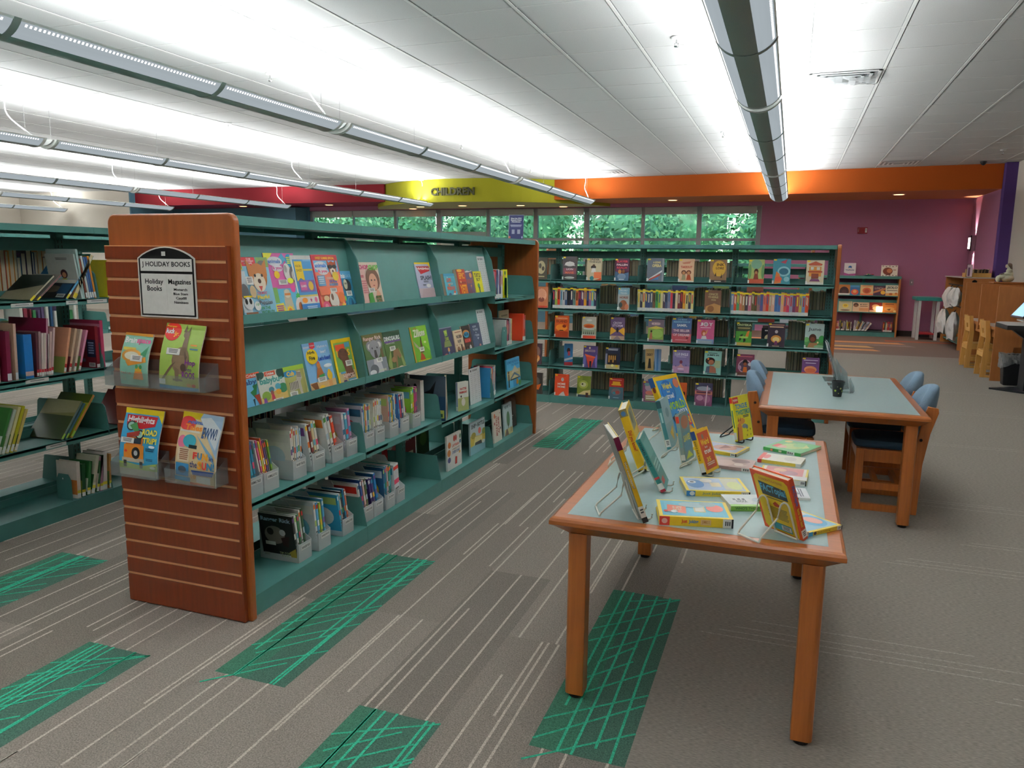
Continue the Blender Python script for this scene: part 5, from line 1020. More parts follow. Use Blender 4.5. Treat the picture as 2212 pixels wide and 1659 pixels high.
spines('book',-1.955,4.965,.4458,5,['3a90c8','e9d8a8','d84a60','c87a40','7a9ab8'],[.215,.21,.22,.2,.215],[.012,.02,.008,.012,.02],'at the left of the third row in the far end bay',seed=8)
spines('book',-1.97,5.06,.4458,3,['e0a050','f0e8d8','4a88b0'],[.2,.22,.215],[.03,.01,.012],'at the middle of the third row in the far end bay',seed=9)
upright('book',-1.955,5.34,.4458,.29,.225,.012,'58b4dc',[r(0,.3,1,.6,'d8c890'),p('e9dcc0',(.3,.5),(.6,.75),(.9,.5)),t('SOMEONE BUILDS',.04,.84,.96,.93,'1f70b0',2),t('THE DREAM',.32,.74,.92,.82,'2a80b8',2),p('5a7a98',(.2,.34),(.55,.52),(.94,.34),(.9,.3),(.55,.44),(.24,.3)),r(.2,.27,.95,.31,'3a4a58'),p('3a2c22',(.04,.06),(.12,.06),(.14,.5),(.06,.5)),e(.1,.56,.05,.05,'5a3a28'),r(.4,.02,.7,.24,'2f90c8'),e(.72,.16,.08,.1,'e0a030'),e(.9,.1,.1,.1,'4f8a4a')],'blue picture book with a bridge under construction, far end bay',lean=5)
# bottom shelf, third and fourth bays
upright('book',-1.968,4.275,zb,.225,.225,.012,'eceae4',[t('CAPYBARA',.34,.62,.84,.70,'c8503c',2),t('IS FRIENDS WITH',.36,.53,.86,.58,'8a6a50',1),t('EVERYONE',.36,.42,.86,.51,'3a6a9a',2),e(.5,.86,.06,.09,'b03a30'),e(.62,.86,.06,.09,'b03a30'),e(.16,.72,.1,.09,'c8702c'),e(.12,.5,.11,.1,'d8883a'),e(.12,.3,.1,.08,'6a6aa0'),p('c23c34',(.5,.1),(.64,.1),(.66,.3),(.54,.32)),e(.9,.7,.06,.06,'3a6a8a'),e(.84,.4,.06,.04,'e0b050'),e(.9,.85,.06,.07,'5a7a5a')],'white picture book with small animals around an orange title on the bottom shelf',lean=2)
upright('book',-1.985,4.69,zb,.265,.225,.012,'ccdbe2',[t('SHIP',.08,.80,.38,.93,'24343c',2),t('IN A',.40,.83,.48,.9,'24343c',1),t('BOTTLE',.5,.80,.96,.93,'24343c',2),r(0,.0,1,.26,'8ab8c4'),p('d8c050',(0,.26),(1,.3),(1,.56),(.6,.5),(0,.6)),e(.2,.58,.16,.1,'a8983a'),e(.62,.66,.1,.1,'d8706a'),e(.9,.58,.12,.1,'8a9a48'),p('e9e0a0',(.2,.28),(.8,.24),(.78,.48),(.3,.52)),p('4a4a46',(.26,.26),(.76,.22),(.72,.34),(.3,.34)),e(.86,.26,.1,.06,'e8eef0')],'pale blue picture book with a yellow landscape on the bottom shelf',lean=2,spine='b8ccd4')
upright('book',-1.965,5.085,zb,.16,.23,.012,'e8e2d4',[t('MOLE IS NOT',.30,.2,.5,.86,'b03c34',2,1),t('ALONE',.56,.25,.74,.8,'b03c34',2,1),e(.18,.86,.1,.08,'d87a4a'),e(.14,.62,.06,.05,'a83a3a'),star(.85,.9,.05,.04,'b03c34'),e(.86,.4,.06,.04,'3a4a6a')],'cream picture book with red vertical title on the bottom shelf',lean=4)
upright('book',-1.972,5.325,zb,.175,.245,.012,'bfd2d8',[t('THIS VERY TREE',.08,.84,.94,.93,'41606a',1),e(.5,.5,.2,.24,'5f8a62'),r(.47,.18,.53,.35,'6a5a40'),r(0,0,1,.2,'d8c88a'),p('8a6a5a',(0,0),(.5,.0),(.35,.2),(.2,.2)),r(.72,.06,.76,.22,'3a4a5a'),r(.84,.06,.88,.2,'7a4a3a')],'pale blue picture book with a green tree on the bottom shelf',lean=4)
upright('book',-2.03,5.505,zb,.25,.25,.012,'3d322d',[e(.3,.66,.16,.14,'a85a38'),e(.3,.58,.1,.09,'e0c0b0'),e(.3,.56,.05,.04,'1c1a1a'),t('Do You Have',.2,.36,.7,.42,'e8e4de',1),t('FOX',.24,.2,.62,.34,'e8e4de',2),p('584840',(.6,1),(1,.8),(1,.2),(.7,.5))],'dark brown picture book with a fox face on the bottom shelf',lean=4)
# backs of the aisle behind: books shelved on the far side of the main unit
def backrow(root_xy,z,y0,n,cols,hs,seed,where,x=-2.46,depth=.15):
    R=random.Random(seed); s=0
    for i in range(n):
        c=cols[R.randrange(len(cols))]; h=hs*(1+R.uniform(-.12,.1)); th=R.uniform(.014,.032)
        bk=book('book',depth*R.uniform(.85,1),h,th,c,[],c,[],c,[],'d9ceb6',False,True); s+=th
        mass(bk,(x,y0+s-th,z+.0006))
        s+=.001
DK=['1c2430','3a2a26','2a2a2e','6a3a2a','5a5248','8a8070','2f3a30','b86a30','c8902c','4a4a50']
for bay,nm in enumerate(('first','second','third')):
    for z,ln,q in ((.80,'middle',34),(.44,'lower',30)):
        if bay==2 and ln=='lower': q=14
        backrow(None,z,MY+bay*MB+.012,q,DK if ln=='middle' else DK[:5]+['a02a30','c03a3a','e0e0e0','2a4a6a'],.255 if ln=='middle' else .23,bay*7+len(ln),'back of the magazine unit, %s bay, %s row'%(nm,ln),x=-2.48)
for i,(y,w_,h_,c,a) in enumerate([(4.04,.2,.25,'b83030',[r(0,0,1,.35,'e9e4dc'),e(.5,.2,.2,.1,'3a3a3a'),e(.4,.7,.2,.14,'f0e0d0')]),(4.27,.2,.26,'8a1f24',[t('JET',.2,.55,.8,.75,'f0e8e0',2),r(.2,.1,.8,.3,'e8e0d0')]),(4.50,.17,.24,'34502c',[e(.5,.5,.3,.2,'5a7a3a')])]):
    upright('book',-2.29,y,.0858,w_,h_,.012,c,a,['dark red picture book with a pale figure','red picture book with white block title','dark green picture book'][i]+' seen through the bottom shelf gap',lean=2)
# tented flyer on the canopy
b=B(); b.box(0,0,0,.115,.003,.185,'print','3a3c72'); paint(b,[r(.0,.0,.03,1,'c8c8d0'),r(0,.985,1,1,'c8c8d0'),t('Meet the 2024',.14,.83,.86,.89,'fff',2),t('Monarch Award',.14,.76,.86,.82,'fff',2),t('Nominees',.2,.69,.8,.75,'fff',2),L(.1,.5,.9,.6,3,'c8c8e0'),r(.22,.22,.42,.4,'b0b0c8'),r(.6,.22,.8,.4,'b0b0c8'),e(.08,.08,.07,.06,'e08a70'),e(.94,.08,.05,.05,'c0c0e0')],.115,.185,lambda x,d,z:(x,-d,z))
b.box(-.004,.0035,-.0,.119,.006,.192,'acrylic'); b.box(-.004,-.03,-.003,.119,.06,-.0005,'acrylic'); tag(b.build('table_sign',loc=(-2.07,5.62,1.5715),tilt=rad(-6),rz=rad(6)),'dark blue flyer in a clear stand on top of the double-sided bookshelf','sign')
# ================= middle-distance bookshelf =================
YT='ecd42c'; LBW='f4f4f2'
def far(x0,x1,lv,h,cov,art,desc,th=.026,yt=True,rot=0,spine=None,y=None,fore=False,lab=True):
    z=(FL+[FBASE])[lv]+.0008; w=x1-x0
    a=[q for q in art]+([r(.03,.92,.2,.98,YT)] if yt else [])
    bk=book('book',w,h,th,cov,a,spine or cov)
    o=put(bk,'book',(x0,FY+.018 if y is None else y,z),rot,rad(-4),label='%s, %s shelf of the middle-distance bookcase'%(desc,['top','second','third','fourth','bottom'][lv]))
    if lab: b=B(); b.box(-.0012,-.0012,.004,.012,-.0003,.032,'print',LBW); b.build('spine_label',o,loc=(-.0005,-.004,0))
F_=figure
FARB=[
(-2.388,-2.271,0,.215,'4a4538',[e(.5,.55,.36,.3,'b8ac84'),e(.4,.62,.12,.12,'4a4538'),e(.66,.5,.12,.1,'4a4538'),L(.2,.08,.8,.16,1,'b8ac84')],'dark olive novel with pale figures beside the wooden end panel'),
(-2.110,-1.968,0,.228,'4c4648',[r(.06,.25,.94,.5,'8a4a5a'),e(.5,.68,.34,.1,'e4e2e0'),p('e4e2e0',(.1,.62),(.5,.8),(.9,.6)),t('LION',.26,.42,.74,.50,'e8e4e4',1),t('MANE',.2,.27,.8,.36,'e07a50',1),e(.5,.1,.36,.05,'b8c0b8')],'grey and maroon novel with white wings'),
(-1.867,-1.722,0,.212,'d3c6a4',[t('THINGS',.14,.79,.92,.88,'4a4a48',1),t('UNDER',.2,.9,.84,.98,'4a4a48',1),e(.45,.6,.18,.08,'3a3230'),e(.47,.68,.09,.05,'5a4030'),p('f2f0ea',(.3,.36),(.64,.36),(.58,.56),(.36,.56)),r(.5,.1,1,.38,'e0784a'),e(.36,.1,.14,.1,'3a8a90'),p('d0502c',(.5,.0),(1,.0),(1,.12))],'tan novel with a seated figure and orange corner'),
(-1.592,-1.457,0,.212,'5a2c4a',[t('SLAYER',.1,.82,.92,.92,'e04a5a',2),t('FALLEN',.12,.68,.9,.77,'f0d8d8',2),t('REALM',.14,.55,.86,.64,'e04a5a',2),p('4a6a88',(0,0),(1,0),(1,.4),(.5,.3),(0,.45)),e(.36,.42,.12,.1,'c88a50'),e(.62,.42,.1,.1,'8a5a3a'),e(.5,.2,.3,.14,'7a90a8'),L(.3,.04,.7,.08,1,'fff')],'plum novel with pink stacked lettering'),
(-1.283,-1.128,0,.218,'6a7280',[t('A SONG',.34,.78,.8,.87,'e9d890',2,0),t('OPERA',.3,.62,.86,.75,'e9d890',2,0),p('e8e8ec',(.05,.1),(.9,.5),(.9,.42),(.1,.05)),p('c84a3a',(.1,.1),(.8,.34),(.8,.28),(.14,.05)),p('3a78b8',(.3,.06),(.7,.2),(.7,.1)),r(.9,0,1,1,'8a9298')],'grey novel with yellow script and comet streaks'),
(-.990,-.850,0,.215,'e8bf9a',[t('TAKEOUT',.12,.6,.88,.70,'c0392b',2),p('d88a70',(.2,.84),(.8,.9),(.7,.8),(.3,.78)),e(.34,.42,.16,.1,'6a4030'),e(.34,.4,.1,.07,'c88a5a'),e(.66,.42,.16,.1,'7a3a28'),e(.66,.4,.1,.07,'c88a5a'),p('a8a07a',(.2,.1),(.48,.1),(.44,.32),(.26,.32)),p('c0502c',(.52,.1),(.84,.1),(.76,.32),(.58,.32)),r(0,0,1,.06,'f0ece4')],'peach novel with two children and red title'),
(-.708,-.560,0,.212,'8a6a4c',[e(.55,.62,.4,.34,'d8a83a'),t('INK',.4,.72,.86,.84,'6a4a20',2),t('LORE',.36,.58,.84,.68,'6a4a20',2),p('2a1c18',(.3,.28),(.4,.3),(.36,.46)),p('2a1c18',(.66,.22),(.74,.22),(.72,.42)),r(0,0,1,.12,'3a3634'),L(.3,.03,.7,.08,1,'e0d8c8')],'brown novel with a golden sunburst'),
(-.370,-.234,0,.216,'a9b86a',[e(.5,.8,.34,.2,'7aa88a'),r(0,.0,1,.2,'c8583a'),e(.5,.5,.14,.12,'5a3020'),p('8a3a28',(.34,.18),(.66,.18),(.6,.42),(.4,.42)),e(.5,.46,.09,.06,'c08050'),e(.1,.5,.1,.3,'6a9a60'),e(.92,.5,.1,.3,'6a9a60')],'green novel with a long-haired girl'),
(-.161,-.012,0,.225,'3f8fa0',[e(.62,.5,.36,.2,'8ac0c8'),e(.62,.5,.26,.13,'2f6a80'),p('b84a5a',(.4,.86),(.8,.98),(.7,.8)),p('d87a3a',(.1,.0),(.5,.05),(.4,.4),(.2,.5)),e(.34,.2,.2,.1,'e0603a'),e(.8,.2,.16,.1,'8ac0c8')],'teal novel with swirling tentacles'),
(.118,.264,0,.215,'e4d6b8',[p('b8502c',(.1,.84),(.5,.95),(.9,.84),(.84,.78),(.16,.78)),r(.16,.34,.84,.74,'d8903a'),r(.24,.6,.42,.72,'f0ece0'),r(.58,.6,.76,.72,'f0ece0'),r(.1,.5,.9,.56,'a83a24'),r(.3,.26,.7,.46,'8a3a24'),p('7a3a6a',(.2,.14),(.8,.14),(.7,.24),(.3,.24)),r(.0,.0,1,.1,'e9e4da')],'cream novel with an orange pagoda gate'),
(-2.388,-2.256,1,.21,'c97a50',[e(.5,.6,.4,.3,'e8b090'),e(.45,.7,.2,.12,'b8503a'),e(.5,.4,.24,.12,'8a4a3a'),r(0,0,1,.1,'c8402c'),star(.5,.68,.34,.26,'e0a080',12,.7)],'orange-pink novel beside the wooden end panel'),
(-1.553,-1.445,1,.218,'b0b8b8',[r(0,.7,1,1,'8ab8cc'),t('THE ONLY',.12,.84,.86,.92,'e8f0f0',1),t('HORSE',.16,.52,.9,.62,'8a4a38',2),t('TOUGH',.2,.72,.8,.8,'e8e8e0',1),e(.5,.24,.34,.22,'9a5a3a'),e(.26,.24,.16,.12,'3a4a4a'),e(.8,.16,.18,.14,'c87a5a')],'pale blue and brown novel with a curled animal'),
(-.742,-.596,1,.212,'7c5640',[t('ONCE',.24,.78,.8,.88,'b8a878',2),t('THERE',.2,.66,.84,.75,'b8a878',2),t('WAS',.4,.55,.7,.62,'b8a878',2),p('b8864e',(0,.0),(1,.0),(1,.35),(.6,.44),(.1,.3)),e(.4,.2,.2,.14,'8a5a34')],'brown novel with a desert dune'),
(-2.180,-2.038,2,.215,'cf5a24',[t('FORBIDDEN',.1,.84,.9,.91,'e8c0a0',1),t('ISLAND',.1,.68,.9,.8,'7a2a18',2),e(.5,.45,.42,.16,'e88a2a'),r(.0,.0,1,.28,'a83c1c'),p('3a1a14',(.3,.3),(.7,.3),(.6,.34),(.4,.34)),e(.7,.52,.14,.07,'8a2a18')],'orange novel with a sunset scene'),
(-1.900,-1.760,2,.214,'c6c8bc',[e(.5,.84,.2,.05,'e8e8e0'),e(.5,.58,.4,.1,'d87a3a'),e(.5,.56,.3,.06,'b04a24'),r(0,.2,1,.46,'9aa890'),r(0,.0,1,.14,'d8503a')]+[p('2a2a28',(.1+.14*i,.2),(.16+.14*i,.2),(.13+.14*i,.36)) for i in range(6)]+[e(.5,.44,.4,.03,'f0f0ec')],'grey-green novel with an orange dragon over a crowd'),
(-1.618,-1.478,2,.218,'6a5478',[p('e0a83a',(0,.2),(.44,.4),(.1,.56),(0,.5)),p('e0a83a',(1,.2),(.56,.4),(.9,.56),(1,.5)),t('CROW',.2,.7,.8,.8,'e8e0f0',1),t('STORM',.14,.58,.86,.68,'e8d8f0',1),e(.5,.44,.08,.12,'2a1c1c'),r(0,.0,1,.18,'b89a80'),p('8a7a80',(.2,.0),(.5,.2),(.8,.0))],'violet novel with yellow wings'),
(-1.253,-1.105,2,.212,'7a6a78',[r(.0,.1,1,.62,'8aa850'),e(.6,.36,.36,.2,'9ac060'),e(.5,.8,.3,.08,'a89098'),t('BIG MAGIC',.24,.76,.76,.85,'e8c8c8',1),p('b06a50',(.1,.1),(.3,.12),(.28,.4),(.16,.4)),e(.22,.46,.06,.05,'3a2a20'),p('e0d060',(0,.6),(.5,.7),(1,.62),(.5,.56))],'grey and lime novel with a round green hill'),
(-1.030,-.848,2,.235,'4a6a9c',[r(.0,.0,1,.36,'c85a64'),r(0,.36,1,.56,'7a5a7c'),t('THE MANY',.28,.9,.76,.96,'9ad0e8',1),t('ASSASSINATIONS OF',.08,.8,.92,.87,'9ad0e8',1),t('SAMIR,',.26,.63,.78,.75,'eceef0',2),t('THE SELLER',.08,.44,.92,.54,'f2d8dc',2),t('OF DREAMS',.08,.27,.92,.37,'f2d8dc',2),L(.2,.08,.8,.13,1,'e8a0a8'),e(.8,.2,.06,.04,'7a2a3a')],'blue to pink novel with big white stacked title'),
(-.797,-.641,2,.225,'cf5f8c',[t('J',.14,.74,.34,.88,'f4f0f2',2),e(.5,.81,.14,.09,'e0d0d8'),e(.5,.81,.08,.05,'b0a0a8'),t('Y',.68,.74,.9,.88,'f4f0f2',2),L(.2,.64,.8,.69,1,'f0d0dc'),e(.4,.45,.14,.13,'c8603a'),e(.42,.42,.08,.07,'e8b898'),p('e9e6e8',(.22,.14),(.62,.14),(.54,.34),(.32,.34)),r(0,.0,1,.2,'8aa0c8'),r(.1,.0,.9,.14,'a8b4c0'),p('e0a060',(.5,.46),(.6,.6),(.64,.58),(.56,.4))],'bright pink novel with white title and a red-haired girl'),
(-.447,-.308,2,.215,'4f9a3c',[r(0,.62,1,1,'2a3a24'),t('ONYEKA',.04,.84,.96,.93,'c8d8a0',2),L(.1,.7,.9,.78,2,'b8a870'),p('d87a2c',(.56,.3),(.8,.4),(.86,.66),(.7,.6)),p('1c2418',(.2,.2),(.32,.22),(.46,.5),(.3,.46)),p('1c2418',(.5,.14),(.64,.2),(.6,.44),(.48,.4)),r(0,0,1,.14,'b89a4a'),e(.5,.36,.3,.05,'a8d060')],'green novel with leaping dark figures'),
(-.170,-.022,2,.218,'3a2c3c',[L(.06,.88,.94,.94,1,'c89080'),L(.1,.78,.9,.86,1,'e8c0a0'),e(.5,.64,.09,.07,'d8d0d8'),e(.5,.34,.3,.16,'e09a4a'),e(.5,.32,.2,.1,'f0d890'),p('7a3a6a',(.4,.1),(.6,.1),(.56,.26),(.44,.26)),L(.3,.02,.7,.06,1,'e8c0a0')],'dark purple novel with a glowing orange centre'),
(.145,.302,2,.225,'bcd4d0',[t('June',.16,.68,.84,.84,'4a5058',1),r(0,.0,1,.4,'4f8a4c'),e(.1,.36,.14,.1,'6aa860'),e(.9,.4,.16,.14,'3f9a50'),e(.42,.42,.2,.17,'4a2418'),e(.42,.38,.13,.09,'7a3c24'),p('b8845a',(.16,.06),(.74,.06),(.66,.24),(.26,.24)),e(.7,.26,.05,.04,'e8e8a0'),e(.8,.1,.3,.06,'8ab88a'),r(0,.0,1,.05,'e0e8e0')],'pale mint novel with a smiling child in a garden'),
(-2.388,-2.312,3,.212,'4a3440',[e(.4,.6,.4,.26,'8a6a60'),e(.5,.3,.3,.14,'d88a4a'),p('e8c890',(.2,.1),(.7,.4),(.5,.1))],'dark maroon novel beside the wooden end panel'),
(-1.880,-1.740,3,.214,'5a4a80',[t('SIROCCO',.1,.72,.84,.82,'e8c8a0',1),e(.45,.9,.06,.05,'e8d8b0'),p('e0603a',(.1,.62),(.9,.5),(.7,.36),(.3,.42)),p('c84a3a',(.2,.5),(.8,.44),(.6,.0),(.4,.0)),r(.46,.0,.6,.3,'2a2438'),e(.1,.3,.1,.3,'6a6aa8'),e(.95,.3,.1,.3,'7a6ab0')],'purple novel with an orange cloak shape'),
(-1.658,-1.515,3,.21,'2a3048',[r(0,.0,1,.2,'c8b88a'),L(.14,.84,.86,.94,2,'d8dcec'),r(.18,.24,.8,.7,'3a2c28')]+[r(.22+.14*i,.3+.12*(i%2),.3+.14*i,.62,'d8a050') for i in range(4)]+[e(.5,.16,.1,.06,'f0e890'),e(.8,.14,.09,.06,'e0c030'),r(0,.2,.14,.7,'8a90a8')],'navy novel with a lit house'),
(-1.008,-.851,3,.215,'8a7cae',[t('ELLIE ENGLE',.1,.76,.9,.88,'f2eef8',2),L(.2,.68,.8,.72,1,'d8d0e8'),r(0,.0,1,.3,'c89ac0'),e(.5,.48,.09,.08,'7a3048'),p('e0a8b0',(.3,.24),(.7,.24),(.5,.42)),star(.2,.3,.05,.04,'5a4a80'),star(.8,.34,.05,.04,'5a4a80'),e(.5,.18,.2,.04,'e8d0e8'),L(.3,.04,.7,.08,1,'5a6aa0')],'lilac novel with a meditating figure'),
(-.718,-.563,3,.222,'8fc6be',[L(.24,.88,.76,.92,1,'2a3a3a'),t('JUMPS IN',.16,.77,.84,.86,'1f2f34',2),e(.36,.58,.28,.15,'3a2a28'),e(.42,.52,.16,.11,'a8684a'),e(.24,.66,.06,.04,'e08a4a'),p('5a6a80',(.1,.08),(.34,.08),(.34,.36),(.16,.34)),p('a86a54',(.34,.08),(.74,.08),(.68,.34),(.34,.38)),r(.62,.3,.95,.6,'a8b890'),L(.2,.02,.8,.06,1,'1f2f34')],'mint novel with a girl in profile'),
(-.428,-.272,3,.206,'83405c',[e(.5,.46,.4,.3,'c8a0b0'),e(.5,.46,.34,.25,'5a4a60'),e(.5,.66,.14,.11,'2a1c1c'),e(.5,.56,.1,.08,'a85a34'),p('d8702c',(.38,.18),(.64,.18),(.6,.44),(.42,.44)),e(.78,.56,.12,.08,'c8ccd8'),e(.2,.4,.1,.1,'b890b0'),r(0,0,1,.2,'6a4438'),r(.1,.02,.9,.06,'e8d8d8'),L(.1,.86,.9,.92,1,'d86a7a')],'wine-red novel with a child in a round frame'),
(.138,.284,3,.205,'7a508c',[L(.1,.84,.9,.9,1,'e8d8f0'),L(.2,.72,.8,.78,1,'e8d8f0'),r(0,.0,1,.36,'d8604a'),e(.5,.48,.36,.16,'e89a70'),e(.5,.44,.3,.1,'d8704a'),e(.42,.18,.06,.05,'4a2018'),e(.58,.16,.05,.04,'4a2018')],'purple and orange novel above the far table'),
(-2.388,-2.300,4,.214,'3c3430',[e(.3,.6,.4,.2,'6a6058'),p('d86a2c',(0,.36),(.9,.5),(.6,.2),(0,.24))],'charcoal novel with orange flame beside the end panel'),
(-2.168,-2.025,4,.214,'e0502c',[t('HOME',.22,.5,.78,.6,'f4eee8',2),t('HOME',.22,.36,.78,.46,'f4eee8',2),e(.56,.76,.1,.09,'c8c0c0'),p('d8ccc8',(.3,.0),(.8,.0),(.66,.2),(.5,.14)),L(.2,.9,.8,.94,1,'b03a24')],'bright orange-red novel with white title'),
(-1.935,-1.800,4,.21,'7a8a34',[e(.46,.6,.36,.2,'a8b050'),e(.46,.6,.22,.11,'c8c8a0'),e(.4,.62,.07,.04,'3a3a2a'),e(.1,.9,.3,.2,'8a9a3a'),p('d8c890',(0,.1),(.5,.3),(1,.36),(1,.1)),r(0,0,1,.12,'3a4a58'),r(.66,.0,.86,.22,'4a2c24')],'olive novel with a coiled forest face'),
(-1.612,-1.470,4,.21,'b62f2a',[r(0,.0,1,.58,'4a6a78'),r(.24,.72,.76,.84,'e8b030'),r(.16,.66,.84,.72,'e8b030'),L(.14,.88,.86,.93,1,'e8a0a0'),e(.5,.36,.34,.16,'7a6a70'),e(.6,.34,.14,.08,'a84a40'),e(.36,.3,.1,.06,'3a8a98'),L(.3,.06,.7,.1,1,'9ac0cc')],'red and teal novel with small orange title block'),
(-1.281,-1.150,4,.2,'8a5a78',[r(0,.0,.1,1,'8a4a70'),e(.5,.7,.34,.2,'b8a0b0'),r(.2,.06,.98,.34,'a8a878'),L(.24,.1,.92,.3,2,'f0e8d8'),e(.5,.44,.3,.1,'c87a6a'),e(.3,.84,.2,.08,'7aa0a8')],'mauve novel with a dragon and cream title'),
(-.95,-.865,4,.205,'d8602c',[e(.4,.6,.2,.1,'3a2018'),e(.7,.5,.14,.1,'3a2018')],'orange novel partly hidden by the tall display books'),
(-.789,-.628,4,.215,'8c5478',[r(.0,.7,1,1,'4a4a6a'),e(.5,.76,.4,.1,'a8b0c0'),r(0,.5,1,.64,'c87a6a'),L(.1,.52,.9,.62,1,'5a2a4a'),e(.3,.34,.2,.12,'c890b0'),e(.7,.3,.2,.16,'a86a90'),p('e8c8d8',(.6,0),(.68,0),(.74,.9),(.68,.9))],'purple-pink novel with a crowded night scene')]
for f in FARB: far(*f)
upright('book',-2.087,FY+.07,FL[3]+.0008,.085,.215,.05,'3a80b8',[e(.5,.7,.2,.12,'3a1c1c'),p('c04a5a',(.4,.46),(.7,.46),(.66,.66),(.44,.66)),p('e8eef4',(0,.3),(1,.4),(1,.3),(0,.2)),r(0,.0,1,.16,'b8343c')],'thick blue snow-scene novel turned sideways, fourth shelf of the middle-distance bookcase',rz=rad(20),lean=2)
upright('book',-1.272,FY+.06,FL[3]+.0008,.08,.205,.02,'d4b478',[t('DESKY',.14,.68,.86,.8,'4a3a30',2),p('2a2420',(.3,.1),(.7,.1),(.6,.56),(.4,.56))],'small tan novel turned sideways, fourth shelf of the middle-distance bookcase',rz=rad(14),lean=2)
upright('book',-1.185,FY+.07,FL[3]+.0008,.06,.205,.04,'88a8cc',[r(.3,.0,.6,1,'4a80b8')],'thick pale blue book beside the small tan novel, fourth shelf',rz=rad(14),lean=1)
SPC=['3a3a58','8aa04a','c8402c','8ab0b8','c8c8cc','3a5a80','24303c','2a2c4a','6a8a80','d8703a','4a3050','5a3a70','e0a030','3a2a58','a06aa0','6ab0b0']
# rows with spines out
def farspines(x0,x1,n,cols,seed,where):
    w=(x1-x0)/n-.0006
    spines('book',x0,FY+.02,FL[1]+.0002,n,cols,[.205,.2,.21,.203,.198],[w],where,rz=PI/2,d=(1,0),tape=YT,lab=LBW,seed=seed,what='yellow-taped book',depth=.14)
farspines(-2.205,-1.765,17,SPC,31,'second shelf of the first full far bay')
farspines(-1.363,-.845,22,['e8dca0','3a3a50','e8d890','3a4a78','3a4a78','4a5a70','7a5a40','3f9a58','a8b840','e8dca0','4a3a4a','4a5a78','8a8aa0','c84a5a','3a3a50','e8d8a8','7a3038','5a2a34','e0a030'],33,'second shelf of the middle far bay')
farspines(-.508,.163,26,['7a98c0','d8502c','4f9a68','c87a5a','a87a4a','4a4048','c87a90','6a6038','5a5434','a07a78','6a5a98','d88a78','d8402c','c8a888','e8b8a0','4a70a8','4a70a8','e8b89a','d85a4a','c83a60','9a9ab0','7a3a60','a84a50','c8b860'],35,'second shelf of the right far bay')
# page-edge rows shelved on the other side
PE=['f2e4c8','e6d6b6','faeed6','dccdb0','f0e4cc','d8c8a8','f6ead6']
def edges(x0,x1,lv,bay,seed):
    R=random.Random(seed); x=x0; i=0; z=(FL+[FBASE])[lv]
    while x<x1-.02 and i<38:
        th=R.uniform(.020,.034); h=.215*R.uniform(.9,1.06) if lv else .20*R.uniform(.92,1.02); c=R.choice(PE); cv=R.choice(['2a2a2c','5a4636','8a7a62','3a3430','9c9484'])
        dp=R.uniform(.13,.15); b=B(); b.box(0,0,0,th,.002,h,'print',cv)
        b=B(); b.box(0,0,0,.0022,dp,h,'print',cv); b.box(th-.0022,0,0,th,dp,h,'print',cv); b.box(.0022,dp-.002,0,th-.0022,dp,h,'print',cv); b.box(.0022,.003,.003,th-.0022,dp-.002,h-.004,'print',c)
        if lv>1 or bay=='one': mass(b,(x,FY+.54-dp,z+.0006)); x+=th+.0008; i+=1; continue
        o=b.build('book',loc=(x,FY+.54-dp,z+.0006)); tag(o,'%s page-edged book, %s from left, %s %s rear row, far bay %s'%(CN(c),ORD[i],['top','second','third','fourth','bottom'][lv],'shelf',bay),'book','books with page edges outward, %s shelf, far bay %s'%(['top','second','third','fourth','bottom'][lv],bay))
        x+=th+.0008; i+=1
for lv,bay,x0,x1 in [(0,'one',-2.37,-2.24),(0,'two',-1.98,-1.42),(0,'three',-1.16,-.53),(1,'one',-2.37,-2.24),(1,'two',-1.82,-1.41),(1,'three',-.88,-.56),(1,'four',.17,.33),(2,'one',-2.37,-2.24),(2,'two',-2.1,-1.42),(2,'three',-1.15,-.55),(2,'four',.0,.33),
 (3,'one',-2.37,-2.24),(3,'two',-1.85,-1.42),(3,'three',-1.08,-.55),(3,'four',0,.33),(4,'one',-2.37,-2.24),(4,'two',-1.88,-1.42),(4,'three',-1.0,-.55)]:
    edges(x0,x1,lv,bay,int((x0+9)*100)+lv)
bookend(-1.76,FY+.02,FL[1]+.0008,'green bookend after the first yellow-taped row',PI/2)
bookend(-.838,FY+.02,FL[1]+.0008,'green bookend after the middle yellow-taped row',PI/2)
bookend(.175,FY+.02,FL[1]+.0008,'green bookend after the right yellow-taped row',PI/2)
# books on the bookshelf behind
for k,(x,z,c,d_) in enumerate([(-2.3,1.05,'8a6a3a','ochre'),(-1.9,1.05,'3a4a3a','dark green'),(-1.4,1.05,'2a3a5a','dark blue'),(-.9,1.05,'6a7a3a','moss'),(-.5,1.05,'8a4a3a','rust'),(-.1,.7,'c8c8d0','pale lilac'),(-.35,.7,'7a2a24','dark red'),(.1,.7,'5a7a4a','leaf green'),(-.3,.39,'2a2c34','black'),(-.05,.39,'5a7a80','slate'),(-2.0,.7,'4a5a70','steel blue'),(-1.2,.7,'a8843a','mustard')]):
    upright('book',x,9.73,z+.0008,.19,.24,.012,c,[e(.5,.5,.3,.2,'d8c8a0'),L(.2,.8,.8,.9,1,'eee')],'%s picture book on the bookshelf behind, seen through the gaps'%d_,rz=0,lean=4)
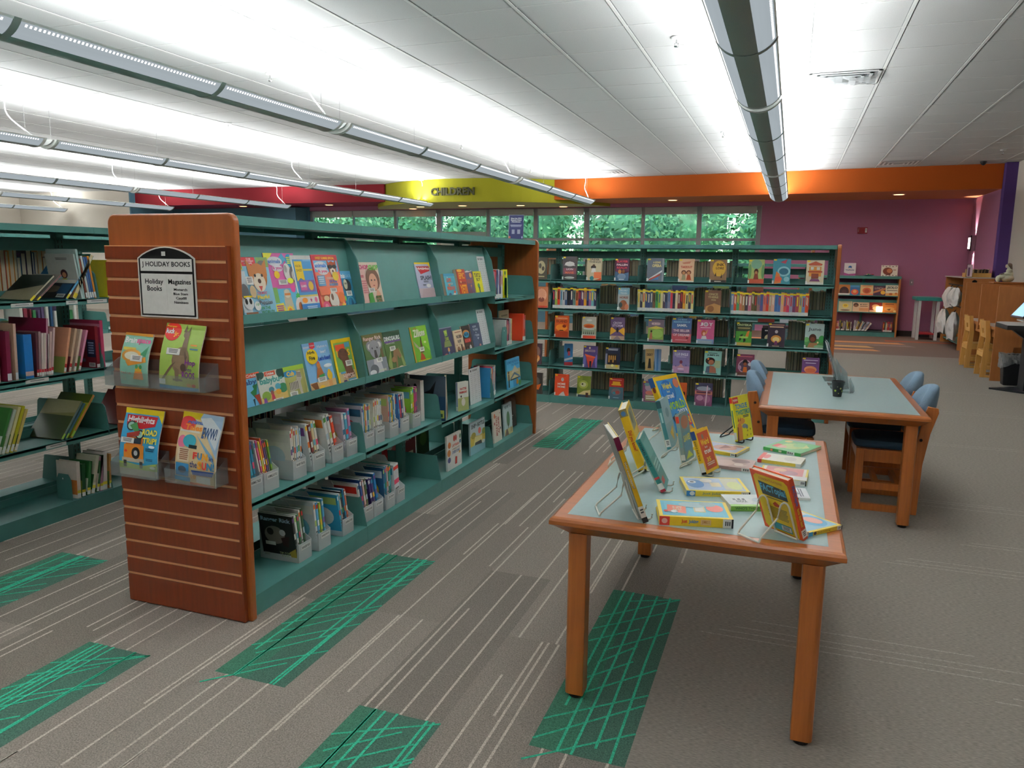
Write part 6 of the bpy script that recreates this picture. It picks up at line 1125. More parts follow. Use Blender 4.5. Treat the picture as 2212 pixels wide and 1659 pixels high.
# ================= left-edge bookshelf =================
X3=LX-.012
def lb(y,z,w,h,th,cov,lean,label,bart=(),sart=(),x=X3,spine=None,group=None,back=None):
    bk=book('book',w,h,th,cov,[],spine or cov,sart,back,bart)
    return put(bk,'book',(x,y,z+.0008),PI,rad(lean),label=label,group=group)
def barcode(x,y): return [r(x,y,x+.2,y+.1,'e8e8e4'),L(x+.02,y+.02,x+.18,y+.08,4,'555')]
z=1.18; TG='at the left edge top shelf'
lb(2.84,z,.22,.19,.012,'232a22',50,'dark leaning picture book with tan edge, leftmost on the left-edge top shelf',[p('8a8268',(0,.3),(1,.6),(1,0),(0,0))],[r(0,.02,1,.2,'e8d040')],spine='c8c0a8')
lb(2.875,z,.2,.20,.008,'8a8078',50,'thin grey-brown leaning book with red spine on the left-edge top shelf',[],[r(0,.02,1,.15,'e8d040')],spine='7a2430')
lb(3.049,z,.30,.245,.012,'2f80b4',41,'large bright blue leaning picture book on the left-edge top shelf',[r(0,.0,1,.42,'1c1c20'),r(.0,.42,1,.52,'c8c4b8'),e(.5,.25,.24,.1,'6a5a4a'),r(.7,.12,.96,.4,'1f4a70'),L(.1,.72,.7,.82,2,'a8d0e8'),barcode(.74,.02)],[r(0,.02,1,.14,'e8d040'),r(0,.14,1,.2,'f0f0ec')],spine='7ab8d8')
lb(3.102,z,.26,.268,.022,'3a7a6c',30,'teal and red leaning picture book right of the blue one',[r(0,0,1,.62,'b04a38'),p('d89a7a',(.6,0),(1,0),(1,.62),(.8,.62)),r(.0,.0,1,.1,'c8a080'),barcode(.06,.03)],[r(0,.02,1,.12,'e8d040')],spine='e0c8a0')
lb(3.150,z,.21,.245,.010,'c9cdc8',-8,'white picture book with two cartoon children on its back cover',[e(.44,.32,.3,.2,'b8d8e0'),e(.56,.56,.12,.1,'4a2430'),e(.56,.54,.07,.06,'d89a70'),p('c8c840',(.4,.22),(.7,.22),(.64,.46),(.48,.46)),e(.22,.48,.09,.07,'3a4a4a'),e(.22,.46,.06,.05,'d8b090'),p('5a8a4a',(.1,.2),(.34,.2),(.3,.4),(.14,.4)),e(.5,.16,.32,.08,'3f8a60'),L(.36,.86,.76,.92,2,'888')],spine='a8c4c0')
lb(3.162,z,.22,.27,.012,'b8d0cc',-6,'pale green large picture book behind the white one on the top shelf',spine='9ab8b4')
for i,(c,h) in enumerate([('8a4a34',.22),('d8dcd8',.235),('4a6a98',.23),('3a5a90',.23),('e08a30',.235)]): lb(3.18+i*.014,z,.18,h,.011,c,-8,'%s thin picture book, %s in the short row beside the white picture book'%(CN(c),ORD[i]),[],[r(0,.03,1,.16,'f2f2ee')])
for i,(c,ln) in enumerate([('c8b820',16),('c87080',20),('8a2030',24)]): lb(3.32+i*.02,z,.2,.215-.01*i,.012,c,ln,'%s picture book leaning by the slatted panel, %s one'%(CN(c),ORD[i]),[],[r(0,.03,1,.16,'f2f2ee')])
z=.79
lb(2.64,z,.17,.235,.012,'e8b4b0',3,'pale pink picture book with a red circle at the left edge, second shelf',[e(.3,.5,.2,.12,'c83a34')])
lb(2.70,z,.17,.25,.022,'7a2440',2,'dark maroon picture book on the left-edge second shelf',[e(.5,.4,.3,.2,'5a1a30')],[r(0,.02,1,.16,'e8e8ec')])
lb(2.735,z,.24,.285,.014,'c9a88c',2,'large tan picture book on the left-edge second shelf',[r(.2,.78,.7,.88,'6a5a58')],[r(0,.02,1,.14,'e8e8ec')],spine='c8a898')
lb(2.82,z,.16,.225,.045,'2070b4',1,'thick bright blue picture book on the left-edge second shelf',[r(0,.0,1,.1,'2a6a90')],[r(0,.06,1,.16,'c8a8a0')])
lb(2.90,z,.27,.30,.012,'8a1c48',5,'tall crimson picture book behind the pale row, second shelf',spine='c89aa8')
for i,(c,h) in enumerate([('5a3038',.23),('8a7070',.235),('d8c8c0',.225),('e8d8cc',.225),('e0d0c8',.22),('d8b8b0',.23),('c8a8a8',.25)]): lb(2.848+i*.0135,z,.15,h,.0115,c,3+i*.8,'%s thin book, %s in the pale row of the second left-edge shelf'%(CN(c),ORD[i]),[],[r(0,.03,1,.1,'f2f2ee'),r(0,.1,1,.17,'c8303a')])
for i,(c,b1) in enumerate([('d89a78','8a9a50'),('c8a88a','6a2a30'),('e0c8b0','c8b8a8'),('d088a0','7a9a58')]): lb(3.005+i*.03,z,.19,.245-.006*i,.013,c,13+i*1.5,'%s picture book leaning, %s before the dark red box book'%(CN(c),ORD[i]),[r(0,0,1,.35,b1)],[r(0,.03,1,.12,'f2f2ee'),r(0,.12,1,.2,'b02a2a')])
lb(3.225,z,.235,.235,.02,'7c1a24',0,'dark red holiday picture book with navy panel, right of the second left-edge shelf',[t('CHRISTMAS TO',.36,.83,.62,.87,'d89aa0',1),t("VALENTINE'S",.26,.74,.66,.80,'d86a78',1),t('DAY',.4,.67,.54,.72,'d86a78',1),r(.24,.56,.68,.62,'5a5a68'),r(.72,.26,.98,.68,'1c2848'),L(.76,.32,.94,.62,5,'9aa8c8'),r(.22,.14,.66,.22,'6a6a78'),L(.36,.26,.56,.32,1,'3a1a24'),barcode(.76,.03)],[r(0,.02,1,.1,'e8e8e8')])
lb(3.26,z,.225,.265,.02,'b03a5c',0,'raspberry picture book behind the dark red holiday book',[r(0,.86,1,.93,'d890a8')])
z=.43
for i,(c,b1,h) in enumerate([('3f7a3a','e8e8e0',.24),('c8d0c0','8ab060',.23),('e0d8a0','5a8a3a',.24),('c8c02c','8a8a40',.24),('d8c070','4a6a30',.22)]): lb(2.60+i*.022,z,.18,h,.014,c,22,'%s picture book leaning, %s at the far left third shelf'%(CN(c),ORD[i]),[r(0,.1,1,.4,b1)],[r(0,.03,1,.18,'f2f2ee')])
lb(2.95,z,.25,.235,.012,'8a8a50',38,'large olive picture book leaning on the left-edge third shelf',[r(0,.0,1,.6,'3a4a20'),p('a8a47a',(0,.6),(1,.7),(1,1),(0,1))],[r(0,.03,1,.16,'a8d050')],spine='6a8a90')
lb(2.975,z,.19,.22,.01,'4a7a88',38,'steel blue picture book leaning behind the olive one',[],[r(0,.03,1,.16,'a8d050')])
lb(3.01,z,.24,.265,.014,'b8b030',38,'yellow-green picture book leaning with orange spine on the third shelf',[r(0,.8,1,1,'5a6a20')],[r(0,.03,1,.16,'a8d050')],spine='c87a4a')
lb(3.36,z,.24,.22,.01,'7a2c20',36,'rust picture book leaning beyond the divider of the left-edge third shelf',[])
lb(3.40,z,.24,.235,.012,'26384c',36,'dark blue picture book leaning beyond the divider of the left-edge third shelf',[],spine='4a5a70')
z=.0858
lb(2.475,z,.18,.235,.014,'c8304a',2,'bright crimson book at the left edge, bottom shelf',[],[r(0,.08,1,.2,'8a1a24'),r(0,.0,1,.08,'f0f0ec')],x=LX+.0)
for i,(c,b1,h,th,ln) in enumerate([('e8dcd0','d8803a',.205,.022,2),('1f5a30','8aa030',.185,.022,4),('2a6a34','e8e8d8',.19,.02,9),('e4dcc4','3a7a3a',.215,.02,14),('3a6a40','e8e0d0',.21,.016,14),('c890a8','a07090',.20,.02,6),('e8e0dc','c8a8a0',.22,.03,4),('c8904a','5a7a40',.2,.014,4)]): lb(3.035+i*.029,z,.15,h,th,c,ln,'%s picture book, %s in the row behind the bottom-shelf bookend'%(CN(c),ORD[i]),[r(0,.1,1,.5,b1)],[r(0,.02,1,.14,'f4f4f0'),r(0,.14,1,.22,'e8d840')])
bookend(-3.745,2.985,z,'dark green bookend in front of the bottom left-edge picture books',rad(0))
# shelf labels on the left-edge bookshelf
for i,(y,w_,z) in enumerate([(2.72,.12,1.18),(3.03,.07,1.18),(3.16,.13,1.18),(2.76,.13,.79),(2.84,.12,.43)]):
    b=B(); b.box(0,-.0015,-.019,w_,-.0003,.0,'print','d8d8d4'); paint(b,[L(.2,.3,.8,.7,1,'888')],w_,.019,lambda x,d,z_:(x,-.0016-d,z_-.019)); tag(b.build('shelf_label',loc=(LX+.0003,y,z-.004),rz=PI/2),'white paper shelf label on the left-edge bookshelf, %s'%['top shelf, leftmost','top shelf, middle small one','top shelf, rightmost','second shelf','third shelf'][i],'label')
# far side of the left-edge shelf and the aisle behind
R=random.Random(77)
for z,zn,rng_ in ((1.18,'top',(2.55,3.25)),(.79,'second',(2.4,3.25))):
    y=rng_[0]; i=0
    while y<rng_[1] and i<30:
        th=R.uniform(.014,.034); h=R.uniform(.2,.27) if z<1 else R.uniform(.22,.28); c=R.choice(['c8c0a8','2a4a7a','7a5a30','e8e0d0','4a3050','2a5a70','d88a30','24242c','a83a3a','8aa050'])
        bk=book('book',.17,h,th,c,[],c,[],c,[],'d9ceb6',False,True); y+=th
        mass(bk,(LX-.56+.015,y-th,z+.0008)); y+=.001; i+=1
for z,zn in ((.79,'middle'),(.43,'lower'),(1.18,'upper')):
    for k in range(14):
        c=R.choice(['e8e4da','c8a030','7a2a3a','2a4a6a','3a7a4a','5a4a6a']); th=R.uniform(.012,.03); h=R.uniform(.18,.24)
        bk=book('book',.17,h,th,c,[],c,[r(0,.03,1,.18,'f2f2ee')],c,[],'d9ceb6',False,True)
        mass(bk,(-5.47,4.2+k*.036,z+.0008),PI)

# ================= display table: books lying flat =================
def flatbook(x,y,rz,w,h,th,cov,art,label,spine=None,sart=(),lift=0,hard=False):
    bk=book('book',w,h,th,cov,art,spine or cov,sart,None,[],hard=hard)
    return put(bk,'book',(x,y,TH+.0009+th+lift),rad(rz),-PI/2,label=label)
BL=[r(0,0,1,.14,'eceae4'),r(.2,.02,.8,.12,'eceae4'),L(.25,.03,.75,.11,3,'444')]; BK=[r(0,-.0,1,.025,'15151a')]
flatbook(-.116,2.288,103,.165,.218,.028,'f0cf30',[r(.07,.05,.95,.95,'5ab0c8'),r(.1,.1,.9,.9,'6ab8cc'),p('e8785a',(.2,.62),(.62,.60),(.7,.86),(.3,.88)),t('JUST',.3,.66,.6,.8,'f0d8c0',2,-1),r(.3,.34,.64,.50,'e8d4a0'),r(.33,.36,.61,.48,'f0ece0'),e(.56,.20,.22,.12,'e87a6a'),e(.72,.5,.16,.2,'a8c0c4'),e(.78,.28,.14,.12,'9ab0b4'),e(.3,.9,.06,.03,'d83a2a'),e(.28,.78,.08,.05,'d8e0e0')],'large yellow-bordered joke book lying flat at the front edge of the display table',sart=[r(0,.86,1,1,'d8443a'),e(.5,.93,.3,.04,'e8b8b0'),t('Just',.25,.62,.75,.70,'d8402c',2,-1),t('Joking',.25,.47,.75,.60,'4a8ac0',2,-1),r(.2,.3,.8,.44,'e8c48a'),t('JUMBO 2',.3,.32,.7,.42,'c07a30',1,-1)]+BL+BK,hard=True)
flatbook(-.084,2.622,106,.17,.213,.019,'f0d23c',[r(.06,.05,.94,.95,'b8c8dc'),e(.5,.8,.3,.14,'5a88b8'),e(.62,.84,.1,.07,'f0f0f0'),e(.62,.84,.05,.035,'20303c'),r(.3,.4,.6,.56,'ecdcb8'),r(.1,.08,.9,.36,'dcd8c0'),e(.4,.18,.28,.12,'dfe4a0'),e(.72,.6,.14,.1,'e8e4dc')],'yellow-bordered joke book with a blue bird lying flat behind the front one',sart=[r(0,.86,1,1,'3a80c0'),e(.5,.91,.4,.04,'f0f0f0'),t('Just Joking',.25,.4,.75,.75,'8a9a8a',1,-1)]+BL+BK)
flatbook(.030,2.512,110,.125,.175,.017,'e8ecea',[r(0,.0,.14,1,'8abf4a'),e(.42,.72,.3,.2,'f6f6f4'),t('KNOCK',.3,.62,.5,.82,'3a4a4a',1,-1),L(.5,.6,.62,.86,3,'5a5a5a'),e(.5,.3,.22,.2,'a8b4bc'),e(.7,.24,.12,.1,'c85a4a'),p('4a5a6a',(.3,.44),(.6,.3),(.5,.2))],'white and green knock-knock joke book half behind the orange display book',spine='8cc04c',sart=[r(0,.0,.2,1,'6fa83a'),t("WHO'S THERE? LAUGHING",.3,.1,.8,.92,'2a5a40',1,-1)])
flatbook(-.165,3.172,73,.155,.19,.012,'e8c83a',[r(.08,.05,.95,.95,'b8bcd0'),e(.5,.42,.3,.26,'c08a7a'),p('8a4a3c',(.3,.5),(.8,.5),(.6,.3)),e(.3,.8,.16,.1,'e0e0ea'),e(.8,.2,.1,.12,'a87a6a')],'yellow-edged book with a lion lying flat left of the yellow giraffe book',sart=BL+BK)
flatbook(-.098,2.952,84,.14,.175,.013,'a88a86',[r(0,.0,1,1,'b4948e'),e(.4,.6,.3,.2,'c8a8a0'),e(.7,.3,.2,.2,'8a6a6a'),p('c8b0a8',(.1,.2),(.5,.5),(.3,.1)),e(.3,.3,.16,.1,'d8c4bc')],'dusty brown animal book lying flat in the middle of the display table',sart=[r(0,.0,1,.2,'d8d4d0'),L(.2,.03,.8,.16,3,'444')])
flatbook(.082,3.276,64,.195,.165,.013,'4a9a52',[r(.05,.05,.97,.97,'5aa862'),e(.5,.5,.3,.28,'b8cc7a'),e(.3,.7,.14,.14,'e8b0a0'),e(.7,.4,.2,.16,'8ac07a'),p('d8d890',(.4,.2),(.8,.3),(.6,.1)),r(.2,.76,.5,.9,'d85a4a'),e(.84,.8,.1,.1,'e8d080')],'green picture book lying flat at the back right of the display table',spine='3f9a48',sart=[r(.0,.16,1,.36,'eef0e8'),L(.2,.18,.8,.34,3,'555'),r(.2,.5,.8,.58,'e8e0c0'),r(.2,.74,.8,.8,'d85a4a')])
flatbook(.081,3.094,80,.118,.165,.014,'f0ead8',[r(.05,.6,.95,.95,'f2ece0'),e(.5,.84,.3,.08,'d8706a'),e(.5,.3,.3,.14,'e0d8cc'),r(.0,.9,1,1,'d84a3a')],'cream-covered joke book lying flat below the green picture book',spine='e8c84a',sart=[r(0,.9,1,1,'d8443a'),r(0,.0,1,.12,'f0eee8')])
flatbook(.097,2.836,86,.165,.165,.019,'e8d048',[r(.02,.04,.98,.96,'f0e4d8'),r(.3,.1,.98,.9,'c8706a'),e(.5,.4,.2,.2,'8a3a4a'),e(.7,.6,.14,.14,'e8b08a'),r(.0,.0,.3,1,'f2eee8')],'thick cream and red book lying flat behind the orange display book',spine='eceadf',sart=BL+BK)
flatbook(.108,2.664,97,.12,.15,.008,'e8eaec',[e(.5,.5,.36,.3,'b8bcc4'),e(.4,.3,.12,.12,'6a6e78'),e(.7,.7,.14,.12,'8a8e98'),L(.1,.1,.9,.2,2,'556')],'thin black and white book partly hidden by the orange display book',spine='3a5a78',sart=[r(0,0,1,.25,'f0f0ee')])
flatbook(.190,2.404,139,.165,.15,.0125,'f0d23c',[r(.06,.05,.96,.96,'9cc8dc'),e(.4,.3,.26,.2,'e8a08a'),e(.45,.34,.34,.26,'5aa8d0'),e(.42,.3,.2,.15,'e8a89a'),e(.7,.8,.24,.16,'a0a4a8'),r(.7,.1,.95,.4,'e8d8c8')],'yellow-bordered book lying flat over the right edge of the display table',sart=[r(0,.84,1,1,'3a98c8'),e(.5,.78,.4,.04,'3a2a4a'),t('Just Joking',.25,.34,.75,.7,'a88a2a',1,-1)]+BL+BK)
# ================= display table: books on wire easels =================
def easel(x,y,th_,l,u0,du,t_,label,m='white_metal',hgt=.10):
    """two bent-wire loops; (x,y) is the foot of the book, W along it, N towards its cover"""
    W=Vector((sin(th_),cos(th_),0)); N=Vector((cos(th_),-sin(th_),0)); z=TH+.0045
    root=empty('book_easel',(x,y,TH)); tag(root,label,'book stand'); O=Vector((x,y,TH))
    def P3(u,n,zz): return Vector((x,y,0))+W*u+N*n+Vector((0,0,zz))-O
    rr=.0030; back=-(t_+.004)
    for s in (-1,1):
        u=u0+s*du; b=B(); pts=[]
        pts+= [P3(u-.014,.020,z+.016),P3(u-.014,.019,z+.004),P3(u-.014,.012,z)]
        pts+= [P3(u-.014,back,z)]
        for k in range(1,6): pts.append(P3(u-.014,back-tan_(l)*hgt*k/6,z+hgt*k/6))
        for k in range(0,9):
            a=PI*k/8; pts.append(P3(u-.014*cos(a),back-tan_(l)*hgt*(5.3/6)-.010*(k/8),z+hgt*5.3/6+.02*sin(a)))
        pts+= [P3(u+.016,back-tan_(l)*hgt*.7-.022,z+hgt*.6),P3(u+.017,back-tan_(l)*hgt-.07,z+.010),P3(u+.017,back-tan_(l)*hgt-.075,z)]
        b.tube(pts,rr,m,n=7); b.build('wire_loop',root,smooth=True)
    b=B(); b.tube([P3(u0-du+.017,back-tan_(l)*hgt-.075,z),P3(u0+du+.017,back-tan_(l)*hgt-.075,z)],rr,m,n=7); b.build('cross_wire',root,smooth=True); b=B(); b.tube([P3(u0-du-.014,back-.002,z),P3(u0+du-.014,back-.002,z)],rr,m,n=7); b.build('cross_wire',root,smooth=True)
tan_=math.tan
def stood(x,y,th_,l,h,w,t_,cov,art,spine,sart,label,back=None,bart=(),backface=False,el='',m='white_metal',hard=True):
    N=Vector((cos(th_),-sin(th_),0)); ox,oy=(x+N.x*t_/cos(l),y+N.y*t_/cos(l)) if backface else (x,y)
    bk=book('book',w,h,t_,cov,art,spine,sart,back,bart,hard=hard,paper='efe8d6')
    put(bk,'book',(ox,oy,TH+.0102+t_*sin(l)*.0+ .001),PI/2-th_,-l,label=label)
    easel(ox,oy,th_,l,w*.5,min(.045,w*.28),t_,el,m,hgt=min(.11,h*.5))
EL='wire easel holding the %s'
stood(-.376,2.22,-.376,.363,.281,.205,.017,'c8b040',[r(.05,.05,.95,.95,'7a8a6a')],'e0b01c',[r(.0,.85,1,1,'6a1438'),t('What would happen?',.2,.40,.8,.72,'4a3418',2,-1),t('What would happen?',.26,.405,.74,.715,'f0e8d0',1,-1),r(0,.06,1,.19,'ebe8e0'),L(.2,.1,.8,.16,2,'555'),r(0,0,1,.06,'17171a')],'tall yellow-spined book with maroon top, nearest the left corner of the display table',back='7c847c',bart=[r(0,.0,1,1,'848c86')],backface=True,el='white '+EL%'nearest yellow-spined book')
stood(-.463,2.782,-.132,.35,.251,.185,.030,'f0c818',[r(.16,.62,.86,.94,'9a9a88'),e(.4,.8,.16,.1,'6a6258'),p('e0a81c',(.2,.3),(.9,.6),(.9,.2),(.3,.06)),t('Almanac',.2,.36,.86,.5,'e87a50',2)],'e3b318',[r(0,.88,1,1,'8a7a4a'),e(.5,.93,.3,.04,'4a7ab0'),t('Did you know?',.2,.34,.8,.66,'c03a1c',2,-1),r(0,.0,1,.04,'17171a')],'thick yellow almanac-like book standing second from the left table corner',el='white '+EL%'thick yellow book')
stood(-.357,2.56,-.087,.495,.201,.14,.018,'4f9490',[r(.1,.6,.9,.9,'6aa8a4'),L(.1,.3,.9,.5,3,'a8d0cc'),r(.1,.1,.5,.2,'c8403a')],'2f7f7c',[t('ANIMAL FACTS',.25,.48,.75,.95,'1c3a44',1,-1),r(0,.24,1,.28,'c84040'),r(0,.05,1,.16,'f0eee8'),r(0,0,1,.05,'a02838')],'teal hardcover book leaning in front of the thick yellow book',el='white '+EL%'teal book')
stood(-.448,3.385,.393,.453,.285,.207,.026,'f2c41c',[r(.08,.05,.94,.93,'3a8fd0'),e(.42,.72,.28,.2,'1f6ab8'),e(.42,.72,.24,.165,'2a7ac8'),t('Weird',.24,.77,.6,.87,'f0d020',2),t('but',.36,.71,.48,.75,'e8e8c0',1),t('true!',.28,.61,.58,.70,'f4f4f8',2),t('WORLD',.12,.42,.90,.55,'a8d030',2),t('2023',.5,.33,.9,.41,'f4f4f4',2),e(.82,.84,.12,.08,'d87a5a'),e(.76,.56,.03,.02,'e8e8e8'),p('2a2a30',(.2,.3),(.4,.36),(.44,.1),(.3,.05)),r(.6,.12,.9,.3,'c83a4a'),t('FUN!',.62,.15,.88,.27,'f0d020',2),p('d8a040',(.5,.05),(.9,.05),(.8,.12))],'e0b41c',[r(0,.84,1,1,'2a5a98'),e(.5,.8,.3,.05,'8a3a2a'),t('WEIRD',.2,.4,.8,.6,'2a3a4a',2,-1)],'tallest book on the table, yellow-bordered with a blue oval and green lettering',el='white '+EL%'tallest yellow-bordered book')
stood(-.426,3.165,.071,.284,.211,.135,.020,'8ab0b8',[r(0,.5,1,1,'9abcc4'),p('d8b040',(.3,.3),(.8,.4),(.6,.1)),e(.5,.7,.2,.1,'6a98a8'),star(.6,.3,.2,.1,'e0c050')],'3f8488',[r(0,.84,1,.98,'24565e'),L(.3,.4,.7,.75,1,'a8d0d0'),r(0,.05,1,.2,'eceae6'),L(.2,.08,.8,.17,3,'666')],'blue-green book with a white top edge in front of the tallest book',el='white '+EL%'blue-green book')
stood(-.342,2.969,.176,.208,.19,.11,.016,'7a9aa0',[e(.5,.8,.4,.14,'b87a5a'),r(.1,.2,.9,.6,'5a98b0'),t('SAVE!',.14,.4,.86,.54,'e0d840',2),p('c8d840',(.1,.05),(.9,.05),(.5,.2))],'8a9a9a',[r(.1,.82,.9,.96,'d8402c'),t('DISCOVER',.25,.3,.75,.72,'5aa8a8',1,-1),r(0,.04,1,.16,'eceae6')],'slim grey-blue book with red spine badge right of the blue-green book',el='white '+EL%'slim grey-blue book')
stood(-.248,2.826,.30,.36,.165,.118,.018,'f0c020',[r(.1,.07,.92,.93,'cf4a1c'),e(.45,.82,.08,.06,'8a7a6a'),t('Weird',.2,.62,.8,.76,'f0d830',2),t('but',.4,.55,.6,.6,'e8e4d8',1),t('true!',.26,.42,.78,.54,'f6f4f0',2),t('35',.3,.24,.6,.34,'f0d830',2),L(.24,.14,.8,.22,2,'e8d8c8')],'e0b01c',[r(0,.8,1,1,'2a4a88'),t('weird but true',.25,.32,.75,.78,'6a4a18',1,-1),r(0,.05,1,.26,'eceae6'),r(0,0,1,.05,'17171a')],'small yellow book with an orange cover on an easel in the middle',el='white '+EL%'small orange-covered book')
stood(-.175,3.414,.442,.222,.196,.14,.013,'efe21c',[r(.02,.84,.36,.98,'d8342a'),t('Highlights',.05,.88,.33,.94,'fff',1),t('TONGUE',.14,.70,.86,.82,'2a90d0',2),t('TWISTERS!',.12,.56,.98,.68,'1f9a90',2),p('e08a2c',(.0,.0),(.34,.0),(.38,.3),(.28,.42),(.12,.36)),e(.4,.42,.2,.07,'e8983a'),p('a85a1c',(.16,.42),(.2,.55),(.24,.44)),p('a85a1c',(.28,.44),(.34,.55),(.34,.42)),e(.52,.30,.14,.05,'7a8a98'),e(.66,.27,.07,.05,'6a7a88'),p('7a3a14',(.0,.0),(.08,.0),(.14,.3),(.08,.32)),L(.5,.48,.86,.54,2,'555'),e(.66,.18,.04,.025,'b8a020'),e(.84,.2,.04,.025,'b8a020'),e(.6,.08,.04,.025,'b8a020'),e(.82,.08,.04,.025,'b8a020')],'ece030',[r(0,.86,1,.98,'d8342a'),r(.3,.3,.7,.7,'3a7a6a'),r(0,.04,1,.2,'e8e4dc')],'yellow tongue-twister book with a giraffe at the back of the display table',el='black '+EL%'yellow giraffe book',m='black_metal',hard=False)
stood(.079,2.241,-.836,.402,.205,.145,.019,'e8591c',[r(.1,.1,.9,.9,'f0d020')],'d8461c',[t('FACTopia',.15,.56,.85,.88,'5a6ab8',2,-1),t('facts that lead',.25,.22,.75,.52,'f0d020',1,-1),r(0,.04,1,.17,'eceae6'),L(.2,.06,.8,.14,3,'555')],'orange-edged book with yellow back cover on an easel at the front right corner',back='e4521a',bart=[p('ecca1e',(.06,.08),(.14,.02),(.92,.02),(.96,.5),(.94,.9),(.86,.95),(.14,.95),(.06,.9)),t('CONGRATULATIONS!',.2,.87,.8,.91,'c8702c',1),p('2c3c48',(.16,.84),(.84,.80),(.86,.62),(.2,.62)),t('FACTopia!',.18,.65,.84,.81,'5ab4dc',2),L(.3,.57,.76,.6,1,'7a6a1c'),p('b8401c',(.42,.5),(.5,.55),(.6,.5),(.56,.46),(.46,.46)),L(.24,.24,.76,.44,8,'8a7a2a'),r(.3,.06,.78,.18,'3f98a8'),r(.52,.08,.76,.16,'f0f0ec'),L(.55,.09,.73,.15,4,'444')],backface=True,el='white '+EL%'orange book at the front right corner')
# ================= things on the second table =================
def cup():
    root=empty('pencil_cup',(.302,4.90,TH+.0006)); tag(root,'black plastic cup with glow-yellow stars on the second table','cup')
    b=B(); b.lathe([(.024,0),(.036,.088),(.038,.09),(.0375,.093),(.0345,.093),(.0225,.004),(.001,.004)],28,'black_plastic'); b.build('cup_body',root,smooth=True)
    b=B()
    for an,z,s,c in ((-118,.038,.009,'a8c040'),(-62,.052,.008,'c8b870'),(-95,.062,.004,'a8b090'),(-80,.022,.005,'b8b870'),(-40,.036,.006,'a8c040')):
        a=rad(an); rr=.0242+.012*z/.088+.0006; b.face([((rr)*cos(a+s*(1 if i%2==0 else .45)*sin(PI*i/5)/rr),(rr)*sin(a+s*(1 if i%2==0 else .45)*sin(PI*i/5)/rr),z+s*(1 if i%2==0 else .45)*cos(PI*i/5)) for i in range(10)],'print',c)
    b.build('star_sticker',root)
cup()
def holder(x,y,w,h,lean,label,pock=.5,paper=False,rz=92,d=.03):
    root=empty('brochure_holder',(x,y,TH+.0008),rad(rz)); tag(root,label,'holder'); T=tf((0,0,.002),0,-rad(lean)); b=B()
    b.box(0,0,0,w,.003,h,'acrylic',T=T); b.box(0,-d,0,w,-d+.0025,h*pock,'acrylic',T=T); b.box(0,-d,0,w,.003,.003,'acrylic',T=T)
    for xx in (0,w-.0025): b.prism([(-d,0),(.003,0),(.003,h),(-d,h*pock)],'x',xx,xx+.0025,'acrylic',T=T)
    b.build('holder_body',root); b=B(); b.box(0,0,0,w,.075,.0025,'acrylic'); b.build('foot',root)
    if paper: b=B(); b.box(.004,-.006,.004,w-.004,-.003,h*.97,'print','c4cacd',T=T); b.box(.01,.0035,h*.72,w-.01,.0042,h*.96,'print','f0f0ee',T=T); b.build('paper',root)
holder(.33,5.50,.22,.275,16,'tall clear holder with white paper on the second table',.35,True)
holder(.345,5.32,.12,.165,10,'medium clear brochure holder in front of the tall one',.6)
holder(.355,5.17,.11,.15,10,'clear brochure holder behind the black cup',.7)
holder(.385,5.04,.07,.085,8,'smallest clear card holder at the right of the group',.4,rz=80,d=.015)
# ================= purple-wall corner =================
def lowb(x0,x1,z0,h,cov,art,label,dep=.035):
    bk=book('book',x1-x0,h,.008,cov,art); put(bk,'book',(x0,16.45+dep-.012,z0+.001),0,rad(-18),label=label)
ar=lambda c1,c2,c3:[e(.5,.45,.34,.3,c1),e(.5,.42,.2,.2,c2),r(0,0,1,.14,c3),L(.15,.8,.85,.92,1,c3)]
lowb(.888,1.095,.80,.205,'b8702c',[e(.5,.3,.42,.5,'3a1c1c'),e(.5,.3,.2,.2,'4a2824'),r(0,0,1,.14,'e8e4e0')],'brown picture book with dark curly hair, leftmost visible on the upper low-bookshelf row')
lowb(1.10,1.268,.80,.195,'3a6aa0',[e(.5,.3,.4,.3,'d8583a'),e(.5,.36,.2,.16,'e0a060'),r(0,.8,1,1,'4a90c0')],'blue and orange picture book, second on the upper low-bookshelf row')
lowb(1.285,1.512,.80,.205,'d8b07a',ar('c8643a','a84a2c','e8784a'),'tan picture book with orange figures, third on the upper low-bookshelf row')
lowb(1.518,1.728,.80,.195,'4a3048',[p('b8744a',(0,.4),(1,.8),(1,.6),(0,.2)),t('LUNCH',.1,.62,.8,.86,'b89a8a',1),e(.8,.3,.2,.2,'e0b040')],'dark plum picture book, fourth on the upper low-bookshelf row')
lowb(1.732,1.962,.80,.21,'ddd8c0',[t('¡SOLO',.1,.6,.9,.88,'2a3a4a',2),L(.1,.42,.9,.52,1,'555'),r(0,0,1,.24,'e0a860'),e(.4,.16,.14,.1,'b85a2a'),e(.8,.2,.1,.1,'c8703a')],'cream picture book with large title, rightmost on the upper low-bookshelf row')
lowb(.915,1.16,.475,.205,'cdbf94',[e(.5,.56,.22,.2,'e8cc50'),e(.5,.56,.14,.13,'d8b040'),e(.45,.6,.03,.03,'3a2a1a'),e(.55,.6,.03,.03,'3a2a1a'),L(.1,.88,.9,.95,1,'6a7a5a'),e(.5,.12,.36,.06,'6a5040')],'beige picture book with a yellow face on the lower low-bookshelf row')
lowb(1.17,1.462,.475,.19,'e0bc98',[e(.2,.7,.16,.22,'4a2a20'),e(.2,.62,.12,.14,'8a5a3a'),t('MY BODY',.46,.7,.92,.84,'3a2a24',1),r(.4,.1,1,.4,'d8986a'),L(.46,.5,.92,.6,1,'6a4a3a')],'wide peach picture book on the lower low-bookshelf row')
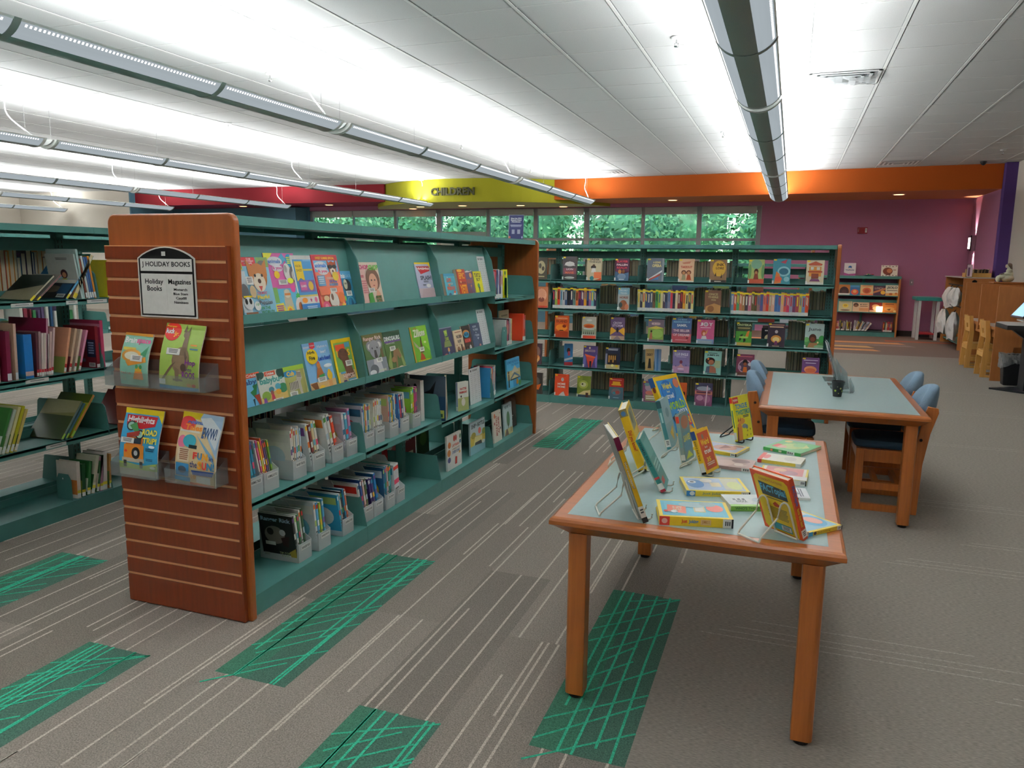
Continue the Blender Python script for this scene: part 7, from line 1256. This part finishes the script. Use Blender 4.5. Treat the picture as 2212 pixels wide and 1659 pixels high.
lowb(1.472,1.69,.475,.195,'8a2c20',[e(.5,.6,.3,.2,'d8a070'),e(.5,.4,.26,.2,'e8c8a0'),r(0,0,1,.2,'c8a080')],'dark red picture book behind the glowing box, lower low-bookshelf row')
lowb(1.70,1.952,.475,.195,'d8843a',[L(.2,.7,.8,.9,1,'a85a2c'),e(.5,.36,.36,.2,'e8a860'),p('6a4a2a',(.3,.3),(.6,.4),(.5,.2)),e(.86,.14,.1,.1,'f0d890')],'orange picture book, rightmost on the lower low-bookshelf row')
root=empty('glow_box',(1.64,16.435,.4765)); tag(root,'small glowing square box for a bright spot before the dark red picture book','lamp'); b=B(); b.box(-.05,-.03,0,.05,-.012,.012,'white_plastic'); b.build('base',root); b=B(); b.box(-.055,-.035,.012,.055,-.008,.115,'box_glow'); b.build('shade',root)  # emissive box added to stand for a bright spot on the shelf
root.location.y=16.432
cols=['a03038','c87a88','d8a0a8','a8a040','2a2a2c','c8b0d0','d8c8b0','e8e0e8','d8d0d8','c8b85a','b08a3a','8a6a50','e0dcd0','a8a0a0','5a5a6a','c8b0c8','a8b0c8','e8d8c8','f0e8e0','d0b0a8']
spines('book',.90,16.47,.098,13,cols,[.17,.18,.165,.2,.175],[.02,.026,.016],'low bookshelf bottom row left',rz=PI/2,d=(1,0),seed=61,what='thin picture book',depth=.16,lean=[0,3,0,-3])
spines('book',1.23,16.47,.098,12,cols[7:],[.2,.195,.19,.18],[.02,.014,.018],'low bookshelf bottom row middle',rz=PI/2,d=(1,0),seed=62,what='thin picture book',depth=.16,lean=[-4,-8,-12,-14,-18,-20,-24,-26,-28,-30,-32,-34])
spines('book',1.74,16.47,.098,7,['a83a38','2a4a3a','c8c0b0','a8303a','b02a30','6a5a58','a02a2c'],[.19,.2,.18],[.024,.02],'low bookshelf bottom row right',rz=PI/2,d=(1,0),seed=63,what='picture book',depth=.16)
b=B(); b.box(0,0,0,.21,.004,.26,'print','f0ecee'); paint(b,[r(0,.94,1,1,'b86a9a'),p('3a7ac0',(.36,.55),(.5,.6),(.5,.75),(.36,.7)),p('2a5a9a',(.5,.6),(.64,.55),(.64,.7),(.5,.75)),t('WayReader',.12,.36,.9,.46,'3a4a8a',2),p('b04a8a',(0,0),(1,0),(1,.16),(.4,.12),(0,.22))],.21,.26,lambda x,d,z:(x,-d,z)); b.box(-.004,.0045,-.0,.214,.007,.265,'acrylic'); tag(b.build('table_sign',loc=(.965,16.56,1.173),tilt=rad(-5)),'white sign with a blue open-book logo on top of the low bookshelf','sign')
root=empty('plate',(1.427,16.58,1.1725)); tag(root,'light blue plate of small coloured items on the low bookshelf','plate'); b=B(); b.lathe([(.06,0),(.10,.018),(.104,.02),(.098,.019),(.06,.004),(.001,.004)],28,'print','6ab8d0'); b.build('dish',root,smooth=True)
R=random.Random(8)
for i in range(9):
    b=B(); b.ball((0,0,0),(.018,.014,.011),'print',['d84a4a','e8a040','4fa050','d87a9a','e8e0d0'][i%5],8,6); a=i*2.4; rr=.018+.052*(i%3)/2; tag(b.build('craft_piece',loc=(1.427+rr*cos(a),16.58+rr*sin(a)*.8,1.192+.010*(i%2)),smooth=True),'%s craft piece on the light blue plate, %s of the pile'%(['red','orange','green','pink','cream'][i%5],ORD[i]),'craft piece','craft pieces on the plate')
upright('book',1.63,16.56,1.1725,.29,.21,.012,'ece4da',[e(.4,.46,.3,.34,'7a3424'),e(.5,.5,.16,.2,'c87a50'),p('6a2c20',(.3,.1),(.6,.1),(.5,.3)),L(.72,.5,.9,.62,2,'b06a50')]+[e(.1+.2*i,.93-.06*(i%2),.06,.03,'3a2420',8) for i in range(5)]+[e(.12+.2*i,.05+.04*(i%2),.06,.03,'3a2420',8) for i in range(5)],'white cow-spotted picture book standing on top of the low bookshelf',rz=0,lean=6)
# on the bag rack
root=empty('card_box',(2.90,14.75,1.206)); tag(root,'pale wooden box of filed cards on top of the bag rack','box'); b=B()
for a in ((-.19,-.12,0,.19,.12,.008),(-.19,-.12,.008,.19,-.112,.07),(-.19,.112,.008,.19,.12,.07),(-.19,-.112,.008,-.182,.112,.07),(.182,-.112,.008,.19,.112,.07)): b.box(*a,'birch')
b.build('box_body',root)
R=random.Random(5)
for i in range(22):
    b=B(); b.box(0,-.09,0,.009,.09,.115+.012*R.random(),'print',R.choice(['c8a070','3a2a20','a88a5a','d8b888','6a4a30'])); tag(b.build('filed_card',loc=(2.735+i*.0148,14.75,1.2146),ry=rad(4)),'filed divider card, %s from the left in the pale wooden box'%ORD[i],'card','filed cards in the pale box')
b=B(); b.box(0,0,0,.09,.004,.215,'acrylic'); b.box(0,-.05,-.0,.09,.05,.003,'acrylic'); b.box(.008,-.002,.01,.082,-.0003,.205,'print','e4cdd8'); b.box(.02,-.0026,.02,.05,-.0021,.16,'print','7a5a78'); tag(b.build('sign_holder',loc=(2.70,14.50,1.2058)),'narrow upright clear sign holder on top of the bag rack','sign')
b=B(); b.prism([(0,0),(.07,0),(.07,.17),(.035,.19),(0,.17)],'x',0,.004,'print','101014'); b.box(-.001,.01,.03,-.0002,.06,.12,'print','e8e8e4'); b.box(-.001,.01,.13,-.0002,.06,.155,'print','e8e8e4'); tag(b.build('shelf_sign',loc=(2.78,14.4145,.98),rz=-PI/2),'small black and white arched sign on the side of the bag rack','sign')

tag(MASS.build('shelved_books'),'remaining shelved books seen edge-on at the backs of the bookcases and through gaps','books',kind='stuff')
print('objects',len(bpy.data.objects))
